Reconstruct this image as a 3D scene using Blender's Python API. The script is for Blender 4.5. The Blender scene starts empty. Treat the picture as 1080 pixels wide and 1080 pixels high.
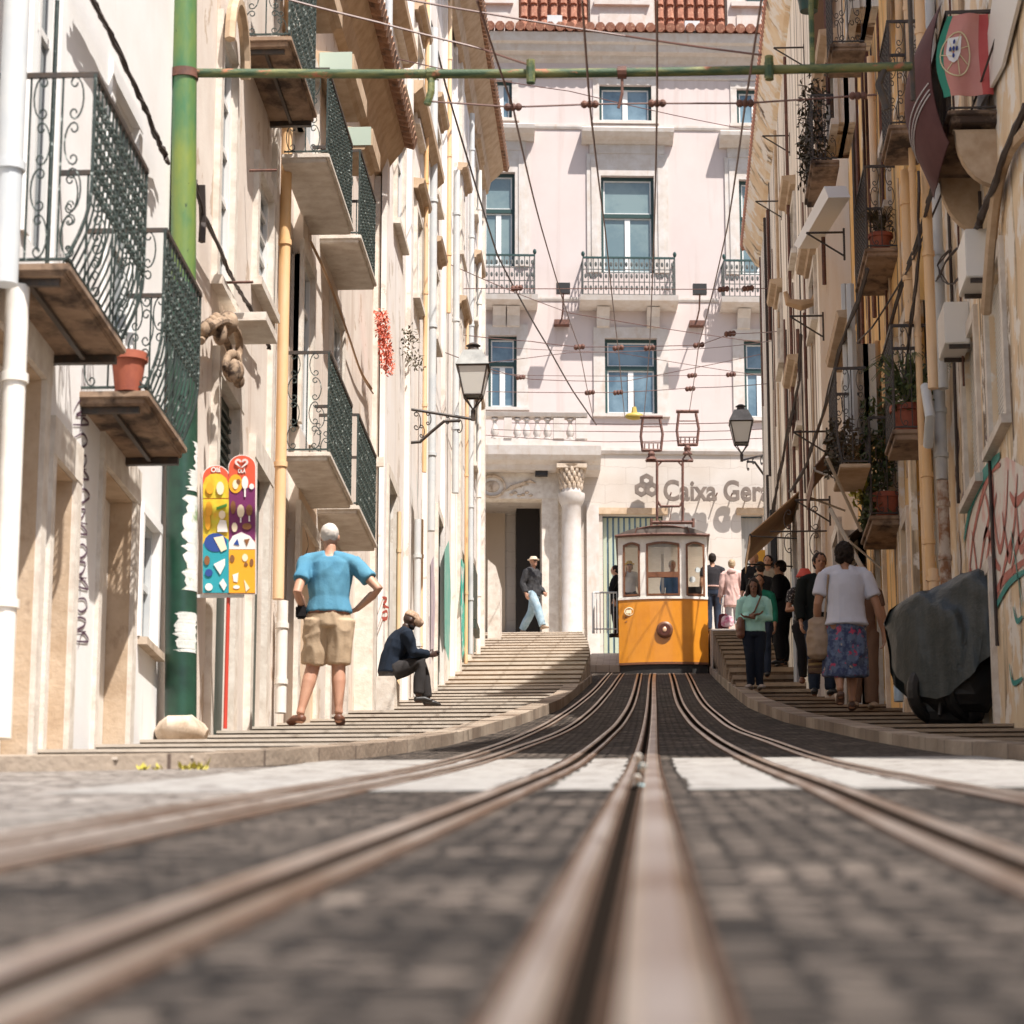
import bpy, bmesh, math, random
from mathutils import Vector, Matrix, noise, Quaternion
random.seed(7)
C = bpy.context.scene
COL = C.collection
V = Vector
# ------------------------------------------------------------- survey maths (pixel of a 1080 frame -> ray from the eye at the origin)
FP = 2900.0
PIT = math.atan(660/FP)
YAW = math.atan(150*math.cos(PIT)/FP)
CF = V((-math.sin(YAW)*math.cos(PIT), math.cos(YAW)*math.cos(PIT), math.sin(PIT)))
CR = V((math.cos(YAW), math.sin(YAW), 0))
CU = CR.cross(CF)
def ray(x, y): return CF + CR*((x-540)/FP) + CU*((540-y)/FP)
def atY(x, y, Y):
    d = ray(x, y); return d*(Y/d.y)
def atX(x, y, X):
    d = ray(x, y); return d*(X/d.x)
GP = [(-40,-6),(-5,-.92),(0,-.19),(9.6,1.21),(12,1.56),(14.8,1.98),(20,2.80),(23.6,3.39),(27.8,4.09),(30.3,4.52),(36.7,5.65),(40.5,6.345),(47.1,7.57),(54.5,8.96),(60,9.98),(66,11.05),(120,14)]
def interp(T, y):
    if y <= T[0][0]: return T[0][1]
    for (a, b), (c, d) in zip(T, T[1:]):
        if y <= c: return b+(d-b)*(y-a)/(c-a)
    return T[-1][1]
def smooth_interp(T, y):
    n = len(T)
    if y <= T[0][0]: return T[0][1]
    if y >= T[-1][0]: return T[-1][1]
    for i in range(n-1):
        if y <= T[i+1][0]:
            sl = lambda k: (T[k+1][1]-T[k][1])/(T[k+1][0]-T[k][0])
            s = sl(i); m0 = (s+sl(i-1))/2 if i > 0 else s; m1 = (s+sl(i+1))/2 if i < n-2 else s
            h = T[i+1][0]-T[i][0]; t = (y-T[i][0])/h
            return (2*t**3-3*t*t+1)*T[i][1]+(t**3-2*t*t+t)*h*m0+(-2*t**3+3*t*t)*T[i+1][1]+(t**3-t*t)*h*m1
def g(y): return smooth_interp(GP, y)
SLT = [(-40,-5.9),(0,-.12),(12,1.62),(14.8,2.045),(20,2.87),(23.6,3.465),(27.8,4.175),(30.3,4.62)]+[(y, z+.12) for y, z in GP[10:12]]+[(44,7.16),(50,8.62),(55.7,9.95),(60,10.93),(61,11.12),(64,11.3),(80,11.6)]
SRT = [(-40,-5.9),(0,-.12),(12,1.62),(14.8,2.045),(20,2.865),(23.6,3.465),(27.8,4.175),(30.3,4.62)]+[(y, z+.12) for y, z in GP[10:11]]+[(39.3,6.25),(57,10.38),(62,11.25),(64,11.3),(80,11.6)]
def SL(y): return smooth_interp(SLT, y)
def SR(y): return smooth_interp(SRT, y)
def sL(y): return SL(y)
# ------------------------------------------------------------- materials
MC = {}
def mat(name, col, rough=.8, col2=None, sc=3, st=(1,1,1), lo=.35, hi=.65, stain=None, stain_sc=(5,5,.5), stain_lo=.55, stain_hi=.75, bump=0, bsc=40, metal=0, det=6, dist=.01, coat=0, spec=None, stain2=None, s2_sc=1.3, s2_lo=.58, s2_hi=.66):
    if name in MC: return MC[name]
    m = bpy.data.materials.new(name); m.use_nodes = True
    nt = m.node_tree; N = nt.nodes; L = nt.links
    b = N['Principled BSDF']
    b.inputs['Roughness'].default_value = rough; b.inputs['Metallic'].default_value = metal
    if coat: b.inputs['Coat Weight'].default_value = coat
    if spec is not None: b.inputs['Specular IOR Level'].default_value = spec
    c4 = lambda c: (c[0], c[1], c[2], 1)
    tc = N.new('ShaderNodeTexCoord')
    def nz(scale, s, d=det):
        mp = N.new('ShaderNodeMapping'); mp.inputs['Scale'].default_value = s
        L.new(tc.outputs['Object'], mp.inputs['Vector'])
        n = N.new('ShaderNodeTexNoise'); n.inputs['Scale'].default_value = scale; n.inputs['Detail'].default_value = d
        n.inputs['Roughness'].default_value = .62
        L.new(mp.outputs[0], n.inputs['Vector']); return n.outputs[0]
    def ramp(fac, a, bb, ca, cb):
        r = N.new('ShaderNodeValToRGB'); r.color_ramp.elements[0].position = a; r.color_ramp.elements[1].position = bb
        r.color_ramp.elements[0].color = ca; r.color_ramp.elements[1].color = cb
        L.new(fac, r.inputs[0]); return r.outputs[0]
    out = None
    if col2 is None: b.inputs['Base Color'].default_value = c4(col)
    else: out = ramp(nz(sc, st), lo, hi, c4(col), c4(col2))
    def over(base, fac, c):
        mx = N.new('ShaderNodeMix'); mx.data_type = 'RGBA'
        L.new(fac, mx.inputs[0])
        if base is None: mx.inputs[6].default_value = c4(col)
        else: L.new(base, mx.inputs[6])
        mx.inputs[7].default_value = c4(c); return mx.outputs[2]
    if stain: out = over(out, ramp(nz(1, stain_sc), stain_lo, stain_hi, (0,0,0,1), (1,1,1,1)), stain)
    if stain2: out = over(out, ramp(nz(s2_sc, (1,1,1)), s2_lo, s2_hi, (0,0,0,1), (1,1,1,1)), stain2)
    if out is not None: L.new(out, b.inputs['Base Color'])
    if bump:
        bp = N.new('ShaderNodeBump'); bp.inputs['Strength'].default_value = bump; bp.inputs['Distance'].default_value = dist
        L.new(nz(bsc, (1,1,1), 4), bp.inputs['Height']); L.new(bp.outputs[0], b.inputs['Normal'])
    MC[name] = m; return m
def brickmat(name, c1, c2, mortar, w, h, scale=1, offs=.5, rough=.85, bump=.6, msize=.02, axes='XY', noise_amt=.5, dark=None):
    if name in MC: return MC[name]
    m = bpy.data.materials.new(name); m.use_nodes = True
    nt = m.node_tree; N = nt.nodes; L = nt.links; b = N['Principled BSDF']; b.inputs['Roughness'].default_value = rough
    tc = N.new('ShaderNodeTexCoord'); sp = N.new('ShaderNodeSeparateXYZ'); cb = N.new('ShaderNodeCombineXYZ')
    L.new(tc.outputs['Object'], sp.inputs[0])
    i = {'X':0,'Y':1,'Z':2}
    wn = N.new('ShaderNodeTexNoise'); wn.inputs['Scale'].default_value = 3; L.new(tc.outputs['Object'], wn.inputs['Vector'])
    mm = N.new('ShaderNodeMath'); mm.operation = 'MULTIPLY_ADD'; mm.inputs[1].default_value = h*.5; L.new(wn.outputs[0], mm.inputs[0]); L.new(sp.outputs[i[axes[1]]], mm.inputs[2])
    L.new(sp.outputs[i[axes[0]]], cb.inputs[0]); L.new(mm.outputs[0], cb.inputs[1])
    t = N.new('ShaderNodeTexBrick'); t.offset = offs; L.new(cb.outputs[0], t.inputs['Vector'])
    t.inputs['Scale'].default_value = scale; t.inputs['Brick Width'].default_value = w; t.inputs['Row Height'].default_value = h
    t.inputs['Mortar Size'].default_value = msize; t.inputs['Mortar Smooth'].default_value = .4
    t.inputs['Color1'].default_value = (*c1,1); t.inputs['Color2'].default_value = (*c2,1); t.inputs['Mortar'].default_value = (*mortar,1)
    n = N.new('ShaderNodeTexNoise'); n.inputs['Scale'].default_value = 1.2; n.inputs['Detail'].default_value = 8; L.new(tc.outputs['Object'], n.inputs['Vector'])
    r = N.new('ShaderNodeValToRGB'); r.color_ramp.elements[0].position = .35; r.color_ramp.elements[1].position = .7
    k = 1-noise_amt; r.color_ramp.elements[0].color = (k,k*.95,k*.9,1); r.color_ramp.elements[1].color = (1,1,1,1)
    L.new(n.outputs[0], r.inputs[0])
    mx = N.new('ShaderNodeMix'); mx.data_type = 'RGBA'; mx.blend_type = 'MULTIPLY'; mx.inputs[0].default_value = 1
    L.new(t.outputs['Color'], mx.inputs[6]); L.new(r.outputs[0], mx.inputs[7]); L.new(mx.outputs[2], b.inputs['Base Color'])
    bp = N.new('ShaderNodeBump'); bp.inputs['Strength'].default_value = bump; bp.inputs['Distance'].default_value = .015
    fn = N.new('ShaderNodeTexNoise'); fn.inputs['Scale'].default_value = 25; L.new(tc.outputs['Object'], fn.inputs['Vector'])
    ad = N.new('ShaderNodeMath'); ad.operation = 'SUBTRACT'; L.new(fn.outputs[0], ad.inputs[0]); L.new(t.outputs['Fac'], ad.inputs[1])
    L.new(ad.outputs[0], bp.inputs['Height']); L.new(bp.outputs[0], b.inputs['Normal'])
    MC[name] = m; return m
M = {}
M['white'] = mat('white plaster', (.84,.82,.80), .85, (.77,.74,.71), sc=1.2, stain=(.55,.48,.42), stain_sc=(3,3,.35), stain_lo=.64, stain_hi=.85, bump=.15, bsc=30)
M['cream'] = mat('cream plaster', (.78,.70,.62), .85, (.66,.56,.48), sc=1.1, stain=(.46,.33,.24), stain_sc=(3.5,3.5,.25), stain_lo=.57, stain_hi=.8, bump=.3, bsc=30, stain2=(.56,.44,.34), s2_sc=1.9, s2_lo=.605, s2_hi=.62)
M['peach'] = mat('peach plaster', (.76,.62,.47), .85, (.70,.50,.33), sc=1.4, stain=(.42,.25,.14), stain_sc=(3.5,3.5,.3), stain_lo=.58, stain_hi=.85, bump=.2, bsc=30)
M['pale'] = mat('pale plaster', (.82,.78,.75), .85, (.74,.66,.58), sc=.8, stain=(.42,.34,.28), stain_sc=(1,1.4,.12), stain_lo=.56, stain_hi=.75, bump=.3, bsc=30, stain2=(.60,.52,.45), s2_sc=1.6, s2_lo=.60, s2_hi=.615)
M['stonew'] = mat('limestone trim', (.74,.68,.60), .85, (.58,.50,.42), sc=6, stain=(.36,.28,.2), stain_sc=(6,6,2), stain_lo=.6, stain_hi=.85, bump=.4, bsc=22)
M['stoneb'] = mat('weathered limestone', (.60,.50,.40), .9, (.40,.30,.21), sc=5, stain=(.2,.13,.08), stain_sc=(6,6,3), stain_lo=.55, stain_hi=.75, bump=.5, bsc=22)
M['facade'] = mat('pink plaster', (.62,.53,.50), .85, (.575,.485,.455), sc=.7, stain=(.44,.34,.30), stain_sc=(2.4,2.4,.16), stain_lo=.56, stain_hi=.85, bump=.08, bsc=20)
M['fstone'] = brickmat('ashlar limestone', (.58,.53,.48), (.555,.50,.45), (.46,.40,.355), 1.1, .48, axes='XZ', msize=.008, noise_amt=.12, bump=.15)
M['ftrim'] = mat('facade limestone trim', (.60,.555,.52), .8, (.52,.455,.40), sc=4, stain=(.48,.36,.27), stain_sc=(6,6,1.2), stain_lo=.58, stain_hi=.8, bump=.2, bsc=20)
M['orange'] = mat('ochre plaster', (.78,.43,.12), .85, (.82,.56,.27), sc=2.2, st=(1,1,.4), stain=(.10,.06,.035), stain_sc=(2,2.4,.22), stain_lo=.53, stain_hi=.64, bump=.3, bsc=25, stain2=(.72,.62,.5), s2_sc=2.5)
M['rcream'] = mat('flaking cream plaster', (.80,.66,.47), .85, (.70,.50,.30), sc=2, st=(1,1,.5), stain=(.11,.07,.045), stain_sc=(2,2.6,.25), stain_lo=.54, stain_hi=.66, bump=.3, bsc=25, stain2=(.82,.76,.68), s2_sc=2.2, s2_lo=.5, s2_hi=.56)
M['rwhite'] = mat('streaked lime wall', (.90,.84,.755), .85, (.82,.72,.58), sc=2, st=(2.4,2.4,.3), stain=(.17,.10,.06), stain_sc=(1,2.6,.10), stain_lo=.52, stain_hi=.60, bump=.3, bsc=18)
M['tile'] = mat('terracotta tile', (.36,.15,.09), .8, (.25,.10,.06), sc=8, stain=(.6,.34,.22), stain_sc=(14,14,14), stain_lo=.55, stain_hi=.7, bump=.3, bsc=30)
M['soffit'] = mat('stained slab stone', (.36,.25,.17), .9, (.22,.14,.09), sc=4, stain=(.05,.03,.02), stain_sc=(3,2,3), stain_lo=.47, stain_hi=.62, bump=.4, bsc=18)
M['iron'] = mat('black iron', (.035,.032,.03), .55, (.07,.045,.03), sc=20)
M['giron'] = mat('glint flecked green painted iron', (.016,.026,.023), .5, (.04,.058,.05), sc=18, stain=(.40,.44,.41), stain_sc=(24,24,24), stain_lo=.60, stain_hi=.68, bump=.2, bsc=60)  # pale flecks are glints painted onto the dark iron
M['rust'] = mat('rusty iron', (.17,.07,.045), .7, (.09,.04,.03), sc=16, bump=.2)
M['gpole'] = mat('green enamel', (.035,.15,.07), .35, (.19,.24,.045), sc=1.6, st=(1,1,.35), lo=.42, hi=.6, stain=(.03,.05,.02), stain_sc=(14,14,10), stain_lo=.66, stain_hi=.72, coat=.3)
M['gbar'] = mat('mossy green bar', (.16,.165,.055), .6, (.035,.07,.028), sc=2.5, st=(1.2,6,6), lo=.42, hi=.58, stain=(.35,.13,.06), stain_sc=(6,10,10), stain_lo=.6, stain_hi=.68, bump=.4, bsc=50)
M['dgreen'] = mat('dark green enamel', (.012,.035,.024), .35, (.02,.07,.042), sc=5)
M['greypipe'] = mat('grey pipe paint', (.50,.52,.53), .5, (.60,.60,.58), sc=3)
M['opipe'] = mat('ochre pipe paint', (.72,.44,.20), .5, (.78,.56,.36), sc=2, st=(1,1,.3), stain=(.2,.12,.08), stain_sc=(10,10,3), stain_lo=.65, stain_hi=.75)
M['webrust'] = mat('dark rail grime', (.05,.032,.022), .9, (.09,.05,.032), sc=9, spec=.1)
M['gap'] = mat('groove shade', (.012,.009,.007), 1, spec=0)  # matte dark strip stands in for the shaded depth of the grooves
M['clay'] = mat('old clay tile', (.36,.20,.12), .85, (.24,.13,.08), sc=7, stain=(.10,.06,.04), stain_sc=(9,5,9), stain_lo=.52, stain_hi=.66)
M['gframe'] = mat('dark green joinery', (.018,.05,.045), .45)
M['wframe'] = mat('white joinery', (.72,.70,.67), .5)
M['glass'] = mat('window glass', (.10,.20,.22), .08, (.16,.28,.30), sc=1.2, lo=.4, hi=.6, spec=.8)
M['dglass'] = mat('dark window glass', (.03,.05,.065), .08, (.07,.10,.12), sc=1.5, spec=.8)
M['dark'] = mat('dark interior', (.018,.014,.012), .9)
M['doorg'] = mat('green door paint', (.02,.07,.05), .4)
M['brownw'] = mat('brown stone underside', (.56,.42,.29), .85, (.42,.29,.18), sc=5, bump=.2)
M['shutter'] = mat('white roller shutter', (.72,.69,.64), .5)
M['ac'] = mat('off white casing', (.76,.73,.68), .45)
M['terra'] = mat('terracotta pot', (.38,.10,.05), .7, (.28,.07,.04), sc=8)
M['leaf'] = mat('leaf green', (.06,.10,.03), .6, (.12,.13,.04), sc=12)
M['dleaf'] = mat('dry leaf', (.10,.06,.03), .7, (.05,.05,.02), sc=12)
M['yleaf'] = mat('yellow green leaf', (.42,.36,.05), .6)
M['redfl'] = mat('red blossom', (.60,.08,.05), .7, (.75,.25,.15), sc=30)
M['door_dark'] = mat('dark green painted door', (.012,.028,.022), .5, (.03,.05,.04), sc=3, st=(1,4,.5))
M['concrete'] = mat('pavement limestone', (.62,.53,.42), .9, (.50,.40,.30), sc=5, stain=(.30,.2,.13), stain_sc=(7,7,7), stain_lo=.6, stain_hi=.75, bump=.4, bsc=30)
M['cable'] = mat('cable sheath', (.05,.035,.03), .7)
M['wire'] = mat('copper wire', (.13,.06,.045), .5)
M['yellow'] = mat('yellow tram paint', (.70,.27,.018), .32, (.60,.215,.014), sc=1.6, coat=.4, spec=.5, stain=(.25,.11,.02), stain_sc=(9,9,1.2), stain_lo=.66, stain_hi=.8)
M['twhite'] = mat('tram white paint', (.82,.78,.72), .4, (.72,.67,.60), sc=7)
M['twood'] = mat('varnished wood', (.20,.08,.035), .4, (.13,.05,.024), sc=8, st=(1,1,6))
M['troof'] = mat('grey brown roof canvas', (.16,.13,.11), .7, (.10,.075,.06), sc=5)
M['black'] = mat('black paint', (.015,.013,.012), .5)
M['steel'] = mat('worn rail steel', (.50,.42,.36), .30, (.24,.15,.10), sc=2.5, st=(1,.25,1), metal=.75, stain=(.12,.06,.035), stain_sc=(9,1.5,3), stain_lo=.58, stain_hi=.75, bump=.15, bsc=60)
M['kerb'] = brickmat('kerb stone', (.44,.36,.28), (.27,.20,.145), (.12,.08,.06), .9, 3.0, axes='YX', msize=.012, bump=.6, noise_amt=.45)
# ------------------------------------------------------------- meshes
class Fr:
    def __init__(s, o, u, v, w): s.o, s.u, s.v, s.w = V(o), V(u), V(v), V(w)
    def __call__(s, u, v, w=0): return s.o+s.u*u+s.v*v+s.w*w
W0 = Fr((0,0,0), (1,0,0), (0,1,0), (0,0,1))
def LF(X): return Fr((X,0,0), (0,1,0), (0,0,1), (1,0,0))
def RF(X): return Fr((X,0,0), (0,1,0), (0,0,1), (-1,0,0))
class MB:
    def __init__(s): s.v = []; s.f = []; s.flat = False
    def add(s, vs, fs):
        n = len(s.v); s.v += [V(p) for p in vs]; s.f += [tuple(i+n for i in f) for f in fs]; return s
    def quad(s, a, b, c, d): return s.add([a,b,c,d], [(0,1,2,3)])
    def box(s, fr, u0, u1, v0, v1, w0, w1):
        P = [fr(u,v,w) for w in (w0,w1) for v in (v0,v1) for u in (u0,u1)]
        return s.add(P, [(0,2,3,1),(4,5,7,6),(0,1,5,4),(2,6,7,3),(0,4,6,2),(1,3,7,5)])
    def prism(s, pts, d):   # polygon of 3D points pushed along vector d
        n = len(pts); d = V(d)
        return s.add([V(p) for p in pts]+[V(p)+d for p in pts], [tuple(range(n))[::-1], tuple(range(n,2*n))]+[(i,(i+1)%n,(i+1)%n+n,i+n) for i in range(n)])
    def profile(s, fr, prof, u0, u1):   # prof: closed list (v,w) extruded along u
        return s.prism([fr(u0,v,w) for v,w in prof], fr(u1,0,0)-fr(u0,0,0))
    def tube(s, pts, r, n=6, cap=True, flat=None):
        pts = [V(p) for p in pts]; base = len(s.v); up = None; m = len(pts)
        for i, p in enumerate(pts):
            t = (pts[min(i+1,m-1)]-pts[max(i-1,0)])
            if t.length < 1e-9: t = V((0,0,1))
            t.normalize()
            if up is None:
                up = V((0,0,1)) if abs(t.z) < .9 else V((1,0,0))
            a = (up-t*up.dot(t)); a.normalize(); b = t.cross(a); up = a
            rr = r[i] if isinstance(r, (list,tuple)) else r
            for k in range(n):
                q = 2*math.pi*(k+.5)/n
                s.v.append(p+a*(math.cos(q)*rr)+b*(math.sin(q)*rr))
        for i in range(m-1):
            for k in range(n):
                s.f.append((base+i*n+k, base+i*n+(k+1)%n, base+(i+1)*n+(k+1)%n, base+(i+1)*n+k))
        if cap:
            s.f.append(tuple(base+k for k in range(n))[::-1]); s.f.append(tuple(base+(m-1)*n+k for k in range(n)))
        return s
    def loft(s, rings, right=(1,0,0), n=16):   # rings: (centre, rx, ry)
        pts = [V(r[0]) for r in rings]; m = len(rings); right = V(right)
        ext = []
        t0 = (pts[0]-pts[1]).normalized(); t1 = (pts[-1]-pts[-2]).normalized()
        r0 = min(rings[0][1], rings[0][2]); r1 = min(rings[-1][1], rings[-1][2])
        k1, k2 = (.06,.93) if s.flat else (.55,.55)
        seq = [(pts[0]+t0*r0*k1, rings[0][1]*k2, rings[0][2]*k2)]+[(pts[i], rings[i][1], rings[i][2]) for i in range(m)]+[(pts[-1]+t1*r1*k1, rings[-1][1]*k2, rings[-1][2]*k2)]
        base = len(s.v); M_ = len(seq)
        for i, (c, rx, ry) in enumerate(seq):
            t = (seq[min(i+1,M_-1)][0]-seq[max(i-1,0)][0]).normalized()
            a = right-t*right.dot(t)
            if a.length < .1: a = V((0,1,0))-t*t.y
            a.normalize(); b = t.cross(a)
            for k in range(n):
                q = 2*math.pi*k/n; s.v.append(c+a*(math.cos(q)*rx)+b*(math.sin(q)*ry))
        for i in range(M_-1):
            for k in range(n): s.f.append((base+i*n+k, base+i*n+(k+1)%n, base+(i+1)*n+(k+1)%n, base+(i+1)*n+k))
        s.f.append(tuple(base+k for k in range(n))[::-1]); s.f.append(tuple(base+(M_-1)*n+k for k in range(n)))
        return s
    def ell(s, c, rx, ry, rz, R=None, nu=14, nv=9):
        c = V(c); base = len(s.v)
        def P(p): return c+(R @ V(p) if R else V(p))
        s.v.append(P((0,0,-rz)))
        for j in range(1, nv):
            a = -math.pi/2+math.pi*j/nv
            for k in range(nu):
                q = 2*math.pi*k/nu; s.v.append(P((rx*math.cos(a)*math.cos(q), ry*math.cos(a)*math.sin(q), rz*math.sin(a))))
        s.v.append(P((0,0,rz))); top = len(s.v)-1
        for k in range(nu): s.f.append((base, base+1+(k+1)%nu, base+1+k))
        for j in range(nv-2):
            for k in range(nu):
                a = base+1+j*nu; s.f.append((a+k, a+(k+1)%nu, a+nu+(k+1)%nu, a+nu+k))
        a = base+1+(nv-2)*nu
        for k in range(nu): s.f.append((a+k, a+(k+1)%nu, top))
        return s
    def disc(s, c, r, ax, t, n=20):
        ax = V(ax).normalized(); return s.tube([V(c), V(c)+ax*t], r, n)
    def mesh(s, name, off=V((0,0,0)), smooth=False):
        me = bpy.data.meshes.new(name); me.from_pydata([tuple(p-off) for p in s.v], [], s.f); me.update()
        if smooth:
            me.polygons.foreach_set('use_smooth', [True]*len(me.polygons))
        return me
    def build(s, name, m, parent=None, smooth=False, local=False, bevel=0):
        off = V((0,0,0))
        if parent is not None and not local:
            p = parent
            while p is not None: off = off+V(p.location); p = p.parent
        me = s.mesh(name, off, smooth)
        bm = bmesh.new(); bm.from_mesh(me); bmesh.ops.recalc_face_normals(bm, faces=bm.faces)
        if bevel: bmesh.ops.bevel(bm, geom=bm.edges[:], offset=bevel, segments=2, affect='EDGES', clamp_overlap=True)
        bm.to_mesh(me); bm.free()
        if smooth:
            try: me.set_sharp_from_angle(angle=math.radians(40))
            except Exception: pass
        me.materials.append(m if not isinstance(m, str) else M[m])
        o = bpy.data.objects.new(name, me); COL.objects.link(o)
        if parent is not None: o.parent = parent
        return o
def tag(o, label, cat, group=None):
    o['label'] = label; o['category'] = cat
    if group: o['group'] = group
    return o
def thing(name, label, cat, loc=(0,0,0), rz=0, group=None):
    o = bpy.data.objects.new(name, None); COL.objects.link(o); o.location = loc; o.rotation_euler = (0,0,rz)
    o.empty_display_size = .2
    return tag(o, label, cat, group)
def struct(name, mb, m, smooth=False):
    o = mb.build(name, m, None, smooth); o['kind'] = 'structure'; return o
def solo(name, mb, m, label, cat, group=None, smooth=False):
    # a thing that is one mesh: its origin goes to its base
    zs = min(p.z for p in mb.v); cx = sum(p.x for p in mb.v)/len(mb.v); cy = sum(p.y for p in mb.v)/len(mb.v)
    off = V((cx,cy,zs)); mb.v = [p-off for p in mb.v]
    o = mb.build(name, m, None, smooth); o.location = off
    return tag(o, label, cat, group)

def clearmat():
    m = bpy.data.materials.new('clear glazing'); m.use_nodes = True; nt = m.node_tree; N = nt.nodes; L = nt.links
    N.remove(N['Principled BSDF']); t = N.new('ShaderNodeBsdfTransparent'); gl = N.new('ShaderNodeBsdfGlossy'); gl.inputs['Roughness'].default_value = .05
    mx = N.new('ShaderNodeMixShader'); fr = N.new('ShaderNodeFresnel'); fr.inputs[0].default_value = 1.5
    t.inputs[0].default_value = (.86,.88,.86,1); L.new(fr.outputs[0], mx.inputs[0]); L.new(t.outputs[0], mx.inputs[1]); L.new(gl.outputs[0], mx.inputs[2]); L.new(mx.outputs[0], N['Material Output'].inputs[0]); return m
M['clear'] = clearmat()
EXPO = .88
# ------------------------------------------------------------- world, sun, camera
w = bpy.data.worlds.new('World'); C.world = w; w.use_nodes = True
nt = w.node_tree; bg = nt.nodes['Background']; sky = nt.nodes.new('ShaderNodeTexSky'); sky.sky_type = 'NISHITA'; sky.sun_disc = False
SUND = V((-.86, 1.0, -2.35))
sky.sun_elevation = math.atan2(-SUND.z, math.hypot(SUND.x, SUND.y)); sky.sun_rotation = math.atan2(-SUND.x, -SUND.y)
sky.dust_density = 2.0
nt.links.new(sky.outputs[0], bg.inputs[0]); bg.inputs[1].default_value = .09
sl = bpy.data.lights.new('sun', 'SUN'); sl.energy = 4.6; sl.angle = math.radians(.5); sl.color = (1,.955,.90)
so = bpy.data.objects.new('sun', sl); COL.objects.link(so); so.rotation_euler = SUND.to_track_quat('-Z','Y').to_euler()
cam = bpy.data.cameras.new('camera'); co = bpy.data.objects.new('camera', cam); COL.objects.link(co); C.camera = co
co.matrix_world = Matrix((( CR.x, CU.x, -CF.x, 0),(CR.y, CU.y, -CF.y, 0),(CR.z, CU.z, -CF.z, 0),(0,0,0,1)))
cam.sensor_width = 36; cam.lens = 36*FP/1080; cam.clip_start = .05; cam.clip_end = 2000
cam.dof.use_dof = True; cam.dof.focus_distance = 38; cam.dof.aperture_fstop = 4.6
vs = C.view_settings; vs.view_transform = 'Standard'; vs.look = 'None'; vs.exposure = EXPO; vs.gamma = 1
# ------------------------------------------------------------- ground
def cobblemat(name, dark, light, joint, sc=8.5, big=(.35,1.7), rough=.75, spec=.3):
    m = bpy.data.materials.new(name); m.use_nodes = True; nt = m.node_tree; N = nt.nodes; L = nt.links; b = N['Principled BSDF']
    b.inputs['Roughness'].default_value = rough; b.inputs['Specular IOR Level'].default_value = spec
    tc = N.new('ShaderNodeTexCoord'); mp = N.new('ShaderNodeMapping'); mp.inputs['Scale'].default_value = (1,1.15,.001); L.new(tc.outputs['Object'], mp.inputs[0])
    v = N.new('ShaderNodeTexVoronoi'); v.inputs['Scale'].default_value = sc; v.inputs['Randomness'].default_value = .55; L.new(mp.outputs[0], v.inputs['Vector'])
    e = N.new('ShaderNodeTexVoronoi'); e.feature = 'DISTANCE_TO_EDGE'; e.inputs['Scale'].default_value = sc; e.inputs['Randomness'].default_value = .55; L.new(mp.outputs[0], e.inputs['Vector'])
    sp = N.new('ShaderNodeSeparateColor'); L.new(v.outputs['Color'], sp.inputs[0])
    r = N.new('ShaderNodeValToRGB'); cr = r.color_ramp; cr.elements[0].color = (*dark,1); cr.elements[1].color = (*light,1); cr.elements[0].position = .1; cr.elements[1].position = .95; L.new(sp.outputs[0], r.inputs[0])
    n = N.new('ShaderNodeTexNoise'); n.inputs['Scale'].default_value = 1.9; n.inputs['Detail'].default_value = 7; L.new(mp.outputs[0], n.inputs['Vector'])
    mr = N.new('ShaderNodeMapRange'); mr.inputs['From Min'].default_value = .36; mr.inputs['From Max'].default_value = .66; mr.inputs['To Min'].default_value = big[0]; mr.inputs['To Max'].default_value = big[1]; L.new(n.outputs[0], mr.inputs['Value'])
    vm = N.new('ShaderNodeVectorMath'); vm.operation = 'SCALE'; L.new(r.outputs[0], vm.inputs[0]); L.new(mr.outputs[0], vm.inputs['Scale'])
    er = N.new('ShaderNodeMapRange'); er.inputs['From Min'].default_value = .03; er.inputs['From Max'].default_value = .13; L.new(e.outputs['Distance'], er.inputs['Value'])
    mx = N.new('ShaderNodeMix'); mx.data_type = 'RGBA'; mx.inputs[6].default_value = (*joint,1); L.new(er.outputs[0], mx.inputs[0]); L.new(vm.outputs[0], mx.inputs[7]); L.new(mx.outputs[2], b.inputs['Base Color'])
    f = N.new('ShaderNodeTexNoise'); f.inputs['Scale'].default_value = 30; L.new(tc.outputs['Object'], f.inputs['Vector'])
    ma = N.new('ShaderNodeMath'); ma.operation = 'MULTIPLY_ADD'; ma.inputs[1].default_value = .35; L.new(f.outputs[0], ma.inputs[0]); L.new(er.outputs[0], ma.inputs[2])
    ms = N.new('ShaderNodeMath'); ms.operation = 'MULTIPLY_ADD'; ms.inputs[1].default_value = .6; L.new(sp.outputs[1], ms.inputs[0]); L.new(ma.outputs[0], ms.inputs[2])
    bp = N.new('ShaderNodeBump'); bp.inputs['Strength'].default_value = 1; bp.inputs['Distance'].default_value = .02; L.new(ms.outputs[0], bp.inputs['Height']); L.new(bp.outputs[0], b.inputs['Normal'])
    return m
cobble = cobblemat('basalt setts', (.030,.023,.018), (.135,.107,.086), (.012,.009,.007), 16, (.4,1.55), rough=.85, spec=.18)
calc = brickmat('limestone calcada', (.42,.35,.275), (.36,.29,.22), (.29,.225,.165), .5, .11, axes='XY', msize=.010, bump=.7, noise_amt=.35)
plz = brickmat('plaza paving', (.62,.56,.48), (.52,.46,.38), (.3,.25,.2), .3, .3, axes='XY', msize=.008, bump=.3, noise_amt=.25)
mb = MB()
ys = [-40]+[y*.5 for y in range(-10,134)]+[75,120]
xs = [-60,-30,-12,-6,-4,-1.3,1.5,4,6,12,30,60]
for i in range(len(ys)-1):
    for j in range(len(xs)-1):
        a,b,c,d = xs[j],xs[j+1],ys[i],ys[i+1]
        mb.quad((a,c,g(c)),(b,c,g(c)),(b,d,g(d)),(a,d,g(d)))
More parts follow.
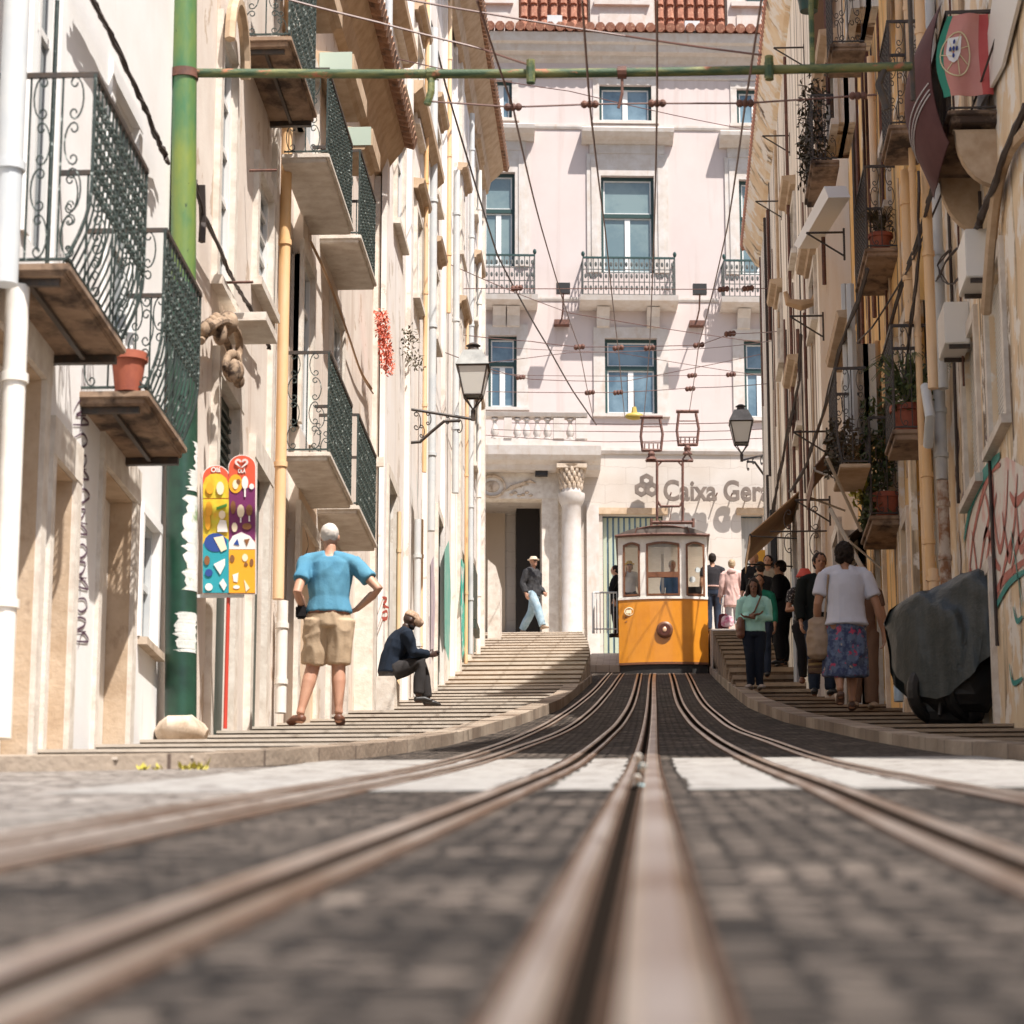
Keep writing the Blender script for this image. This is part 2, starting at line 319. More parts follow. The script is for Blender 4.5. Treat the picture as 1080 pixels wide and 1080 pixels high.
struct('road', mb, cobble)
pale = cobblemat('pale granite setts', (.17,.145,.125), (.33,.295,.26), (.10,.08,.065), 7.5, (.7,1.25))
mb = MB(); y = 1.0
while y < 13.6:
    mb.quad((-14,y,g(y)+.003),(-.99,y,g(y)+.003),(-.99,y+.4,g(y+.4)+.003),(-14,y+.4,g(y+.4)+.003)); y += .4
struct('side_street_paving', mb, pale)
def path(T, y): return interp(T, y)
KL = [(0,-9),(12.55,-9),(12.9,-3.3),(13.2,-2.7),(13.6,-2.3),(14.8,-1.95),(17,-1.68),(20,-1.53),(27,-1.42),(36,-1.2),(52,-1.12),(56,-1.25),(61,-1.52),(70,-1.52)]
KR = [(0,9),(13.0,9),(13.4,2.8),(13.8,2.3),(14.4,2.0),(16.3,1.82),(20,1.72),(25,1.6),(29,1.45),(36,1.33),(54,1.33),(60,1.36),(70,1.36)]
def edge(T, y): return interp(T, y)
def steps(name, T, S, xwall, y0, y1, pitch_near, pitch_far, ysplit, side, m, rise):
    mb = MB(); ms = MB(); y = y0
    while y < y1-1e-6:
        p = .35 if y < 14.3 else (pitch_near if y < ysplit else pitch_far)
        yn = min(y+p, y1)
        za, zb = S(y), S(yn); rz = (zb-za)*rise(y)
        xa, xb = edge(T,y), edge(T,yn)
        zt0 = za; zt1 = zb-rz
        mb.quad((xwall,y,zt0),(xa,y,zt0),(xb,yn,zt1),(xwall,yn,zt1))
        # nosing stone: a slightly proud riser
        lp = max(.012, min((zb-za*(yn/max(y,1)))*.58, (zb-zt1)*.6))
        mb.quad((xwall,yn,zt1),(xb,yn,zt1),(xb,yn,zb-lp),(xwall,yn,zb-lp)); ms.quad((xwall,yn-.035,zb-lp),(xb,yn-.035,zb-lp),(xb,yn,zb-lp),(xwall,yn,zb-lp)); ms.quad((xwall,yn-.035,zb-lp),(xb,yn-.035,zb-lp),(xb,yn-.035,zb+.001),(xwall,yn-.035,zb+.001)); ms.quad((xwall,yn-.035,zb+.001),(xb,yn-.035,zb+.001),(xb,yn,zb+.001),(xwall,yn,zb+.001))
        mb.quad((xa,y,zt0-.5),(xb,yn,zt1-.5),(xb,yn,zt1),(xa,y,zt0))
        y = yn
    struct(name.replace('pavement','pavement_edges').replace('stairs','stair_edges'), ms, 'nosing_shaded' if side > 0 else 'nosing')
    return struct(name, mb, m)
M['nosing'] = mat('nosing stone', (.60,.52,.43), .85, (.50,.42,.335), sc=4, bump=.3, bsc=25); M['nosing_shaded'] = mat('shade brown nosing stone', (.36,.27,.19), .85, (.26,.185,.12), sc=4, bump=.3, bsc=25)  # second nosing tone has the shade of the right side put into its colour
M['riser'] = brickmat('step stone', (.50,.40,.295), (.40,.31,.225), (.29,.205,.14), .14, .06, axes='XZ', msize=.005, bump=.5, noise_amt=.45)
M['calc'] = calc
steps('left_pavement', KL, SL, -9, 12.6, 44, 1.7, 1.7, 30, -1, 'calc', lambda y: .6)
steps('left_stairs', KL, SL, -6.5, 44.01, 60, 1.0, 1.0, 30, -1, 'riser', lambda y: .8)
M['riser_shaded'] = brickmat('shade brown step stone', (.30,.205,.135), (.22,.15,.098), (.14,.09,.058), .16, .06, axes='XZ', msize=.005, bump=.5, noise_amt=.5)  # darker copy of the step stone, right-side shade put into the colour
steps('right_pavement', KR, SR, 9, 13.05, 36.7, 1.8, 1.8, 18, 1, 'riser_shaded', lambda y: .45)
steps('right_stairs', KR, SR, 6.5, 36.71, 57, 1.7, 1.15, 46, 1, 'riser_shaded', lambda y: .82)
mb = MB()
for side, T, S, a in ((-1,KL,SL,60.0),(1,KR,SR,57.0)):
    y = a
    while y < 80:
        yn = y+1; xw = -40 if side < 0 else 40
        xa, xb = edge(T,y), edge(T,yn)
        mb.quad((xw,y,S(y)),(xa,y,S(y)),(xb,yn,S(yn)),(xw,yn,S(yn))); mb.quad((xa,y,S(y)-1),(xb,yn,S(yn)-1),(xb,yn,S(yn)),(xa,y,S(y)))
        y = yn
mb.quad((-1.52,61.6,10.45),(1.36,61.6,10.45),(1.36,65.2,11.35),(-1.52,65.2,11.35))
mb.quad((-1.52,65.2,11.35),(1.36,65.2,11.35),(1.36,80,11.62),(-1.52,80,11.62))
mb.quad((-1.52,61.6,9),(1.36,61.6,9),(1.36,61.6,10.45),(-1.52,61.6,10.45))
struct('plaza', mb, plz)
# kerbs as running stones
def kerb(name, T, S, ya, yb, wdt, side, h=.018):
    mb = MB(); y = ya; rnd = random.Random(3)
    while y < yb:
        L_ = rnd.uniform(.7,1.1); yn = min(y+L_, yb); yy = yn-(.012 if y > 15 else .001)
        n = 3
        for k in range(n):
            a = y+(yy-y)*k/n; b = y+(yy-y)*(k+1)/n
            xa, xb = edge(T,a), edge(T,b); za, zb = S(a)+h, S(b)+h; dz = -.35
            w_ = wdt*side
            o = rnd.uniform(-.004,.004)
            P = [V((xa-w_*.15,a,za+dz)),V((xa+w_,a,za+dz)),V((xb+w_,b,zb+dz)),V((xb-w_*.15,b,zb+dz)),V((xa-w_*.15,a,za+o)),V((xa+w_,a,za+o)),V((xb+w_,b,zb+o)),V((xb-w_*.15,b,zb+o))]
            mb.add(P, [(0,3,2,1),(4,5,6,7),(0,1,5,4),(1,2,6,5),(2,3,7,6),(3,0,4,7)])
        y = yn
    return struct(name, mb, 'kerb')
kerb('left_kerb', KL, lambda y: SL(y) if y < 44 else g(y)+.13, 12.9, 60, .2, -1)
kerb('right_kerb', KR, lambda y: SR(y) if y < 37 else g(y)+.13, 13.4, 60, .2, 1)
# ------------------------------------------------------------- rails
def smoothpath(P, step=.25):
    P = sorted((y,x) for x,y in P); out = []
    n = len(P)
    def xx(y):
        for i in range(n-1):
            if y <= P[i+1][0] or i == n-2:
                y0,x0 = P[i]; y1,x1 = P[i+1]; t = (y-y0)/(y1-y0)
                m0 = (P[i+1][1]-P[max(i-1,0)][1])/(P[i+1][0]-P[max(i-1,0)][0]); m1 = (P[min(i+2,n-1)][1]-P[i][1])/(P[min(i+2,n-1)][0]-P[i][0])
                h = y1-y0; t = min(max(t,0),1)
                return (2*t**3-3*t*t+1)*x0+(t**3-2*t*t+t)*h*m0+(-2*t**3+3*t*t)*x1+(t**3-t*t)*h*m1
    y = P[0][0]
    while y < P[-1][0]:
        out.append((xx(y), y)); y += step
    return out
def strip(mb, P, off, wid, h0, h1):
    pts = []
    for i,(x,y) in enumerate(P):
        a = P[max(i-1,0)]; b = P[min(i+1,len(P)-1)]
        t = V((b[0]-a[0], b[1]-a[1], 0)).normalized(); nrm = V((t.y,-t.x,0))
        pts.append((V((x,y,g(y)))+nrm*(off-wid/2), V((x,y,g(y)))+nrm*(off+wid/2)))
    for (a,b),(c,d) in zip(pts, pts[1:]):
        up0, up1 = V((0,0,h0)), V((0,0,h1)); bv = (b-a)*.24
        mb.quad(a+up1+bv, b+up1-bv, d+up1-bv, c+up1+bv)
        mb.quad(a+up0, a+up1-V((0,0,.006)), c+up1-V((0,0,.006)), c+up0); mb.quad(b+up0, b+up1-V((0,0,.006)), d+up1-V((0,0,.006)), d+up0)
        mb.quad(a+up1-V((0,0,.006)), a+up1+bv, c+up1+bv, c+up1-V((0,0,.006))); mb.quad(b+up1-V((0,0,.006)), b+up1-bv, d+up1-bv, d+up1-V((0,0,.006)))
RT = {
 'outermost left groove rail beside the kerb': ([(-1.12,-4),(-1.12,8),(-1.1,17),(-1.08,23),(-1.05,30.9),(-1.0,37.9),(-.94,43.8),(-.9,50),(-.86,61.5)], [(-.045,.038),(.034,.028)], (-.008,.04)),
 'left groove rail running second from the kerb': ([(-.95,-4),(-.93,8),(-.9,19),(-.81,24),(-.76,29.8),(-.71,37.8),(-.64,48.6),(-.58,61.5)], [(-.045,.038),(.034,.028)], (-.008,.04)),
 'left rail of the tram track, bright groove rail left of the slot': ([(-.47,-4),(-.46,2),(-.43,6),(-.41,12),(-.38,20),(-.3,29.6),(-.24,39.4),(-.21,52.4),(-.2,62)], [(-.045,.044),(.042,.03)], (.002,.06)),
 'centre cable slot rail with dark gap': ([(0,-4),(-.005,6),(0,16),(.02,25),(.05,37.6),(.08,52.8),(.12,62)], [(-.082,.036),(.014,.074)], (-.044,.045)),
 'right rail of the tram track just right of the slot': ([(.47,-4),(.48,3.5),(.55,9),(.57,14),(.52,21.5),(.47,29.5),(.44,39.3),(.48,52.6),(.5,62)], [(-.05,.04),(.04,.034)], (-.002,.05)),
 'outermost right groove rail beside the right kerb': ([(.95,-4),(.95,7),(.93,19.9),(.83,25),(.8,31),(.77,40),(.82,52.5),(.86,62)], [(-.045,.038),(.035,.03)], (-.005,.04)),
}
for lab, (P, heads, gap) in RT.items():
    P2 = smoothpath([(x,y) for x,y in P])
    t = thing('tram_rail', lab, 'rail', (P2[0][0], P2[0][1], g(P2[0][1])), 0, 'steel rails and slot in the street')
    mb = MB()
    for off, wd in heads: strip(mb, P2, off, wd*.88, 0, .012)
    mb.build('rail_head', 'steel', t)
    mb = MB()
    for off, wd in heads: strip(mb, P2, off-wd/2-.004, .012, 0, .007); strip(mb, P2, off+wd/2+.004, .012, 0, .007)
    mb.build('rusty_web', 'webrust', t)
    mb = MB()
    pts = []
    strip(mb, P2, gap[0], gap[1]+.03, .0, .006)
    mb.build('groove', 'gap', t)
# white painted band across the street
M['paint'] = mat('worn white road paint', (.30,.285,.26), .8, (.22,.20,.18), sc=6, stain2=(.10,.08,.068), s2_sc=7, s2_lo=.555, s2_hi=.61, bump=.5, bsc=14)
mb = MB(); rnd = random.Random(5)
for xa, xb in ((-1.05,-.49),(-.33,-.11),(.115,.47),(.62,.88),(1.0,1.9),(-1.9,-1.17)):
    yy = 8.4
    while yy < 15.6:
        yn = min(yy+.4, 15.7); e = .02*rnd.random()
        mb.quad((xa+e,yy,g(yy)+.004),(xb-e,yy,g(yy)+.004),(xb-e,yn,g(yn)+.004),(xa+e,yn,g(yn)+.004)); yy = yn
o = struct('crossing_paint', mb, 'paint')
# litter in the slot, weeds at the kerb
mb = MB()
P0 = V((-.035,8.6,g(8.6)+.02))
for k in range(7):
    a = k*.6; mb.ell(P0+V((.012*math.sin(a*3),k*.16-.4,.012+.012*math.cos(a*2))), .013,.085,.010)
solo('wrapper', mb, mat('white wrapper',(.75,.68,.58),.5,(.15,.5,.6),sc=9,lo=.55,hi=.62), 'crumpled white and cyan wrapper lying in the cable slot at the crossing', 'litter')
for px, py, lab, n, s_ in ((203,806,'yellow green weed at the foot of the left kerb',26,.07),(160,808,'low dry yellow weed by the left kerb',16,.06)):
    c = atY(px, 812, 13.3); c.z = g(13.3)
    mb = MB(); rnd = random.Random(px)
    for k in range(n):
        a = rnd.random()*6.28; b = V((math.cos(a)*.5, math.sin(a)*.5, rnd.uniform(.5,1)))*s_*rnd.uniform(.5,1)
        p = c+V((rnd.uniform(-.06,.06), rnd.uniform(-.03,.03), 0)); q = V((-b.y, b.x, 0)).normalized()*.012
        mb.quad(p, p+b*.5+q, p+b, p+b*.5-q)
    solo('weed', mb, 'yleaf', lab, 'weed')
# ------------------------------------------------------------- wall building kit
def wall_mb(fr, u0, u1, v0, v1, holes, D=5.0, rev=.22, slope=None):
    mb = MB()
    hs = [h[:4] for h in holes]
    us = sorted(set([u0,u1]+[x for h in hs for x in (h[0],h[1]) if u0 < x < u1]))
    vv = sorted(set([v0,v1]+[x for h in hs for x in (h[2],h[3]) if v0 < x < v1]))
    for a, b in zip(us, us[1:]):
        for c, d in zip(vv, vv[1:]):
            mu, mv = (a+b)/2, (c+d)/2
            if any(h[0] < mu < h[1] and h[2] < mv < h[3] for h in hs): continue
            mb.quad(fr(a,c), fr(b,c), fr(b,d), fr(a,d))
    for h in holes:
        a,b,c,d = h[:4]; r = h[4] if len(h) > 4 else rev
        mb.quad(fr(a,c), fr(a,d), fr(a,d,-r), fr(a,c,-r)); mb.quad(fr(b,c), fr(b,d), fr(b,d,-r), fr(b,c,-r))
        mb.quad(fr(a,d), fr(b,d), fr(b,d,-r), fr(a,d,-r)); mb.quad(fr(a,c), fr(b,c), fr(b,c,-r), fr(a,c,-r))
        mb.quad(fr(a,c,-r), fr(b,c,-r), fr(b,d,-r), fr(a,d,-r))
    mb.quad(fr(u0,v0), fr(u0,v1), fr(u0,v1,-D), fr(u0,v0,-D)); mb.quad(fr(u1,v0), fr(u1,v1), fr(u1,v1,-D), fr(u1,v0,-D))
    mb.quad(fr(u0,v1), fr(u1,v1), fr(u1,v1,-D), fr(u0,v1,-D)); mb.quad(fr(u0,v0,-D), fr(u1,v0,-D), fr(u1,v1,-D), fr(u0,v1,-D))
    return mb
def window(fr, par, a, b, c, d, r=.14, fm='wframe', gm='dglass', cols=2, rows=(.3,), fw=.05, local=False, name='window', bottom=True):
    mb = MB(); mb.box(fr,a,a+fw,c,d,-r,-r+.06); mb.box(fr,b-fw,b,c,d,-r,-r+.06)
    mb.box(fr,a+fw,b-fw,d-fw,d,-r,-r+.058)
    if bottom: mb.box(fr,a+fw,b-fw,c,c+fw,-r,-r+.058)
    for k in range(1, cols):
        x = a+(b-a)*k/cols; mb.box(fr,x-fw*.5,x+fw*.5,c+fw,d-fw,-r+.003,-r+.05)
    for q in rows:
        z = d-(d-c)*q
        for k in range(cols):
            x0 = a+(b-a)*k/cols+fw*.5; x1 = a+(b-a)*(k+1)/cols-fw*.5
            mb.box(fr,x0,x1,z-fw*.5,z+fw*.5,-r+.004,-r+.046)
    w_ = mb.build(name, fm, par, local=local)
    p = MB(); p.quad(fr(a,c,-r+.02), fr(b,c,-r+.02), fr(b,d,-r+.02), fr(a,d,-r+.02))
    pp = p.build('pane', gm, w_, local=local); return w_
def surround(fr, par, a, b, c, d, t=.12, p=.04, m='stonew', sill=True, name='window_surround', local=False):
    mb = MB(); mb.box(fr,a-t,a,c,d,.0,p); mb.box(fr,b,b+t,c,d,.0,p); mb.box(fr,a-t,b+t,d,d+t,0,p+.003)
    if sill: mb.box(fr,a-t-.03,b+t+.03,c-.08,c,0,p+.05)
    return mb.build(name, m, par, local=local)
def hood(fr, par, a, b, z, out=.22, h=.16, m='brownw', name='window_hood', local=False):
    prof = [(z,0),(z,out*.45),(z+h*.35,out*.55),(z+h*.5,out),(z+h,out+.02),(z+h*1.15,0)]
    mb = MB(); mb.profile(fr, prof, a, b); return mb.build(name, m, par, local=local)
def pipe(par, pts, r, m, name='drainpipe', rings=True):
    mb = MB(); mb.tube(pts, r, 12)
    if rings:
        a, b = V(pts[0]), V(pts[-1]); L_ = (b-a).length; n = max(2, int(L_/1.7))
        for k in range(n):
            c = a+(b-a)*((k+.4)/n); d = (b-a).normalized()
            mb.tube([c, c+d*.05], r*1.22, 12)
    return mb.build(name, m, par, smooth=True)
def vpipe(par, X, px, y0, y1, r, m, **k):
    # a vertical pipe near wall plane X whose middle shows at px between the two heights y0 (top) and y1 (bottom)
    P = atX(px, (y0+y1)/2, X); a = atY(px, y0, P.y); b = atY(px, y1, P.y)
    return pipe(par, [(X,P.y,a.z),(X,P.y,b.z)], r, m, **k)
# scroll work
def cscroll(P, u, v, s, r, mb, n=4, turns=1.25, flip=1):
    """C scroll in the plane (u,v): an arc with curled ends"""
    pts = []
    for k in range(9):
        a = math.pi*(-.5+k/8.0); pts.append(P+u*(math.cos(a)*s*.5*flip)+v*(math.sin(a)*s))
    def curl(c, sg):
        o = []
        for k in range(8):
            t = k/7; a = math.pi*.5+t*2*math.pi*.75; rr = s*.28*(1-t*.55)
            o.append(P+u*(math.cos(a)*rr*flip)+v*(sg*(s-s*.28+math.sin(a)*rr)))
        return o
    top = curl(P, 1); bot = curl(P, -1)
    mb.tube(bot[::-1]+pts+top, r, n, cap=False)
def railing(fr, par, u0, u1, v0, v1, w, bar=.11, r=.008, mtop='iron', m='giron', belly=0, ends=True, near_scroll=True, wall_w=0.0, dense=2, hr=.022):
    """railing on three sides of a slab: outer side at depth w, ends back to the wall"""
    mb = MB(); U = fr.u.normalized(); Vv = fr.v.normalized(); Wv = fr.w.normalized()
    def col(u, w_, ):
        if belly:
            pts = []
            H = v1-v0
            for t in (0,.06,.14,.22,.3,.38,1): 
                o = belly*math.sin(min(t/.38,1)*math.pi/2) if t < .38 else belly
                pts.append(fr(u, v0+H*t, w_-belly+o))
            return pts
        return [fr(u,v0,w_), fr(u,v1,w_)]
    n = max(2, int(round((u1-u0)/bar)))
    rnd = random.Random(int(u0*100))
    for k in range(n+1):
        u = u0+(u1-u0)*k/n
        mb.tube(col(u,w), r if 0 < k < n else r*1.6, 4)
        if dense and k < n:
            um = u+(u1-u0)/n*.5; H = v1-v0
            lo = .4 if belly else .1
            q = lo
            while q < .93:
                z = v0+H*q; s = (u1-u0)/n*.42
                for sg in (1,-1):
                    mb.tube([fr(um+sg*s*.1,z-H*.035,w),fr(um+sg*s,z-H*.01,w),fr(um+sg*s*.7,z+H*.03,w),fr(um+sg*s*.1,z+H*.045,w)], r*.75, 4)
                mb.ell(fr(um,z,w), s*.42, s*.42, H*.022, nu=5, nv=4) if dense > 1 else None
                q += .115
    # end panels
    for (ue, do) in ((u0, True), (u1, ends)):
        if not do: continue
        H = v1-v0; D = w-wall_w
        k = max(1, int(round(D/.19)))
        for i in range(1, k):
            ww = wall_w+D*i/k; mb.tube([fr(ue,v0,ww),fr(ue,v1,ww)], r, 4)
        if near_scroll:
            rows = max(2, int(round(H/.26)))
            for i in range(rows):
                zc = v0+H*(i+.5)/rows
                for j in range(k):
                    wc = wall_w+D*(j+.5)/k; s = H/rows*.46
                    cscroll(fr(ue,zc,wc-D/k*.12), Wv, Vv, s, r*.75, mb, flip=(D/k)/s*.55*(1 if (i+j)%2 else -1))
        for zz in (v0, v0+.001): pass
        mb.tube([fr(ue,v0,wall_w),fr(ue,v0,w-(belly or 0))], r*1.4, 4)
    mb.tube([fr(u0,v0,w-belly),fr(u1,v0,w-belly)], r*1.8, 4)
    o = mb.build('railing', m, par)
    t = MB(); t.tube([fr(u0,v1,wall_w),fr(u0,v1,w),fr(u1,v1,w)]+([fr(u1,v1,wall_w)] if ends else []), hr, 4)
    t.build('handrail', mtop, par)
    return o
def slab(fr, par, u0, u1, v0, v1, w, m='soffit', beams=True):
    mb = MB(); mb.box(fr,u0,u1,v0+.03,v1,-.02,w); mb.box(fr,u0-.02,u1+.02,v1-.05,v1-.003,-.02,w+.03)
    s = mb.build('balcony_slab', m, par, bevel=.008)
    if beams:
        b = MB(); b.box(fr,u0+.05,u0+.09,v0-.012,v0+.028,0,w*.9); b.box(fr,u1-.06,u1+.0,v0-.02,v0+.027,0,w*.95); b.box(fr,u0+.091,u1-.061,v0-.005,v0+.02,w*.45,w*.52)
        b.build('iron_beam', 'iron', par)
    return s
def balcony_at(fr, X, sgn, par, near, far, out, railtop_y, belly=0, th=.12, m='giron', rail=True, dense=2, beams=True, sm='soffit', inset=0, **k):
    """near / far: pixels of the bottom outer corners of the slab; out: how far it stands out from wall plane X"""
    Xo = X+sgn*out
    A = atX(near[0], near[1], Xo); B = atX(far[0], far[1], Xo)
    z = (A.z+B.z)/2; u0, u1 = A.y, B.y
    bal = bpy.data.objects.new('balcony', None); COL.objects.link(bal); bal.parent = par; bal.empty_display_size = .2
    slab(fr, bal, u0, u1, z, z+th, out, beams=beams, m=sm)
    if rail:
        T = atY(near[0], railtop_y, u0)
        railing(fr, bal, u0+.02, u1-.02, z+th+.03, T.z, out+belly-inset, belly=belly, m=m, dense=dense, **k)
    return bal, u0, u1, z+th
def leafclump(mb, c, R, n, s, rnd, sq=1.0):
    for _ in range(n):
        a, b = rnd.random()*6.28, rnd.uniform(-1,1); q = math.sqrt(1-b*b); rr = R*rnd.random()**.4
        p = V(c)+V((math.cos(a)*q*rr, math.sin(a)*q*rr, b*rr*sq))
        d = V((rnd.gauss(0,1), rnd.gauss(0,1), rnd.gauss(0,1))).normalized()*s; e = d.orthogonal().normalized()*s*.45
        mb.quad(p-d, p+e, p+d, p-e)
def stroke(mb, fr, pts, wd, w=.004, taper=True):
    """painted stroke: a thin ribbon on a wall; pts are (u,v)"""
    P = [V((p[0],p[1])) for p in pts]; m = len(P); L_ = []; R_ = []
    for i,p in enumerate(P):
        t = P[min(i+1,m-1)]-P[max(i-1,0)]
        t = t.normalized() if t.length > 1e-9 else V((1,0)); nn = V((-t.y,t.x))
        h = wd/2*(1 if not taper else (.35+.65*math.sin(math.pi*(i+.5)/m)))
        L_.append(p+nn*h); R_.append(p-nn*h)
    for i in range(m-1):
        mb.quad(fr(L_[i].x,L_[i].y,w),fr(R_[i].x,R_[i].y,w),fr(R_[i+1].x,R_[i+1].y,w),fr(L_[i+1].x,L_[i+1].y,w))
def wl(X, *pp):
    return [ (lambda q: (q.y,q.z))(atX(x,y,X)) for x,y in pp ]
def spl(pts, n=5):
    out = []
    for i in range(len(pts)-1):
        p0 = pts[max(i-1,0)]; p1 = pts[i]; p2 = pts[i+1]; p3 = pts[min(i+2,len(pts)-1)]
        for k in range(n):
            t = k/n
            out.append(tuple(.5*((2*b)+(-a+c)*t+(2*a-5*b+4*c-d)*t*t+(-a+3*b-3*c+d)*t**3) for a,b,c,d in zip(p0,p1,p2,p3)))
    out.append(tuple(pts[-1])); return out
# ============================================================= LEFT SIDE
X1, X2, X3, X4, X5 = -3.65, -3.6, -3.5, -3.4, -3.35
def U(px, X, py=500): return atX(px, py, X).y
def Zt(px, py, X): return atX(px, py, X).z
def bounds_hole(X, x0, x1, ytop, ybot=None, S=SL):
    u0, u1 = U(x0,X,(ytop+(ybot or 740))/2), U(x1,X,(ytop+(ybot or 740))/2)
    zt = Zt(x1, ytop, X); zb = Zt(x1, ybot, X) if ybot else S(u0)-.3
    return [u0,u1,zb,zt]
# ---- white house, nearest on the left
s1 = U(176,X1,700)
b1 = thing('townhouse', 'white plastered house nearest on the left with two pot-bellied iron balconies', 'building', (X1,(12+s1)/2,SL(12)), 0, 'houses lining the left pavement')
f1 = LF(X1)
hA = bounds_hole(X1,-25,38,392); hB = bounds_hole(X1,50,73,502); hC = bounds_hole(X1,103,137,525); hD = bounds_hole(X1,148,165,560,690)
d1 = [U(30,X1,150),U(56,X1,150),Zt(30,255,X1),Zt(56,255,X1)+3.0]
hE = bounds_hole(X1,112,139,127,405)
hG = bounds_hole(X1,60,84,-300,-120)
H1 = [hA+[.24], hB+[.22], hC+[.24], hD+[.15], d1, hE, hG]
wall_mb(f1, 10, s1, 0, 14.5, H1).build('wall', 'white', b1)
for h in (hA,hB,hC):
    t = .1
    mb = MB(); mb.box(f1,h[1],h[1]+t*1.4,h[2],h[3],0,.03); mb.box(f1,h[0]-t,h[0],h[2],h[3],0,.03); mb.box(f1,h[0]-t,h[1]+t*1.4,h[3],h[3]+.24,0,.034)
    mb.build('stone_door_frame', 'stonew', b1)
    mb = MB(); mb.box(f1,h[1]-.012,h[1]-.001,h[2],h[3]-.003,-.235 if h is not hB else -.215,-.002); mb.box(f1,h[0]+.01,h[1]-.015,h[3]-.012,h[3]-.001,-.2,-.002)
    mb.build('door_jamb', mat('stained bounce brown limestone',(.60,.46,.33),.9,(.44,.31,.20),sc=3,stain=(.25,.16,.10),stain_sc=(6,6,3),stain_lo=.58,stain_hi=.75,bump=.5,bsc=25), b1)  # brown of bounced light and shading painted into the jamb stone
    mb = MB(); mb.box(f1,h[0]+.01,h[1]-.02,h[2],h[3]-.02,-.2,-.16); o = mb.build('door', 'twhite' if h is not hB else 'stonew', b1)
mb = MB(); mb.box(f1, hD[0]-.06, hD[1]+.06, hD[2]-.06, hD[2]-.005, 0, .07); mb.build('window_sill','stoneb',b1)
window(f1,b1,*hD,r=.1,fm='greypipe',cols=1,rows=(.5,)); surround(f1,b1,*hD,t=.07,p=.02,sill=False,m='white')
for h in (d1,hE,hG):
    window(f1,b1,*h,r=.08,fm='wframe',gm='dglass',cols=2,rows=(.25,.55)); surround(f1,b1,*h,t=.12,p=.03,sill=False,m='white')
mb = MB(); mb.box(f1,10,s1-.002,SL(12)+3.5+ .0,SL(12)+3.62,0,.035)
vpipe(b1, X1+.14, 14, -120, 300, .072, 'greypipe'); vpipe(b1, X1+.14, 9, 302, 779, .066, 'twhite')
vpipe(b1, X1+.03, 56, -100, 330, .014, 'giron', rings=False)
bal,u0,u1,zf = balcony_at(f1,X1,1,b1,(68,296),(127,381),.42,78,belly=.13,th=.10)
bal2,u0b,u1b,zfb = balcony_at(f1,X1,1,b1,(152,430),(192,489),.42,242,belly=.10,th=.12)
# scribbled tag on the white pier
mb = MB(); rnd = random.Random(11)
xs_ = 84
for k,(yy) in enumerate(range(428,690,19)):
    base = [(xs_-7,yy+6),(xs_-2,yy-5),(xs_+6,yy-3),(xs_+3,yy+5),(xs_-5,yy+9),(xs_+7,yy+11)]
    if k%3 == 1: base = [(xs_-7,yy),(xs_+8,yy+2),(xs_+1,yy-7),(xs_-1,yy+9)]
    if k%3 == 2: base = [(xs_-6,yy-3),(xs_+3,yy-7),(xs_+8,yy+2),(xs_-1,yy+8),(xs_-7,yy+2)]
    base = [(x+rnd.uniform(-1.5,1.5),y+rnd.uniform(-1.5,1.5)) for x,y in base]
    stroke(mb, f1, spl(wl(X1,*base)), .018, .006)
mb.build('graffiti', mat('purple black spray paint',(.10,.05,.08),.7), b1)
# cable bundle crossing this wall
mb = MB(); rnd = random.Random(2)
for k in range(4):
    P = spl([(88,-20),(112,28),(135,75),(150,108),(165,145),(178,171)])
    mb.tube([atX(x+rnd.uniform(-2,2), y+rnd.uniform(-2,2), X1+.09+.012*k) for x,y in P], .014, 5)
solo('cable_bundle', mb, 'cable', 'dark sagging cable bundle running down the wall of the white house at upper left', 'cable')
mb = MB()
for k in range(3):
    P = spl([(206,190),(215,225),(235,270),(248,300),(262,322),(280,355),(284,368)])
    mb.tube([atX(x+rnd.uniform(-1.5,1.5), y+rnd.uniform(-1.5,1.5), X2+.10+.012*k) for x,y in P], .013, 5)
mb.tube([atX(x, y, X2+.12) for x,y in ((213,195),(214,235),(213,255))], .03, 5)
solo('cable_bundle', mb, 'cable', 'twisted cable bundle above the carved doorway of the cream house', 'cable')
# ---- second house: cream with carved doorway
s2 = U(303,X2,600)
b2 = thing('townhouse', 'cream house with carved stone doorway behind the tall green pole', 'building', (X2,(s1+s2)/2,SL(22)), 0, 'houses lining the left pavement')
f2 = LF(X2)
gA = bounds_hole(X2,222,243,425); gB = bounds_hole(X2,262,276,505)
gC = bounds_hole(X2,228,243,60,330); gD = bounds_hole(X2,272,290,60,118); gE = bounds_hole(X2,268,283,210,330)
wall_mb(f2, s1+.002, s2, 0, 16.5, [gA+[.3],gB+[.2],gC,gE]).build('wall','cream',b2)
mb = MB(); mb.box(f2,gA[0]+.02,gA[1]-.003,gA[2],gA[3]-.003,-.09,-.04); mb.build('door','door_dark',b2)
mb = MB()
for k in range(9):
    z = gA[3]-.12-k*.09; mb.box(f2,gA[0]+.05,gA[1]-.05,z-.03,z,-.04,-.01)
mb.build('fanlight_louvre','giron',b2)
mb = MB(); mb.box(f2,gB[0]+.003,gB[1]-.003,gB[2],gB[3]-.003,-.09,-.04); mb.build('door','door_dark',b2)
for h in (gA,gB):
    mb = MB(); mb.box(f2,h[1],h[1]+.2,h[2],h[3],0,.06); mb.box(f2,h[0]-.16,h[0],h[2],h[3],0,.06); mb.box(f2,h[0]-.16,h[1]+.2,h[3],h[3]+.22,0,.066)
    mb.build('stone_door_frame','stonew',b2)
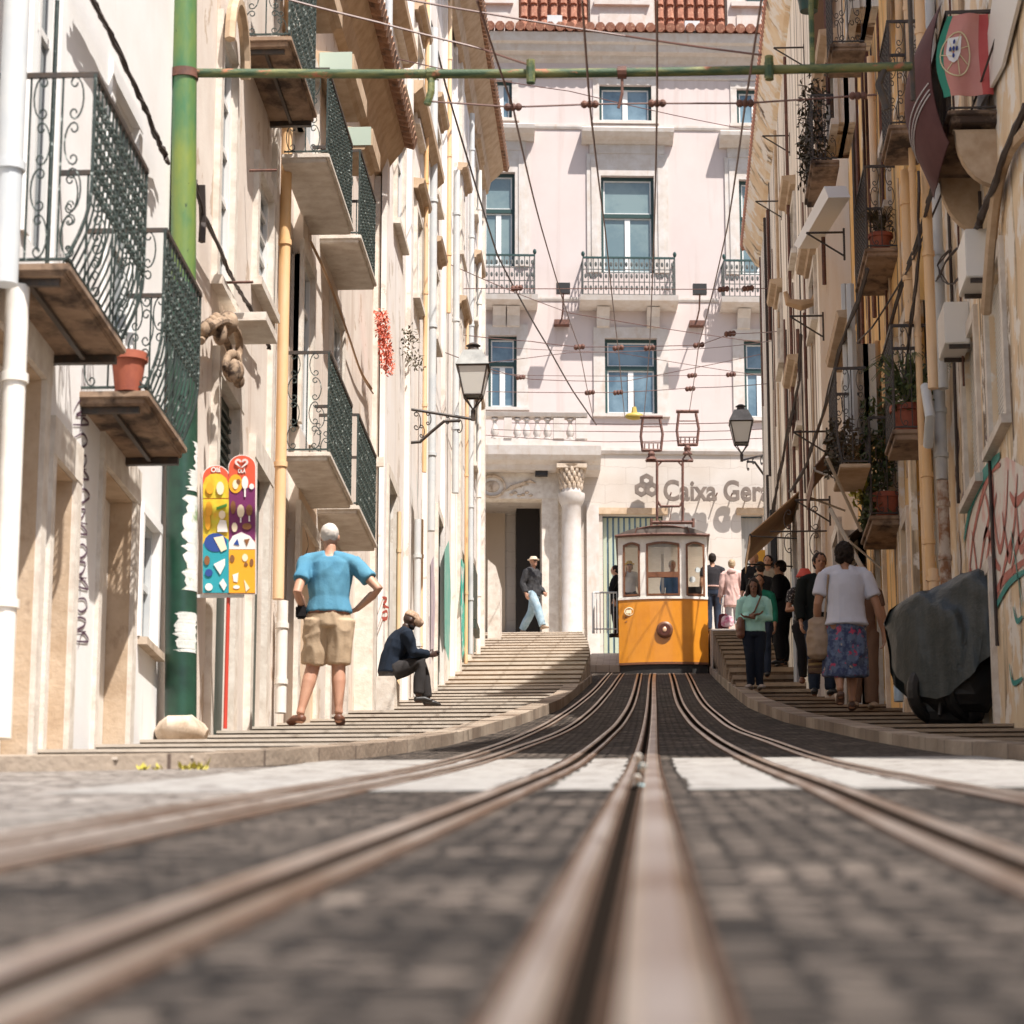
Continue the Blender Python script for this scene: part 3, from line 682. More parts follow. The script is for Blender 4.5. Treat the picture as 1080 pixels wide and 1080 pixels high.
# carved ornament: scrolled pediment with shell over the door
mb = MB(); rnd = random.Random(4)
def wp(x,y,o): 
    p = atX(x,y,X2+o); return p
mb.tube([wp(x,y,.1) for x,y in spl([(212,360),(218,352),(226,350),(234,354),(240,364),(243,374),(244,384)])], [.032]*31, 8)
mb.tube([wp(x,y,.16) for x,y in spl([(221,345),(237,338),(250,350),(252,372),(244,388)])], .034, 8)
for k in range(16):
    a = k/15*math.pi*1.5; mb.ell(wp(245+math.cos(a)*7, 386-math.sin(a)*12, .17), .034,.04,.045, nu=8, nv=6)
mb.ell(wp(249,392,.2), .07,.07,.1); mb.ell(wp(252,402,.22), .05,.05,.06); mb.ell(wp(240,340,.14),.09,.1,.1)
for k in range(7): mb.ell(wp(216+k*4, 338+abs(k-3)*3, .12), .05,.05,.07, nu=8, nv=6)
mb.ell(wp(232,352,.14),.06,.06,.1)
mb.ell(wp(247,391,.27),.055,.05,.10); mb.build('carved_pediment', mat('dark carved stone',(.40,.29,.20),.9,(.20,.13,.08),sc=7,stain=(.05,.03,.02),stain_sc=(8,8,8),stain_lo=.52,stain_hi=.62,bump=.6,bsc=25), b2, smooth=True)
mb = MB(); mb.box(f2, U(232,X2,300), U(246,X2,300), Zt(240,355,X2), Zt(240,346,X2), 0, .4); mb.build('stone_bracket','stonew',b2)
for h in (gC,gE):
    window(f2,b2,*h,r=.07,cols=1,rows=(.2,.4,.6,.8)); surround(f2,b2,*h,t=.14,p=.05)
# arched hood over the window
pa = [(U(236,X2,80)+math.cos(a)*.45, Zt(240,72,X2)+math.sin(a)*.5) for a in [math.pi*k/10 for k in range(11)]]
mb = MB(); stroke(mb, f2, pa, .12, .1, False)
mb2 = MB(); mb2.tube([f2(a,b,.12) for a,b in pa], .05, 6); mb2.build('arched_hood','brownw',b2)
balcony_at(f2,X2,1,b2,(304,57),(331,128),.42,-120,th=.13,sm='soffit')
vpipe(b2, X2+.09, 300, -60, 632, .055, 'opipe'); vpipe(b2, X2+.09, 297, 634, 752, .055, 'twhite')
mb = MB(); mb.box(f2, U(286,X2,200), U(289,X2,200), Zt(287,560,X2), Zt(287,-20,X2), 0, .05); mb.build('pilaster_strip','stonew',b2)
for x,y0,y1 in ((222,170,210),(232,260,300)):
    mb = MB(); mb.tube([wp(x,y0,.05), wp(x+11,y1,.05)], .02, 5)
for (xa,ya,xb) in ((263,180,275),(236,298,248)):
    mb = MB(); a_ = wp(xa,ya,.05); mb.tube([a_, a_+V((.25,0,0))], .012, 6); mb.build('wall_hook','rust',b2)
# ---- third house: green balconies, peach ground floor
s3 = U(393,X3,600)
b3 = thing('townhouse', 'peach and cream house with four green iron balconies stacked in pairs', 'building', (X3,(s2+s3)/2,SL(28)), 0, 'houses lining the left pavement')
f3 = LF(X3)
holes3 = []
def h3(x0,x1,yt,yb): 
    h = bounds_hole(X3,x0,x1,yt,yb); holes3.append(h); return h
kA = bounds_hole(X3,312,330,575); kB = bounds_hole(X3,346,362,610); holes3 += [kA+[.25],kB+[.25]]
w3 = [h3(316,327,290,472), h3(347,359,345,520), h3(316,333,85,172), h3(347,358,160,250)]
zt3 = atX(410,112,X3+.3).z
wall_mb(f3, s2+.003, s3, 0, zt3+.35, holes3).build('wall','cream',b3)
mb = MB(); mb.box(f3, s2+.02, U(331,X3,650), SL(s2)-.3, Zt(318,490,X3), 0, .012); mb.build('ochre_plaster_band','peach',b3)
for h in (kA,kB):
    mb = MB(); mb.box(f3,h[0]+.003,h[1]-.003,h[2],h[3]-.003,-.12,-.07); mb.build('door','twood',b3)
    surround(f3,b3,*h,t=.16,p=.05,sill=False,name='stone_door_frame')
for h in w3:
    window(f3,b3,*h,r=.07,cols=2,rows=(.25,)); surround(f3,b3,*h,t=.12,p=.04,sill=False)
for near,far,rt in (((344,183),(370,242),72),((378,260),(394.5,307),158),((345,497),(369.5,532),371),((376,549),(395,580),437)):
    balcony_at(f3,X3,1,b3,near,far,.42,rt,th=.12,beams=False,sm='stonew')
# boxed window hoods with pale end panels
for (xa,ya),(xb,yb) in (((358,45),(362,52)),):
    pass
for n_,(xn,yn,xf,yf) in enumerate(((343,-30,361,36),(373,88,387,121),(393,160,401,183))):
    Xo = X3+.42; A = atX(xn,yn,Xo); B = atX(xf,yf,Xo); z = (A.z+B.z)/2
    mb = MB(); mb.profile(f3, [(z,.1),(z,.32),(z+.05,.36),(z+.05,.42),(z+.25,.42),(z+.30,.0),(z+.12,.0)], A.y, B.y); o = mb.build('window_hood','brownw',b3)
    mb = MB(); mb.box(f3, A.y-.012, A.y-.002, z+.05, z+.27, .05, .4); mb.build('end_panel', mat('pale green lead',(.42,.50,.42),.5), o)
# eave with round tiles and plaster cove
mb = MB(); mb.profile(f3, [(zt3-.45,0),(zt3-.4,.1),(zt3-.2,.18),(zt3-.02,.32),(zt3+.06,.36),(zt3+.06,0)], s2+.2, s3+.02); mb.build('cove_cornice','brownw',b3)
mb = MB(); y = s2+.2
while y < s3+.05:
    mb.tube([(X3-.6,y,zt3+.42),(X3+.5,y,zt3+.10)], .09, 8); y += .2
mb.build('roof_tiles','clay',b3)
mb = MB(); mb.box(f3, s3-.28, s3+.02, SL(s3)-.3, zt3-.45, 0, .08); mb.box(f3,s3-.33,s3+.04,Zt(397,505,X3),Zt(397,495,X3),0,.16); mb.box(f3,32.15,32.6,SL(32)-.3,Zt(398,615,X3+.2),0,.22); mb.build('corner_pilaster','stonew',b3)
mb = MB()
for pts in ([(316,560),(319,575),(315,590),(320,600)],[(332,565),(336,590),(331,610)],[(341,580),(345,600),(340,610),(346,625)],[(309,700),(311,730),(308,745)]):
    stroke(mb, f3, spl(wl(X3,*pts)), .03, .06)
mb.build('graffiti', mat('grey brown spray paint',(.16,.10,.08),.8), b3)
mb = MB(); P = spl([(328,255),(340,280),(352,310),(368,355),(380,390),(392,410)])
mb.tube([atX(x,y,X3+.07) for x,y in P], .014, 5); mb.tube([atX(x+1.5,y+5,X3+.07) for x,y in P], .01, 5)
solo('cable', mb, mat('ochre cable sheath',(.45,.28,.16),.7), 'thin brown cable slanting down the wall beside the green balconies', 'cable')
# ---- fourth house: tall pale wall with pilasters and pipes
s4 = U(479,X4,550)
b4 = thing('townhouse', 'tall pale house with long brown cornice and many drainpipes, lantern on its wall', 'building', (X4,(s3+s4)/2,SL(38)), 0, 'houses lining the left pavement')
f4 = LF(X4)
def hh(X,x0,x1,yt,yb): return bounds_hole(X,x0,x1,yt,yb)
w4 = [hh(X4,416,424,155,262), hh(X4,437,442,240,330), hh(X4,456,460,295,370), hh(X4,417,424,-60,60), hh(X4,437,443,60,155),hh(X4,457,462,150,225)]
dr4 = [hh(X4,404,412,612,None), hh(X4,462,467,600,None)]
dr4[0] = bounds_hole(X4,406,414,520); dr4[1] = bounds_hole(X4,459,466,560)
wall_mb(f4, s3+.003, s4, 0, 27.5, w4+[d+[.25] for d in dr4]).build('wall','pale',b4)
for h in w4:
    window(f4,b4,*h,r=.06,cols=2,rows=(.25,)); surround(f4,b4,*h,t=.12,p=.05)
    hood(f4,b4,h[0]-.25,h[1]+.3,h[3]+.28,out=.15,h=.14)
for h in dr4:
    mb = MB(); mb.box(f4,h[0]+.003,h[1]-.003,h[2],h[3]-.003,-.09,-.04); mb.build('door','doorg',b4); surround(f4,b4,*h,t=.15,p=.05,sill=False,name='stone_door_frame')
for px,ya,yb,r,m in ((449.5,-80,498,.035,'opipe'),(456,30,560,.07,'greypipe'),(474,-80,330,.04,'opipe'),(420,540,738,.03,'opipe'),(440,548,735,.05,'greypipe'),(443.5,548,735,.035,'opipe'),(410,-40,110,.05,'greypipe')):
    vpipe(b4, X4+.1, px, ya, yb, r, m)
for px,wd in ((402,.3),(428,.22),(447,.15),(466,.22),(477,.15)):
    u = U(px,X4,400); mb = MB(); mb.box(f4,u-wd/2,u+wd/2,SL(u)-.3,27.3,0,.07); mb.build('pilaster_strip','pale',b4)
for (xa,ya,xb,yb) in ((453,118,475,181),(432,3,448,66)):
    A = atX(xa,ya,X4+.3); B = atX(xb,yb,X4+.3); z = (A.z+B.z)/2
    mb = MB(); mb.profile(f4, [(z,0),(z,.09),(z+.06,.15),(z+.1,.2),(z+.2,.21),(z+.22,0)], A.y, B.y); mb.build('string_cornice','brownw',b4)
mb = MB(); stroke(mb,f4,wl(X4,(434,500),(436,560),(434,620)),.06,.076); stroke(mb,f4,wl(X4,(436,640),(438,690)),.05,.076)
stroke(mb,f4,wl(X4,(466,575),(467,620),(466,690)),1.5,.082)
mb.build('graffiti', mat('green spray paint',(.12,.42,.33),.7,(.3,.5,.42),sc=4), b4)
mb = MB(); stroke(mb,f4,wl(X4,(455,590),(456,630),(455,690)),.9,.012); stroke(mb,f4,wl(X4,(447,650),(448,700)),.2,.082)
mb.build('graffiti', mat('mauve spray paint',(.42,.33,.40),.7,(.6,.5,.5),sc=3), b4)
mb = MB(); 
for pts in ([(397,630),(402,632),(398,638),(404,641)],[(397,646),(402,645),(402,652),(397,652),(397,646)],[(405,644),(405,654)]): stroke(mb,f4,spl(wl(X4,*pts)),.05,.074)
mb.build('graffiti', mat('red spray paint',(.5,.08,.05),.7), b4)
# ---- fifth house with deep tiled eave
yE = 54.5
b5 = thing('townhouse', 'pale narrow house furthest up on the left with deep bracketed eave', 'building', (X5,(s4+yE)/2,SL(50)), 0, 'houses lining the left pavement')
f5 = LF(X5)
zt5 = atX(527,152,X5+.42).z
w5 = [hh(X5,483,486.5,350,410), hh(X5,498,501,440,500), hh(X5,484,487,210,280), hh(X5,499,502,300,350), hh(X5,499,502,180,240)]
dr5 = [bounds_hole(X5,486,491,590)+[.25], bounds_hole(X5,500,504,600)+[.25]]
wall_mb(f5, s4+.003, yE, 0, zt5+.1, w5+dr5).build('wall','pale',b5)
for h in w5:
    window(f5,b5,*h,r=.06,cols=1,rows=(.5,)); hood(f5,b5,h[0]-.3,h[1]+.4,h[3]+.2,out=.16,h=.14); surround(f5,b5,*h,t=.12,p=.05)
for h in dr5:
    mb = MB(); mb.box(f5,h[0]+.003,h[1]-.003,h[2],h[3]-.003,-.09,-.04); mb.build('door','doorg',b5)
for px,ya,yb,r,m in ((481,180,520,.06,'greypipe'),(497,120,690,.05,'greypipe'),(492,330,700,.035,'opipe'),(505,180,690,.05,'twhite')): vpipe(b5, X5+.1, px, ya, yb, r, m)
for px,wd in ((484,.5),(495,.3),(509,.5)):
    u = U(px,X5,400); mb = MB(); mb.box(f5,u-wd/2,min(u+wd/2,yE+.004),SL(u)-.3,zt5-.5,0,.06); mb.build('pilaster_strip','stonew',b5)
# cornice and bracketed eave
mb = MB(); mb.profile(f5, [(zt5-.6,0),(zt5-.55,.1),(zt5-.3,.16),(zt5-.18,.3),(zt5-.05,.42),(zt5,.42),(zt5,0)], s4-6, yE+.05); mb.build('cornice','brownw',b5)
mb = MB(); y = s4-6
while y < yE+.3:
    mb.tube([(X5-.5,y,zt5+.35),(X5+.52,y,zt5+.04)], .08, 7); y += .19
mb.build('roof_tiles','clay',b5)
mb = MB()
for pts,wd in (([(484,592),(484,640),(485,690)],.75),([(487,600),(486,640)],.5)): stroke(mb,f5,wl(X5,*pts),wd*1.6,.07)
mb.build('graffiti', mat('teal spray paint',(.02,.45,.34),.7,(.7,.7,.65),sc=3,lo=.5,hi=.6), b5)
mb = MB(); mb.box(f5,U(493,X5,600),U(497,X5,600),Zt(494,655,X5),Zt(494,597,X5),.06,.12); mb.box(f5,U(493,X5,600)+.1,U(497,X5,600)+.1,Zt(494,665,X5),Zt(494,655,X5),.06,.16)
solo('menu_board', mb, mat('green black board',(.03,.045,.03),.5,(.3,.3,.25),sc=12,lo=.62,hi=.66), 'dark green notice board hung on the far left wall', 'notice board')
# gate pier at the top of the stairs
mb = MB(); P = atX(519,690,-3.25); y = 57.5
mb.prism([V((-3.42,y,SL(y)-.3)),V((-3.16,y,SL(y)-.3)),V((-3.16,y,SL(y)+1.2)),V((-3.25,y,SL(y)+1.55)),V((-3.42,y,SL(y)+1.7))], (0,.8,0))
solo('stone_pier', mb, 'stonew', 'rounded stone pier at the top of the left stairs', 'pier')
# red blossom creeper on the wall
mb = MB(); rnd = random.Random(8)
for k in range(22):
    t = k/21; p = atX(402+7*t, 332+58*t, X4+.16); leafclump(mb, p, .1, 26, .03, rnd)
solo('blossom_garland', mb, 'redfl', 'hanging string of red blossoms on the pale wall', 'plant')
mb = MB()
for (x,y) in ((430,350),(433,358),(431,368),(436,378),(440,385)): leafclump(mb, atX(x,y,X4+.12), .14, 30, .035, rnd)
solo('wall_weed', mb, 'dleaf', 'dry brown weed growing from the pale wall left of the lantern', 'plant')
# pot on the second balcony
def pot(c, r, h, label, plant=None, pm='leaf', group=None, R=.2, n=160):
    t = thing('flower_pot', label, 'flower pot', c, 0, group)
    c = V(c); mb = MB(); mb.tube([c, c+V((0,0,h*.8)), c+V((0,0,h*.8)), c+V((0,0,h))], [r*.72, r*.95, r*1.1, r*1.1], 18); mb.build('pot','terra',t,smooth=True)
    if plant:
        mb = MB(); rnd = random.Random(int(c.y*100)); leafclump(mb, c+V((0,0,h+R*.6)), R, n, .05, rnd)
        if plant == 'spiky':
            for k in range(50):
                a = rnd.random()*6.28; L_ = R*rnd.uniform(1,1.9); pts = [c+V((0,0,h))+V((math.cos(a)*L_*q, math.sin(a)*L_*q, R*1.6*math.sin(q*2.2)))for q in (0,.35,.7,1)]
                mb.tube(pts, [.008,.008,.006,.002], 3)
        mb.build('foliage', pm, t)
    return t
pc = atX(123,404,X1+.36); pot((X1+.30, u0b+.05-.0, zfb+.001), .115, .26, 'terracotta pot standing on the lower white-house balcony floor')
# ============================================================= BANK FACADE AT THE TOP
TH = math.radians(4.6); FO = V((0,70,11.0))
ex = V((math.cos(TH), math.sin(TH), 0)); en = V((math.sin(TH), -math.cos(TH), 0))
def FW(x, y, w=0):
    d = ray(x,y); O = FO+en*w; t = O.dot(en)/d.dot(en); p = d*t-O; return (p.dot(ex), p.z)
ff = Fr((0,0,0),(1,0,0),(0,0,1),(0,-1,0))      # local frame of the facade thing
bf = thing('bank_building', 'pink and stone bank facade closing the top of the street with green framed windows', 'building', FO, TH)
def FR(x0,x1,y0,y1,w=0):
    xm, ym = (x0+x1)/2, (y0+y1)/2
    return [FW(x0,ym,w)[0], FW(x1,ym,w)[0], FW(xm,y1,w)[1], FW(xm,y0,w)[1]]
def fz(y, x=660, w=0): return FW(x,y,w)[1]
att = [FR(517,540,85,125), FR(632,687,90,128), FR(777,815,94,131)]
frn = [FR(509,543,182,281), FR(634,690,186,288), FR(780,822,190,290)]
mid = [FR(515,545,354,430), FR(638,693,357,437), FR(785,818,359,441)]
gA_ = FR(636,700,543,700); gA_[2] = 0; gB_ = FR(783,806,543,700); gB_[2] = 0
door = FR(500,571,528,667); door[2] = -.2
zS = fz(477,640)   # string course between stone ground floor and pink upper wall
eave = fz(42,660)
wall = wall_mb(ff, -12, 12, zS+.002, eave, [h+[.2] for h in att+frn+mid], D=9)
wall.build('upper_wall','facade',bf,local=True)
wall_mb(ff, -12, 12, -.3, zS, [gA_+[.25], gB_+[.25], door+[1.6]], D=8.9).build('ground_floor_wall','fstone',bf,local=True)
def frontwin(h, rows, cols=2, name='window', gm='glass'):
    a,b,c,d = h
    mb = MB(); t = .07
    mb.box(ff,a,a+t,c,d,-.19,-.1); mb.box(ff,b-t,b,c,d,-.19,-.1); mb.box(ff,a+t,b-t,d-t*1.3,d,-.19,-.102); mb.box(ff,a+t,b-t,c,c+t*.8,-.19,-.102)
    z = d-(d-c)*rows if rows else None
    if z: mb.box(ff,a+t,b-t,z-.06,z+.05,-.19,-.09)
    w_ = mb.build(name,'gframe',bf,local=True)
    sash = MB(); q = .035
    zt_ = z-.06 if z else d-t*1.3; zb_ = c+t*.8
    segs = [(a+t+(b-a-2*t)*k/cols, a+t+(b-a-2*t)*(k+1)/cols, zb_, zt_) for k in range(cols)]
    if z: segs.append((a+t,b-t,z+.05,d-t*1.3))
    for (s,e,l,u_) in segs:
        sash.box(ff,s+.003,s+q,l,u_,-.18,-.13); sash.box(ff,e-q,e-.003,l,u_,-.18,-.13); sash.box(ff,s+q,e-q,u_-q,u_,-.18,-.131); sash.box(ff,s+q,e-q,l,l+q,-.18,-.131)
    if cols == 2: sash.box(ff,(a+b)/2-.07,(a+b)/2+.07,zb_+.002,zt_-.002,-.175,-.125)
    sash.build('sash','wframe',w_,local=True)
    p = MB(); p.quad(ff(a,c,-.16),ff(b,c,-.16),ff(b,d,-.16),ff(a,d,-.16)); p.build('pane',gm,w_,local=True)
    return w_
M['tealglass'] = mat('teal blind behind glass', (.20,.265,.265), .12, (.14,.20,.215), sc=.9, lo=.42, hi=.58, spec=.8)
M['blueglass'] = mat('blue grey glass', (.07,.12,.16), .08, (.17,.25,.30), sc=.8, lo=.42, hi=.6, spec=.8)
for h in att: frontwin(h, 0, gm='blueglass'); surround(ff,bf,*h,t=.17,p=.035,m='ftrim',local=True)
for h in frn:
    frontwin(h, .40, gm='tealglass')
    a,b,c,d = h
    mb = MB(); mb.box(ff,a-.38,a-.003,c,d+.62,0,.05); mb.box(ff,b+.003,b+.38,c,d+.62,0,.05); mb.box(ff,a-.003,b+.003,d+.003,d+.62,0,.05)
    mb.box(ff,a-.26,a-.1,c,d+.5,.05,.08); mb.box(ff,b+.1,b+.26,c,d+.5,.05,.08); mb.box(ff,a-.3,b+.3,d+.62,d+.88,0,.07)
    mb.build('window_surround','ftrim',bf,local=True)
    z = d+.88
    mb = MB(); mb.profile(ff,[(z,0),(z,.12),(z+.07,.2),(z+.12,.36),(z+.22,.48),(z+.32,.5),(z+.36,.44),(z+.42,0)],a-.52,b+.52)
    for k in range(12):
        u = a-.15+(b-a+.3)*k/11
    mb.build('window_cornice','ftrim',bf,local=True)
for h in mid: frontwin(h, .38, gm='blueglass'); surround(ff,bf,*h,t=.30,p=.05,m='ftrim',local=True)
# string courses, main cornice
for y,hh_,out in ((137,.12,.05),(84,.08,.04),(318,.10,.04)):
    z = fz(y,660); mb = MB()
    segs = [(-12,12)] if y != 318 else [(-12,frn[0][0]-.7),(frn[0][1]+.6,frn[1][0]-.6),(frn[1][1]+.6,frn[2][0]-.6),(frn[2][1]+.7,12)]
    for s,e in segs: mb.profile(ff,[(z,0),(z,out*.6),(z+hh_*.5,out),(z+hh_,out),(z+hh_,0)],s,e)
    mb.build('string_course','ftrim',bf,local=True)
z = zS; mb = MB(); mb.profile(ff,[(z-.05,0),(z-.05,.05),(z+.03,.09),(z+.10,.09),(z+.12,0)],FW(634,480)[0],12); mb.build('string_course','ftrim',bf,local=True)
z0 = fz(64,660)
mb = MB(); mb.profile(ff,[(z0-.1,0),(z0,.10),(z0+.08,.14),(z0+.12,.34),(z0+.30,.40),(z0+.34,.5),(eave-.02,.56),(eave-.02,0)],-12,12); mb.build('main_cornice','ftrim',bf,local=True)
mb = MB()
u = -9
while u < 9:
    mb.tube([ff(u,eave+.55,-1.4),ff(u,eave+.10,.66)], .13, 8); u += .27
mb.build('eave_tiles','tile',bf,local=True)
# mansard: tiled slopes between white dormers
tl = MB()
def mans(xa,xb):
    a, b = FW(xa,20)[0], FW(xb,20)[0]; z0_, z1_ = eave+.45, eave+4.2; n = int((b-a)/.25)
    for k in range(n):
        u = a+(b-a)*(k+.5)/n
        for j in range(9):
            za = z0_+(z1_-z0_)*j/9; zb = z0_+(z1_-z0_)*(j+1.15)/9
            tl.tube([ff(u,za,-.6-.12*(za-z0_)+.03), ff(u,zb,-.6-.12*(zb-z0_)-.03)], [.11,.09], 7)
    tl.quad(ff(a,z0_,-.68),ff(b,z0_,-.68),ff(b,z1_,-1.15),ff(a,z1_,-1.15))
for s,e in ((548,622),(693,768)): mans(s,e)
tl.build('tiled_slope','tile',bf,local=True)
for s,e in ((470,546),(624,691),(770,850)):
    a, b = FW(s,20)[0], FW(e,20)[0]
    mb = MB(); mb.box(ff,a,b,eave+.3,eave+4.5,-4,-.62); mb.box(ff,a+.25,b-.25,eave+.65,eave+1.0,-.62,-.58); mb.box(ff,a+.1,b-.1,eave+1.25,eave+1.38,-.62,-.5)
    dm = mb.build('dormer','ftrim',bf,local=True)
    c_ = (a+b)/2
    mb = MB(); mb.box(ff,c_-.5,c_+.5,eave+1.4,eave+3,-.61,-.57); mb.build('window','gframe',dm,local=True)
mb = MB(); mb.box(ff,-12,12,eave-.02,eave+.6,-8.9,-.64); mb.box(ff,-12,12,eave+.6,eave+4.0,-8.9,-4.1); mb.build('attic_wall','ftrim',bf,local=True)
# iron balconies of the facade
def fbalc(xa,xb,yb,yt):
    w = .62
    a, b = FW(xa,300,w)[0], FW(xb,300,w)[0]; z = FW((xa+xb)/2,yb,w)[1]; zt = FW((xa+xb)/2,yt,w)[1]
    e = bpy.data.objects.new('balcony', None); COL.objects.link(e); e.parent = bf
    mb = MB(); mb.profile(ff,[(z,0),(z,.3),(z+.05,.5),(z+.1,w+.05),(z+.24,w+.08),(z+.24,0)],a-.08,b+.08)
    for u in (a+.55,b-.55): mb.profile(ff,[(z-.5,.0),(z-.45,.12),(z-.2,.2),(z,.42),(z,0)],u-.17,u+.17)
    mb.build('balcony_slab','ftrim',e,local=True)
    r = MB(); z1 = z+.27; H = zt-z1; n = int((b-a)/.13)
    for k in range(n+1):
        u = a+(b-a)*k/n; r.tube([ff(u,z1,w),ff(u,zt,w)], .018, 4)
        if k < n:
            um = u+(b-a)/n/2
            for q in (.18,.5,.82):
                r.ell(ff(um,z1+H*q,w), .035,.012,.07,nu=6,nv=5)
    m_ = 5
    for k in range(m_):
        for u in (a,b): r.tube([ff(u,z1,w*k/m_),ff(u,zt,w*k/m_)], .014, 4)
    for zz in (z1,z1+H*.34,z1+H*.68): r.tube([ff(a,zz,0),ff(a,zz,w),ff(b,zz,w),ff(b,zz,0)], .014, 4)
    r.build('railing', mat('grey painted iron',(.05,.055,.05),.5,(.12,.12,.11),sc=15), e, local=True)
    r = MB(); r.tube([ff(a,zt,0),ff(a,zt,w),ff(b,zt,w),ff(b,zt,0)], .035, 4)
    for u in (a,b): r.ell(ff(u,zt+.1,w),.05,.05,.08,nu=8,nv=6)
    r.build('handrail','gframe',e,local=True)
fbalc(505,564,320,269); fbalc(615,712,321,272); fbalc(764,845,323,275)
# floodlights
for k,(x,y,w_) in enumerate(((594,304,1.0),(738,305,1.0))):
    u, z = FW(x,y,w_)
    t = thing('floodlight', ('black floodlight on an arm between the left and middle facade balconies','black floodlight on an arm between the middle and right facade balconies')[k], 'floodlight', FO+ex*u+en*w_+V((0,0,z)), TH, 'floodlights on the bank facade')
    mb = MB(); mb.box(ff,-.18,.18,-.14,.14,-.1,.05); mb.build('lamp_housing','black',t,local=True)
    mb = MB(); mb.tube([ff(0,-.14,0),ff(0,-.5,-.2),ff(0,-.6,-w_)],.022,6); mb.box(ff,-.2,.2,-.75,-.62,-w_,-w_+.25); mb.build('bracket','rust',t,local=True)
for k,(x,y) in enumerate(((585,24),(730,30))):
    u,z = FW(x,y,.4)
    t = thing('floodlight', ('grey floodlight on the tiled eave below the left roof slope','grey floodlight on the tiled eave below the right roof slope')[k], 'floodlight', FO+ex*u+en*.4+V((0,0,z)), TH, 'floodlights on the eave')
    mb = MB(); mb.box(ff,-.2,.2,-.1,.2,-.15,.05); mb.build('lamp_housing','greypipe',t,local=True)
    mb = MB(); mb.box(ff,-.17,-.13,-.42,-.1,-.1,-.02); mb.box(ff,.13,.17,-.42,-.1,-.1,-.02); mb.build('bracket','rust',t,local=True)
# ---- portal with column, relief and balustrade
pw = 1.15
def P2(x,y,w=pw): return FW(x,y,w)
xl = -8
zb0 = P2(570,492)[1]; zt0 = P2(570,470)[1]; zbal = P2(570,460)[1]; zrail = P2(570,432)[1]
ur = P2(634,480)[0]
pc_ = MB(); pc_.profile(ff,[(zb0,0),(zb0,pw-.35),(zb0+.12,pw-.28),(zb0+.2,pw-.1),(zb0+.32,pw),(zt0,pw+.04),(zt0,0)],xl,ur)
pc_.build('portal_cornice','ftrim',bf,local=True)
mb = MB(); mb.box(ff,xl,P2(617,440)[0],zt0+.003,zbal,0,pw-.25)
mb.build('balustrade_plinth','ftrim',bf,local=True)
mb = MB(); mb.profile(ff,[(zrail-.16,pw-.45),(zrail-.12,pw-.22),(zrail-.02,pw-.18),(zrail,pw-.24),(zrail,pw-.43),(zrail-.02,pw-.47)],xl,P2(620,440)[0]); mb.build('stone_handrail','ftrim',bf,local=True)
for px in (522,546,556,567,578,602):
    u = P2(px,450)[0]; H = zrail-.16-zbal; c = lambda q: ff(u,zbal+H*q,pw-.34)
    mb = MB(); mb.tube([c(0),c(.08),c(.1),c(.3),c(.55),c(.75),c(.9),c(.92),c(1)],[.1,.1,.06,.11,.08,.045,.06,.09,.09],12); mb.build('baluster','ftrim',bf,smooth=True,local=True)
for px,wd in ((590,.28),(614,.3),(536,.2)):
    u = P2(px,450)[0]; mb = MB(); mb.box(ff,u-wd/2,u+wd/2,zbal+.002,zrail-.161,pw-.46,pw-.22); mb.build('pedestal','ftrim',bf,local=True)
# entablature + door frame plane
dw = .45
e0 = P2(590,505,dw)[1]
mb = MB(); mb.box(ff,xl,P2(612,500,dw)[0],P2(570,526,dw)[1],zb0-.002,.0,dw)      # frieze block
mb.box(ff,door[1]+.0,door[1]+.42,-.3,P2(570,526,dw)[1]-.002,0,dw-.02)             # pier right of door
mb.box(ff,door[1]+.42,door[1]+.95,-.3,P2(570,526,dw)[1]-.002,0,dw-.25)
mb.build('portal_pier','stonew',bf,local=True)
mb = MB()   # relief: wreath with scrolling leaves
cx_, cz_ = P2(519,513,dw)
mb.tube([ff(cx_+.33*math.cos(a),cz_+.28*math.sin(a),dw+.03) for a in [k*.35 for k in range(19)]],.04,6)
mb.ell(ff(cx_,cz_,dw),.2,.05,.16)
for k in range(9):
    a0,b0 = cx_+.35+.06*k, cz_-.12+.02*k
    mb.tube([ff(a0,b0,dw+.02),ff(a0+.14,b0+.12,dw+.04),ff(a0+.3,b0+.12-.03*(k%3),dw+.02)],[.02,.035,.01],6)
for k in range(6): mb.ell(ff(cx_+.5+.1*k,cz_-.2+.05*math.sin(k*2),dw),.06,.04,.04,nu=8,nv=6)
mb.build('carved_relief','stoneb',bf,smooth=True,local=True)
# column with capital
uc = (P2(592,600,.8)[0]+P2(614,600,.8)[0])/2; rc = (P2(614,600,.8)[0]-P2(592,600,.8)[0])/2; wc_ = .78
zc1 = P2(603,572-1,.8)[1]
zcap0 = P2(603,545,.8)[1]; zc = lambda y: P2(603,y,.8)[1]
mb = MB(); Zs = [(-.2,1.25),(.55,1.25),(.56,1.12),(.75,1.1),(.8,1.0),(zc(560),.95),(zc(534),.93),(zc(533),1.0),(zc(529),1.2),(zc(524),1.32),(zc(521),1.32),(zc(520),.98),(zc(516),.95)]
mb.tube([ff(uc,z_,wc_) for z_,_ in Zs],[rc*q for _,q in Zs],28); mb.build('column','ftrim',bf,smooth=True,local=True)
mb = MB(); mb.tube([ff(uc,zc(516),wc_),ff(uc,zc(497),wc_),ff(uc,zc(492),wc_)],[rc*.92,rc*1.05,rc*1.35],24)
for j in range(4):
    for k in range(14):
        a = 2*math.pi*(k+.5*(j%2))/14; z_ = zc(513-j*5.2); rr = rc*(.98+.05*j)
        mb.ell(ff(uc+math.cos(a)*rr,z_,wc_+math.sin(a)*rr),.055,.05,.1,nu=6,nv=5)
mb.box(ff,uc-rc*1.45,uc+rc*1.45,zc(491.5),zb0-.002,wc_-rc*1.4,wc_+rc*1.2)
mb.build('capital','stoneb',bf,local=True)
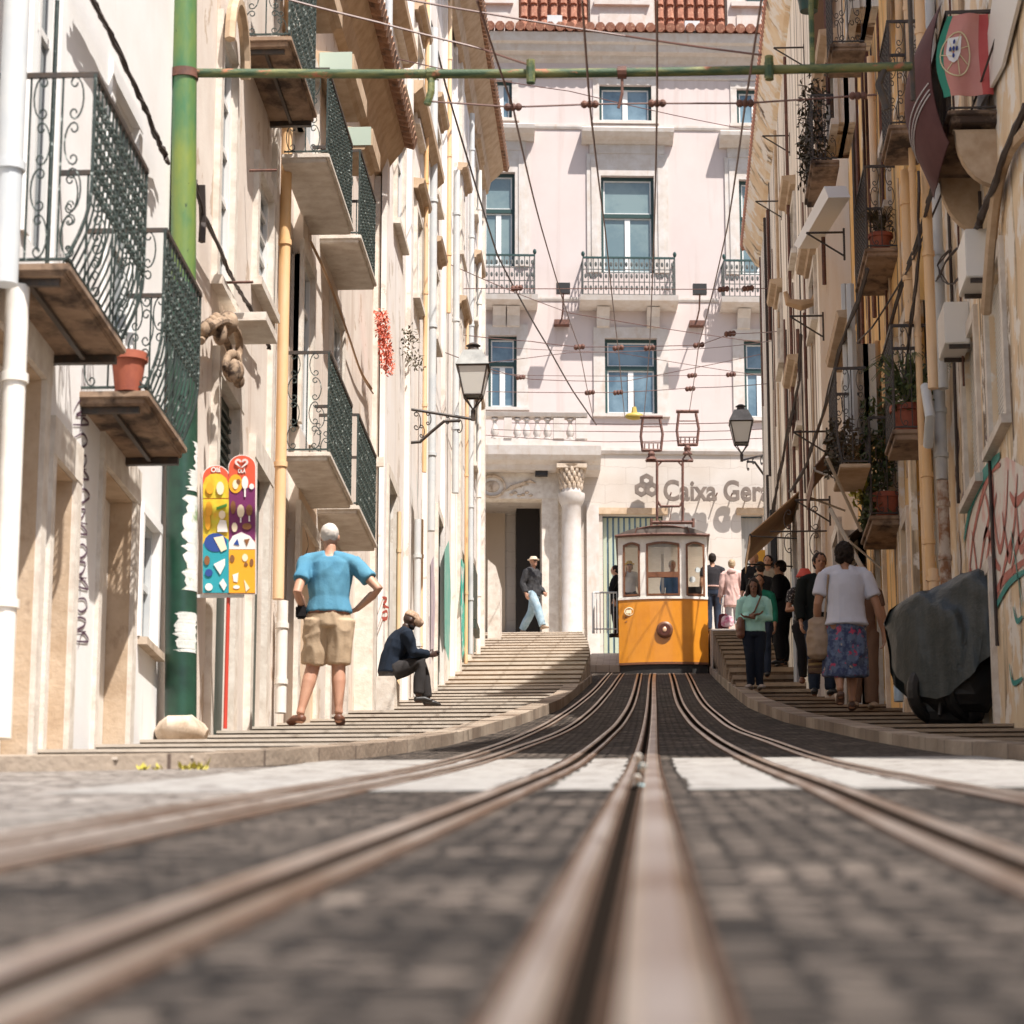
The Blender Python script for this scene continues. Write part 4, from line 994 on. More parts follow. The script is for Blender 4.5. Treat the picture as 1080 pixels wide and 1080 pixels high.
# interior seen through the doorway
mb = MB(); mb.box(ff,-9,door[1]-.9,1.9,door[3]+.3,-1.58,-1.5); mb.build('lobby_wall', mat('beige lobby wall',(.52,.42,.32),.8), bf, local=True)
mb = MB(); mb.box(ff,door[1]-.62,door[1]-.02,-.2,door[3]-.003,-1.55,-.9); mb.box(ff,-9,door[1]-.63,-.2,1.88,-1.57,-1.2); mb.build('dark_doors','dark',bf,local=True)
mb = MB(); mb.box(ff,-9,door[1]-.63,1.7,1.9,-1.2,-1.1); mb.build('wood_rail','twood',bf,local=True)
mb = MB(); mb.box(ff,-.16,.16,-.2,.2,-.1,.1)
u,z = P2(571,494,.6); t = thing('wall_spotlight','small black box spotlight under the portal cornice','spotlight',FO+ex*u+en*.6+V((0,0,z)),TH); mb.build('lamp_housing','black',t,local=True)
mb = MB(); mb.box(ff,-.04,.04,.2,.3,-.05,.05); mb.build('bracket','rust',t,local=True)
# ground floor glazing with blinds
def blinds(h, n, nm, cols):
    a,b,c,d = h
    mb = MB(); mb.box(ff,a,b,c,d,-.24,-.23); o = mb.build('glazing','blueglass',bf,local=True)
    mb = MB()
    for k in range(n):
        u = a+(b-a)*(k+.5)/n; mb.prism([ff(u-.045,c+.05,-.20),ff(u+.045,c+.05,-.17),ff(u+.045,d-.05,-.17),ff(u-.045,d-.05,-.20)],ff(0,0,.006)-ff(0,0,0))
    mb.build('vertical_blind', nm, o, local=True)
blinds(gA_, 11, mat('greenish blind',(.50,.50,.34),.8,(.42,.50,.42),sc=1.5,st=(3,1,.2)), 1)
blinds(gB_, 6, mat('grey blind',(.36,.34,.31),.8), 1)
for h in (gA_,gB_):
    mb = MB(); mb.box(ff,h[0]-.12,h[1]+.12,h[3]+.003,h[3]+.17,0,.09); mb.build('window_lintel','brownw',bf,local=True)
mb = MB(); mb.box(ff,gA_[0]-.42,gA_[0]-.1,0,gA_[3]+.25,0,.1); mb.build('pilaster','ftrim',bf,local=True)
# ---- sign
M['signm'] = mat('weathered bronze letters', (.12,.09,.072), .5, (.19,.145,.115), sc=6)
u0_, zb_ = FW(700,527,.35); u1_, _ = FW(812,527,.35); _, zcap = FW(720,505.5,.35)
sg = thing('bank_sign', 'bronze emblem and lettering Caixa Geral mounted on the stone wall', 'sign', FO+en*.0+ex*u0_+V((0,0,zb_)), TH)
def text_mesh(txt, size, ext, off=.0, sp=1.0):
    cu = bpy.data.curves.new('t','FONT'); cu.body = txt; cu.size = size; cu.extrude = ext; cu.offset = off; cu.space_character = sp; cu.resolution_u = 6
    ob = bpy.data.objects.new('t', cu); COL.objects.link(ob); dg = bpy.context.evaluated_depsgraph_get(); dg.update()
    me = bpy.data.meshes.new_from_object(ob.evaluated_get(dg)); bpy.data.objects.remove(ob); bpy.data.curves.remove(cu); return me
def text_obj(txt, name, par, cap_h, width, ext, m, off=.012, frame=None, loc=(0,0,0)):
    me = text_mesh(txt, 1.0, .5, off)
    xs = [v.co.x for v in me.vertices]; ys_ = [v.co.y for v in me.vertices]; mx, Mx = min(xs), max(xs)
    cy = .73
    for v in me.vertices:
        x = (v.co.x-mx)/(Mx-mx)*width; z = v.co.y/cy*cap_h; y = -(v.co.z+.5)*ext
        v.co = V((x,y,z))+V(loc)
    me.materials.append(M[m] if isinstance(m,str) else m); me.name = name
    o = bpy.data.objects.new(name, me); COL.objects.link(o); o.parent = par; return o
wfull = (u1_-u0_)*1.05
text_obj('Caixa Geral','lettering',sg,(zcap-zb_)*1.0,wfull,.07,'signm',off=.026,loc=(0,-.28,0))
ec = FW(682,513,.35); R_ = .36; ecx = ec[0]-u0_; ecz = ec[1]-zb_
mb = MB()
for k in range(3):
    a = math.pi/2+k*2*math.pi/3
    c = V((ecx+math.cos(a)*R_*.46, 0, ecz+math.sin(a)*R_*.46)); e1 = V((math.cos(a),0,math.sin(a))); e2 = V((-math.sin(a),0,math.cos(a)))
    hexa = [c+e1*(R_*.52*math.cos(q))+e2*(R_*.56*math.sin(q)) for q in [i*math.pi/3+.0 for i in range(6)]]
    pts = hexa+[hexa[0],hexa[1]]
    for i in range(6):
        p,q = hexa[i],hexa[(i+1)%6]; nrm = (q-p).normalized(); inn = (c-(p+q)/2).normalized()
        mb.prism([p+V((0,-.28-.012*k,0)),q+V((0,-.28-.012*k,0)),q+(c-q)*.62+V((0,-.28-.012*k,0)),p+(c-p)*.62+V((0,-.28-.012*k,0))],(0,-.07,0))
mb.build('emblem','signm',sg,local=True)
mb = MB()
for k in range(8): mb.tube([V((.2+k*.4,0,.2)),V((.2+k*.4,-.285,.2))],.02,5)
mb.build('fixing_pin','rust',sg,local=True)
# ============================================================= RIGHT SIDE
XR1, XR2, XR3 = 3.1, 2.85, 2.4
def URr(px, X, py=500): return atX(px, py, X).y
def rh(X,xn,xf,yt,yb=None,S=SR):
    ym = (yt+(yb or 740))/2; u0,u1 = atX(xn,ym,X).y, atX(xf,ym,X).y
    return [u0,u1,(atX(xf,yb,X).z if yb else S(u0)-.3), atX(xf,yt,X).z]
r12 = 28.7; r23 = 36.5; r3e = 55.2
# near (flaking cream) house
c1 = thing('townhouse', 'flaking cream house nearest on the right with roller shutters and graffiti', 'building', (XR1,24,SR(24)), 0, 'houses lining the right pavement')
g1 = RF(XR1)
sh1 = rh(XR1,1062,1045,300,480); sh2 = rh(XR1,1034,1020,365,535); ad = rh(XR1,1050,1040,615,None); an = rh(XR1,1110,1078,170,300)
wall_mb(g1, 13, r12, 0, 15.2, [sh1+[.1],sh2+[.1],ad+[.3]]).build('wall','rcream',c1)
for h in (sh1,sh2):
    mb = MB(); n = 34
    for k in range(n):
        z = h[2]+(h[3]-h[2])*k/n; mb.profile(g1,[(z,-.1),(z+.01,-.05),(z+(h[3]-h[2])/n*.8,-.05),(z+(h[3]-h[2])/n*.9,-.1)],h[0],h[1])
    mb.build('roller_shutter','shutter',c1); surround(g1,c1,*h,t=.14,p=.04,m='stonew')
mb = MB(); mb.box(g1,ad[0],ad[1],ad[2],ad[3],-.28,-.2); mb.build('door','stonew',c1); surround(g1,c1,*ad,t=.12,p=.05,m='stonew',sill=False,name='stone_door_frame')
mb = MB(); mb.box(g1,r12-.5,r12-.002,SR(28)-.3,15,0,.045); mb.build('corner_pilaster','shutter',c1)
# arched stone band high up, near the frame edge
mb = MB()
aa = [(1043,158),(1052,150),(1066,120),(1076,95)]
mb.tube([atX(x,y,XR1-.08) for x,y in spl([(1040,330),(1046,250),(1052,200),(1062,165),(1080,140),(1100,130)])], .05, 6); mb.build('stone_arch','brownw',c1)
mb = MB(); q = [atX(x,y,XR1-.03) for x,y in ((1050,0),(1080,-10),(1060,70),(1033,120))]
mb.prism(q,(-.03,0,0)); mb.build('painted_band','shutter',c1)
# graffiti: white filled letters outlined in red with a teal edge
mb = MB(); PL = wl(XR1,(1020,560),(1030,520),(1046,488),(1062,482),(1080,492),(1100,500),(1100,610),(1080,600),(1062,622),(1040,655),(1024,640))
mb.add([g1(a,b,.004) for a,b in PL],[tuple(range(len(PL)))])
gw = mb.build('graffiti', mat('white spray fill',(.74,.69,.62),.8,(.70,.45,.40),sc=2,lo=.5,hi=.6), c1)
mb = MB()
for pts in ([(1022,630),(1026,575),(1035,530),(1046,498),(1056,490)],[(1030,640),(1036,590),(1042,560),(1050,600),(1052,630)],[(1048,500),(1050,550),(1056,580),(1062,540),(1064,495)],[(1056,620),(1062,590),(1070,560),(1074,500)],[(1068,600),(1074,575),(1082,560)],[(1040,520),(1044,545),(1038,570)],[(1024,600),(1030,612),(1036,600)],[(1066,520),(1072,530),(1082,520)],[(1046,650),(1054,620),(1066,605),(1084,590)],[(1026,560),(1030,590),(1034,625),(1040,600)],[(1040,600),(1044,575),(1048,545),(1052,520)],[(1058,540),(1062,570),(1066,590),(1070,560)],[(1072,520),(1074,550),(1078,580),(1086,560)],[(1046,560),(1050,590),(1056,600)],[(1030,640),(1040,648),(1050,632),(1060,628)]):
    stroke(mb, g1, spl(wl(XR1,*pts)), .09, .010)
mb.build('graffiti', mat('red spray paint outline',(.42,.09,.06),.7,(.5,.2,.16),sc=5), c1)
mb = MB()
for pts,wd in (([(1018,570),(1026,530),(1040,500),(1056,480)],.14),([(1040,670),(1052,640),(1066,615),(1086,600)],.07),([(1068,560),(1074,600),(1080,640)],.04),([(1070,640),(1074,655),(1080,650)],.05),([(1066,700),(1070,720),(1080,715)],.05)):
    stroke(mb, g1, spl(wl(XR1,*pts)), wd, .014)
mb.build('graffiti', mat('teal spray paint edge',(.03,.25,.22),.7), c1)
mb = MB()
for pts in ([(1008,440),(1012,470),(1008,500),(1014,520)],[(1016,480),(1020,500),(1014,530)],[(1040,460),(1046,480),(1042,500)],[(1012,560),(1014,600),(1010,640)]): stroke(mb,g1,spl(wl(XR1,*pts)),.06,.006)
mb.build('graffiti', mat('purple brown spray paint',(.20,.12,.12),.7), c1)
# pipes of the corner
vpipe(c1, XR1-.13, 985.5, -60, 410, .062, 'greypipe'); vpipe(c1, XR1-.13, 992, 412, 506, .062, 'greypipe'); vpipe(c1, XR1-.13, 996, 507, 620, .058, mat('rust stained pipe',(.30,.15,.08),.8,(.62,.55,.48),sc=6,lo=.45,hi=.6))
# ochre house
c2 = thing('townhouse', 'ochre painted house in the middle of the right side with plants on its balconies', 'building', (XR2,(r12+r23)/2,SR(32)), 0, 'houses lining the right pavement')
g2 = RF(XR2)
hs2 = [rh(XR2,965,952,40,118), rh(XR2,940,928,180,262), rh(XR2,968,955,350,435), rh(XR2,944,932,455,540), rh(XR2,963,955,560,None)+[.3], rh(XR2,936,930,575,None)+[.3]]
wall_mb(g2, r12+.002, r23, 0, 17.5, hs2).build('wall','orange',c2)
for h in hs2[:4]: window(g2,c2,*h[:4],r=.14,cols=2,fm='wframe'); surround(g2,c2,*h[:4],t=.14,p=.05)
for h in hs2[4:]:
    mb = MB(); mb.box(g2,h[0],h[1],h[2],h[3],-.28,-.2); mb.build('door','twood' if h is hs2[4] else 'dark',c2); surround(g2,c2,*h[:4],t=.14,p=.05,sill=False,name='stone_door_frame')
for px,y0,y1,r in ((976,-60,410,.05),(979,470,612,.05),(949,-60,120,.045),(921,60,260,.045),(927,360,500,.04),(966,-60,640,.035),(958,180,340,.06),(985,600,640,.05)): vpipe(c2, XR2-.1, px, y0, y1, r, 'opipe')
pipe(c2, [atX(976,408,XR2-.1), atX(981,440,XR2-.1), atX(979,470,XR2-.1)], .05, 'greypipe', rings=False)
for px,y0,y1 in ((957,600,745),(970,560,745)):
    u = URr(px,XR2,650); mb = MB(); mb.box(g2,u-.15,u+.15,SR(u)-.3,SR(u)+4.2,0,.06); mb.build('pilaster_strip','rcream',c2)
# long white house with eave
c3 = thing('townhouse', 'long streaky white house on the right with tiled eave reaching the top', 'building', (XR3,(r23+r3e)/2,SR(45)), 0, 'houses lining the right pavement')
g3 = RF(XR3)
ze = (atX(815,0,XR3-.42).z+atX(791,258,XR3-.42).z)/2
ze = atY(791,258,r3e).z
hs3 = [rh(XR3,884,876,100,172), rh(XR3,905,893,400,500), rh(XR3,862,857,300,360), rh(XR3,840,836,230,290), rh(XR3,846,841,420,470), rh(XR3,906,896,-20,60), rh(XR3,826,823,330,400),
       rh(XR3,872,864,560,None)+[.3], rh(XR3,846,841,560,None)+[.3], rh(XR3,890,884,570,None)+[.3]]
wall_mb(g3, r23+.002, r3e, 0, ze+.1, hs3).build('wall','rwhite',c3)
for h in hs3[:7]: window(g3,c3,*h[:4],r=.14,cols=2,fm='wframe'); surround(g3,c3,*h[:4],t=.12,p=.045); hood(g3,c3,h[0]-.2,h[1]+.2,h[3]+.2,out=.2,h=.14)
for h in hs3[7:]:
    mb = MB(); mb.box(g3,h[0],h[1],h[2],h[3],-.28,-.2); mb.build('door','twood',c3); surround(g3,c3,*h[:4],t=.14,p=.05,sill=False,name='stone_door_frame')
mb = MB(); mb.profile(g3,[(ze-.5,0),(ze-.45,.08),(ze-.12,.28),(ze+.02,.34),(ze+.02,0)],r23-2,r3e+.04); mb.build('cove_cornice','rcream',c3)
mb = MB(); y = r23-2
while y < r3e+.4:
    mb.tube([(XR3+.6,y,ze+.38),(XR3-.36,y,ze+.07)], .085, 7); y += .19
mb.build('roof_tiles','tile',c3)
mb = MB()
for px,y0,y1,r in ((833,60,520,.03),(851,330,560,.025),(872,-20,110,.03),(893,300,480,.045),(899,300,470,.05),(839,600,730,.05),(868,180,300,.03)):
    P = atX(px,(y0+y1)/2,XR3-.07); mb.tube([(XR3-.07,P.y,atY(px,y0,P.y).z),(XR3-.07,P.y,atY(px,y1,P.y).z)],r,6)
    o = mb.build('drainpipe', 'greypipe' if r > .035 else 'dgreen' if px > 890 else 'rust', c3); mb = MB()
rr = random.Random(31)
for X_,par_,ya_,yb_,n_ in ((XR3,c3,38,54.5,16),(XR2,c2,29.2,36,8),(XR1,c1,24,28,5)):
    for k in range(n_):
        y = ya_+(yb_-ya_)*(k+rr.random()*.7)/n_; z0_ = SR(y)+rr.uniform(.5,6); z1_ = z0_+rr.uniform(2,7)
        z1_ = min(z1_, ze-.6 if X_ == XR3 else 15)
        if z1_ < z0_+.5: continue
        mb = MB(); x_ = X_-.025; mb.tube([(x_,y,z0_),(x_,y+rr.uniform(-.1,.1),(z0_+z1_)/2),(x_,y+rr.uniform(-.05,.05),z1_)],rr.choice((.012,.018,.03)),5); mb.build('wall_conduit', rr.choice(('rust','cable','brownw')), par_)
# ---- unseen house added right of the frame to shade the street, later lowered
c0 = thing('townhouse', 'unseen cream house added beyond the right edge at the low end of the street', 'building', (3.2,-6,-1), 0, 'houses lining the right pavement')
wall_mb(RF(3.2), -22, -2.0, -6, 6.5, [(-6,-5,2,4),(-4,-3,2,4)]).build('wall','rcream',c0)
for h in ((-6,-5,2,4),(-4,-3,2,4)): window(RF(3.2),c0,*h); surround(RF(3.2),c0,*h)
# ---- balconies right
def rb(X,par,near,far,out,rt,**k):
    return balcony_at(RF(X),X,-1,par,near,far,out,rt,m='iron',mtop='iron',**k)
bA = rb(XR1,c1,(1003,125),(985.5,203),.40,12,th=.15,beams=False,dense=0,near_scroll=False)
M['maroon'] = mat('maroon cloth', (.10,.035,.035), .8, (.07,.02,.022), sc=3)
bB = rb(XR2,c2,(940,132),(932.8,190),.34,22,th=.13,beams=False)
bC = rb(XR2,c2,(915,270),(905,318),.34,175,th=.13,beams=False)
bD = rb(XR2,c2,(944,458),(937,498),.36,343,th=.14,beams=False)
bE = rb(XR2,c2,(920,551),(911,588),.36,440,th=.14,beams=False)
bF = rb(XR3,c3,(858,178),(851,222),.30,100,th=.12,beams=False)
bG = rb(XR3,c3,(878,44),(874,98),.34,-60,th=.12,beams=False)
bH = rb(XR3,c3,(889,496),(882,520),.28,388,th=.07,beams=False,belly=.05,sm='brownw')
# arched consoles under the flag balcony
bal,u0,u1,zf = bA
for u in (u0+.12,u1-.14):
    mb = MB(); pts = []
    for k in range(9):
        a = k/8*math.pi/2; pts.append((zf-.17-.42*(1-math.cos(a)), .36*(1-math.sin(a)*1.0)+.0))
    prof = [(zf-.155,.38)]+[(zf-.17-.5*math.sin(a), .36*math.cos(a)) for a in [k*math.pi/16 for k in range(9)]]+[(zf-.8,0),(zf-.155,0)]
    mb.profile(g1, prof, u-.05, u+.05); mb.build('arched_console','brownw',bal)
# plants on balconies
rnd = random.Random(21)
def balcony_plants(b, X, label, pm, n=900, hgt=.9, s=.045, spread=.95):
    bal,u0,u1,zf = b; fr = RF(X); mb = MB()
    for k in range(n):
        q = rnd.random(); u = u0+(u1-u0)*(.03+.9*rnd.random()*spread); w_ = rnd.uniform(.08,.42); z = zf+.05+hgt*rnd.random()**1.3
        p = fr(u,z,w_); d = V((rnd.gauss(0,1),rnd.gauss(0,1),rnd.gauss(0,1))).normalized()*s; e = d.orthogonal().normalized()*s*.5
        mb.quad(p-d,p+e,p+d,p-e)
    return solo('balcony_plants', mb, pm, label, 'plants')
balcony_plants(bF, XR3, 'dry brown creeper filling the small balcony below the crossbar', 'dleaf', 700, 1.2)
balcony_plants(bE, XR2, 'dark green leafy plants spilling over the lowest ochre-house balcony', 'leaf', 1100, 1.35, .05)
balcony_plants(bH, XR3, 'dark shrubs behind the black railing of the white house', 'dleaf', 500, .5)
mb = MB()
for k in range(9): leafclump(mb, RF(XR2)(bE[1]+.1+.1*k, bE[3]-.0+.35+.12*(k%3), .46), .09, 8, .06, rnd)
solo('balcony_plants', mb, 'yleaf', 'yellow green leaves hanging outside the lowest ochre-house balcony', 'plants')
pot((XR2-.2, bD[1]+.25, bD[3]+.001), .17, .3, 'wide clay pot with spiky plant on the ochre-house balcony', 'spiky','leaf',None,.3,260)
pot((XR2-.18, bE[1]+.18, bE[3]+.001), .16, .28, 'clay pot behind the lowest balcony railing on the right')
pot((XR2-.17, bC[1]+.2, bC[3]+.001), .13, .22, 'clay pot with thin twigs on the balcony above the ochre pipe', 'spiky','dleaf',None,.16,60)
# ---- flag and banner on the top right balcony
bal,u0,u1,zf = bA
A = atX(997,15,XR1-.40)
fy = u0-.06
def flagP(x,y,dy=0): return atY(x,y,fy+dy)
fl = thing('flag', 'red and green flag with shield emblem draped over the end of a balcony', 'flag', flagP(1000,100), 0)
def clothgrid(quadfn, nu, nv):
    mb = MB(); P = []
    for j in range(nv+1):
        for i in range(nu+1): P.append(quadfn(i/nu, j/nv))
    mb.add(P,[(j*(nu+1)+i,j*(nu+1)+i+1,(j+1)*(nu+1)+i+1,(j+1)*(nu+1)+i) for j in range(nv) for i in range(nu)]); return mb
def fpos(s,t):  # s across 0..1, t down 0..1
    xl_ = 1001-6*math.sin(t*math.pi)*1.0 ; xl_ = 1000-12*math.sin(min(1,t*1.05)*math.pi*.9)
    xr_ = 1042+6*t
    x = xl_+(xr_-xl_)*s; y = (15+86*t)+s*(-1)
    p = flagP(x,y); p.y += .02*math.sin(s*9+t*3)+(.14*max(0,.3-s)); return p
M['fred'] = mat('faded red cloth', (.50,.10,.085), .8, (.42,.06,.06), sc=2)
M['fpale'] = mat('sun bleached red cloth', (.50,.20,.17), .8, (.56,.27,.23), sc=2)
M['fgreen'] = mat('green cloth', (.03,.22,.15), .8)
def seg(s0,s1,m,nm):
    mb = clothgrid(lambda i,j: fpos(s0+(s1-s0)*i,j), 8, 12); 
    n = len(mb.v); mb.v += [p+V((0,.006,0)) for p in mb.v]; mb.f += [tuple(k+n for k in f) for f in mb.f]
    return mb.build(nm, m, fl, smooth=True)
seg(0,.13,'fgreen','green_field'); seg(.13,.78,'fpale','pale_red_field'); seg(.78,1,'fred','red_field')
mb = MB(); ring = []
for k in range(25):
    a = k/24*2*math.pi; s,t = .34+.27*math.cos(a), .50+.27*math.sin(a); ring.append(fpos(s,t)+V((0,-.008,0)))
mb.tube(ring,.007,4)
for k in range(7):
    a = k/7*6.28; mb.tube([fpos(.34+.06*math.cos(a),.5+.06*math.sin(a))+V((0,-.008,0)), fpos(.34+.25*math.cos(a+.5),.5+.25*math.sin(a+.5))+V((0,-.008,0))],.005,4)
mb.build('armillary_ring', mat('pale gold',(.66,.58,.36),.7), fl)
def disc2(s0,t0,rs,rt,off,m,nm,par=fl,shape=None):
    pts = shape or [(math.cos(k/16*6.283),math.sin(k/16*6.283)) for k in range(16)]
    mb = MB(); mb.prism([fpos(s0+rs*a,t0+rt*b)+V((0,-off,0)) for a,b in pts],(0,-.003,0)); return mb.build(nm,m,par)
sd = disc2(.30,.44,.13,.15,.012,mat('white cloth',(.72,.70,.68),.8),'shield',shape=[(-1,-1),(1,-1),(1,.3),(.6,.9),(0,1.15),(-.6,.9),(-1,.3)])
for a,b in ((0,0),(0,-.085),(0,.085),(-.06,0),(.06,0)): disc2(.30+a,.44+b,.022,.03,.017,mat('navy cloth',(.03,.05,.2),.8),'shield_mark',par=sd)
# maroon banner bulging off the street side
mb = MB(); fr = g1
def bpos(s,t):
    y = atX(1000,60,XR1-.40).y-.03+ (1-s)*.0
    u = u0+(u1-u0)*s; z0_ = zf+1.05; z1_ = zf-.42+.25*abs(s-.5)
    bul = .06+.30*math.sin(t*math.pi)**.8*(1-.2*s)
    return fr(u, z0_+(z1_-z0_)*t, .40+bul*math.sin(math.pi*min(1,.15+s*.8))) 
mb = clothgrid(bpos,16,20); n = len(mb.v); mb.v += [p+V((.008,0,0)) for p in mb.v]; mb.f += [tuple(k+n for k in f) for f in mb.f]
bn = thing('banner','dark maroon scarf-like banner with white stripes bulging over the street from the flag balcony','banner',bpos(.5,1),0)
mb.build('cloth','maroon',bn,smooth=True)
for q in (.0,.045,.075):
    mb = MB(); mb.tube([bpos(.02+.6*k/12, .58+q+.17*(k/12))+V((-.008,-.004,0)) for k in range(13)],.006,4); mb.build('stripe',mat('off white stripe',(.62,.6,.6),.8),bn)
# ---- air conditioners
for (xn,yt,yb,xf,lab) in ((1047,241,300,1020,'white box casing mounted on the right wall, the upper of two'),(1023,318,370,997,'white box casing mounted on the right wall, the lower of two')):
    P = atX(xn,(yt+yb)/2,XR1); out = .25; A = atY(xf+4,yt,P.y); B = atY(xf+4,yb-8,P.y)
    t = thing('wall_box',lab,'box',(XR1,P.y,B.z),0,'white boxes on the right wall')
    mb = MB(); mb.box(g1,P.y,P.y+.62,B.z,A.z,0,.24); mb.build('casing','ac',t,bevel=.01)
    mb = MB(); mb.box(g1,P.y+.03,P.y+.06,B.z-.04,B.z-.001,0,.2); mb.box(g1,P.y+.5,P.y+.53,B.z-.04,B.z-.001,0,.2); mb.build('bracket','iron',t)
# ---- awnings
def awning(lab, X, y0, y1, ztop, drop, out, m, stripe=None):
    fr = RF(X); t = thing('awning', lab, 'awning', (X,(y0+y1)/2,ztop), 0)
    mb = MB(); mb.prism([fr(y0,ztop,0),fr(y1,ztop,0),fr(y1,ztop-drop,out),fr(y0,ztop-drop,out)],(0,0,.02)); mb.prism([fr(y0,ztop-drop,out),fr(y1,ztop-drop,out),fr(y1,ztop-drop-.18,out+.0),fr(y0,ztop-drop-.18,out+.0)],(-.012,0,0)); mb.build('canopy',m,t)
    mb = MB()
    for y in (y0+.02,y1-.02): mb.tube([fr(y,ztop-.75,0),fr(y,ztop-drop-.02,out)],.014,5)
    mb.tube([fr(y0,ztop-drop,out),fr(y1,ztop-drop,out)],.02,6)
    mb.build('frame', 'iron' if not stripe else stripe, t); return t
M['tan'] = mat('tan canvas', (.55,.36,.20), .85, (.45,.27,.15), sc=3); M['tanw'] = mat('pale bracket paint',(.55,.48,.40),.6); M['bcan'] = mat('brown canvas', (.22,.13,.09), .85)
P = atX(842,522,XR3)
aw = awning('tan folding awning over the far shop on the right', XR3, P.y-.2, P.y+2.0, P.z, .68, .78, 'tan')
P = atX(893,478,XR3)
awb = awning('brown awning with pale arms on the white house', XR3, P.y-.9, P.y+.5, P.z+.15, .55, .45, 'bcan', 'tanw')
mb = MB()
a = atX(875,536,XR3-.45); b = atX(916,612,XR3-.05); mb.tube([a,b],.025,6); mb.tube([atX(872,482,XR3-.45), atX(908,560,XR3-.03)],.02,6)
mb.build('folding_arm','tanw',awb)
P = atX(925,575,XR2)
awning('dark brown awning under the lowest ochre balcony', XR2, P.y-.9, P.y+.4, P.z+.25, .35, .42, mat('dark awning cloth',(.05,.03,.022),.8), 'tanw')
# angled board / clothes airer brackets
def wbr(x,y,X,lab,L_=.45):
    p = atX(x,y,X); mb = MB(); mb.tube([p,p+V((-L_,0,0))],.014,5); mb.tube([p+V((-L_,0,0)),p+V((0,0,-.3))],.012,5); mb.tube([p+V((0,0,.05)),p+V((0,0,-.35))],.014,5)
    return solo('clothes_bracket', mb, 'iron', lab, 'bracket', 'iron brackets on the right wall')
wbr(833,143,XR3,'black triangular iron bracket beside the tiled eave, upper one'); wbr(824,212,XR3,'black triangular iron bracket beside the tiled eave, lower one')
wbr(868,333,XR3,'iron bracket under the terracotta ornament'); wbr(848,50,XR3,'black iron bracket at the top of the white house'); wbr(890,245,XR3,'iron bracket beside the slanting white panel'); wbr(872,455,XR3,'iron bracket left of the black balcony'); wbr(875,527,XR3,'iron bracket above the tan awning')
mb = MB(); q = [atX(x,y,XR3-.05) for x,y in ((856,258),(892,196),(897,208),(862,262))]; mb.prism(q,(-.25,0,0)); solo('slanted_panel', mb, 'shutter', 'slanting white panel fixed to the white house under a balcony', 'panel')
mb = MB(); c = atX(845,322,XR3-.2)
mb.tube([c+V((-.22,0,.2)),c+V((-.18,0,.05)),c,c+V((.18,0,.05)),c+V((.24,0,.25))],[.03,.06,.08,.06,.03],8); mb.ell(c+V((.26,0,.3)),.05,.04,.06)
solo('bird_ornament', mb, 'tan', 'small terracotta bird-shaped ornament on a bracket of the white house', 'ornament')
# scroll iron sign bracket
mb = MB(); c = atX(872,560,XR3-.02); Ux, Vz = V((-1,0,0)), V((0,0,1))
mb.tube([c,c+V((-.75,0,0))],.012,5)
for k,(dx,dz,s) in enumerate(((-.15,.18,.16),(-.15,-.18,.16),(-.5,.16,.13),(-.5,-.16,.13))): cscroll(c+V((dx,0,dz)),Ux,Vz,s,.008,mb)
solo('sign_bracket', mb, 'iron', 'empty scrolled iron sign bracket on the white house', 'bracket')
# hanging planter near top
P = atX(853,12,XR3-.25)
t = pot(P, .16, .3, 'dark green planter box hung high on the white house')
for ch in t.children: ch.data = ch.data.copy(); ch.data.materials[0] = M['dgreen']
# black notice box by the far corner
mb = MB(); p = atX(818,560,XR3); mb.box(RF(XR3),p.y-.5,p.y+.8,p.z-1.6,p.z+.3,0.02,.12)
solo('shop_shutter_case', mb, 'black', 'tall black case on the far right corner by the bank', 'case')
# yellow box beside awning
mb = MB(); p = atX(803,590,2.35); 
mb.box(W0,p.x-.1,p.x+.1,p.y,p.y+.3,SR(p.y),p.z+.2); 
pst = solo('yellow_kiosk_post', mb, mat('bright yellow paint',(.75,.38,.03),.4), 'bright yellow post under the tan awning', 'post')
# ============================================================= POLE, CROSSBAR, WIRES
def sweep(label, name, pts, r, m, cat, n=6, group=None, smooth=True):
    mb = MB(); mb.tube(pts, r, n); return solo(name, mb, m, label, cat, group, smooth)
pbx = (193-690)*20.0/2900
PB = atY(191,748,20.0); PX = PB.x; PT = atY(195,-80,20.0)
def PXz(z): return PB.x+(PT.x-PB.x)*(z-PB.z)/(PT.z-PB.z)
t = thing('catenary_pole','tall green steel pole with torn posters standing on a stone block at left','pole',(PX,20.0,PB.z),0)
zt_ = atY(195,-80,20.0).z; zm_ = atY(193,306,20.0).z
mb = MB(); mb.tube([V((PXz(zm_),20.0,zm_)),V((PXz(zt_),20.0,zt_))],.098,24); mb.build('upper_shaft','gpole',t,smooth=True)
mb = MB(); mb.tube([V((PX,20.0,PB.z-.16)),V((PXz(zm_),20.0,zm_-.05)),V((PXz(zm_),20.0,zm_+.04))],[.118,.116,.099],24); mb.build('lower_shaft','dgreen',t,smooth=True)
zb_ = atY(208,77,20.0).z
mb = MB(); mb.tube([V((PXz(zb_),20.0,zb_-.05)),V((PXz(zb_),20.0,zb_+.02))],.112,20); mb.build('clamp','rust',t,smooth=True)
rnd = random.Random(9)
mb = MB()   # torn paper remnants wrapped on the shaft
def wrapP(a,z): return V((PXz(z)+.119*math.sin(a), 20.0-.119*math.cos(a), z))
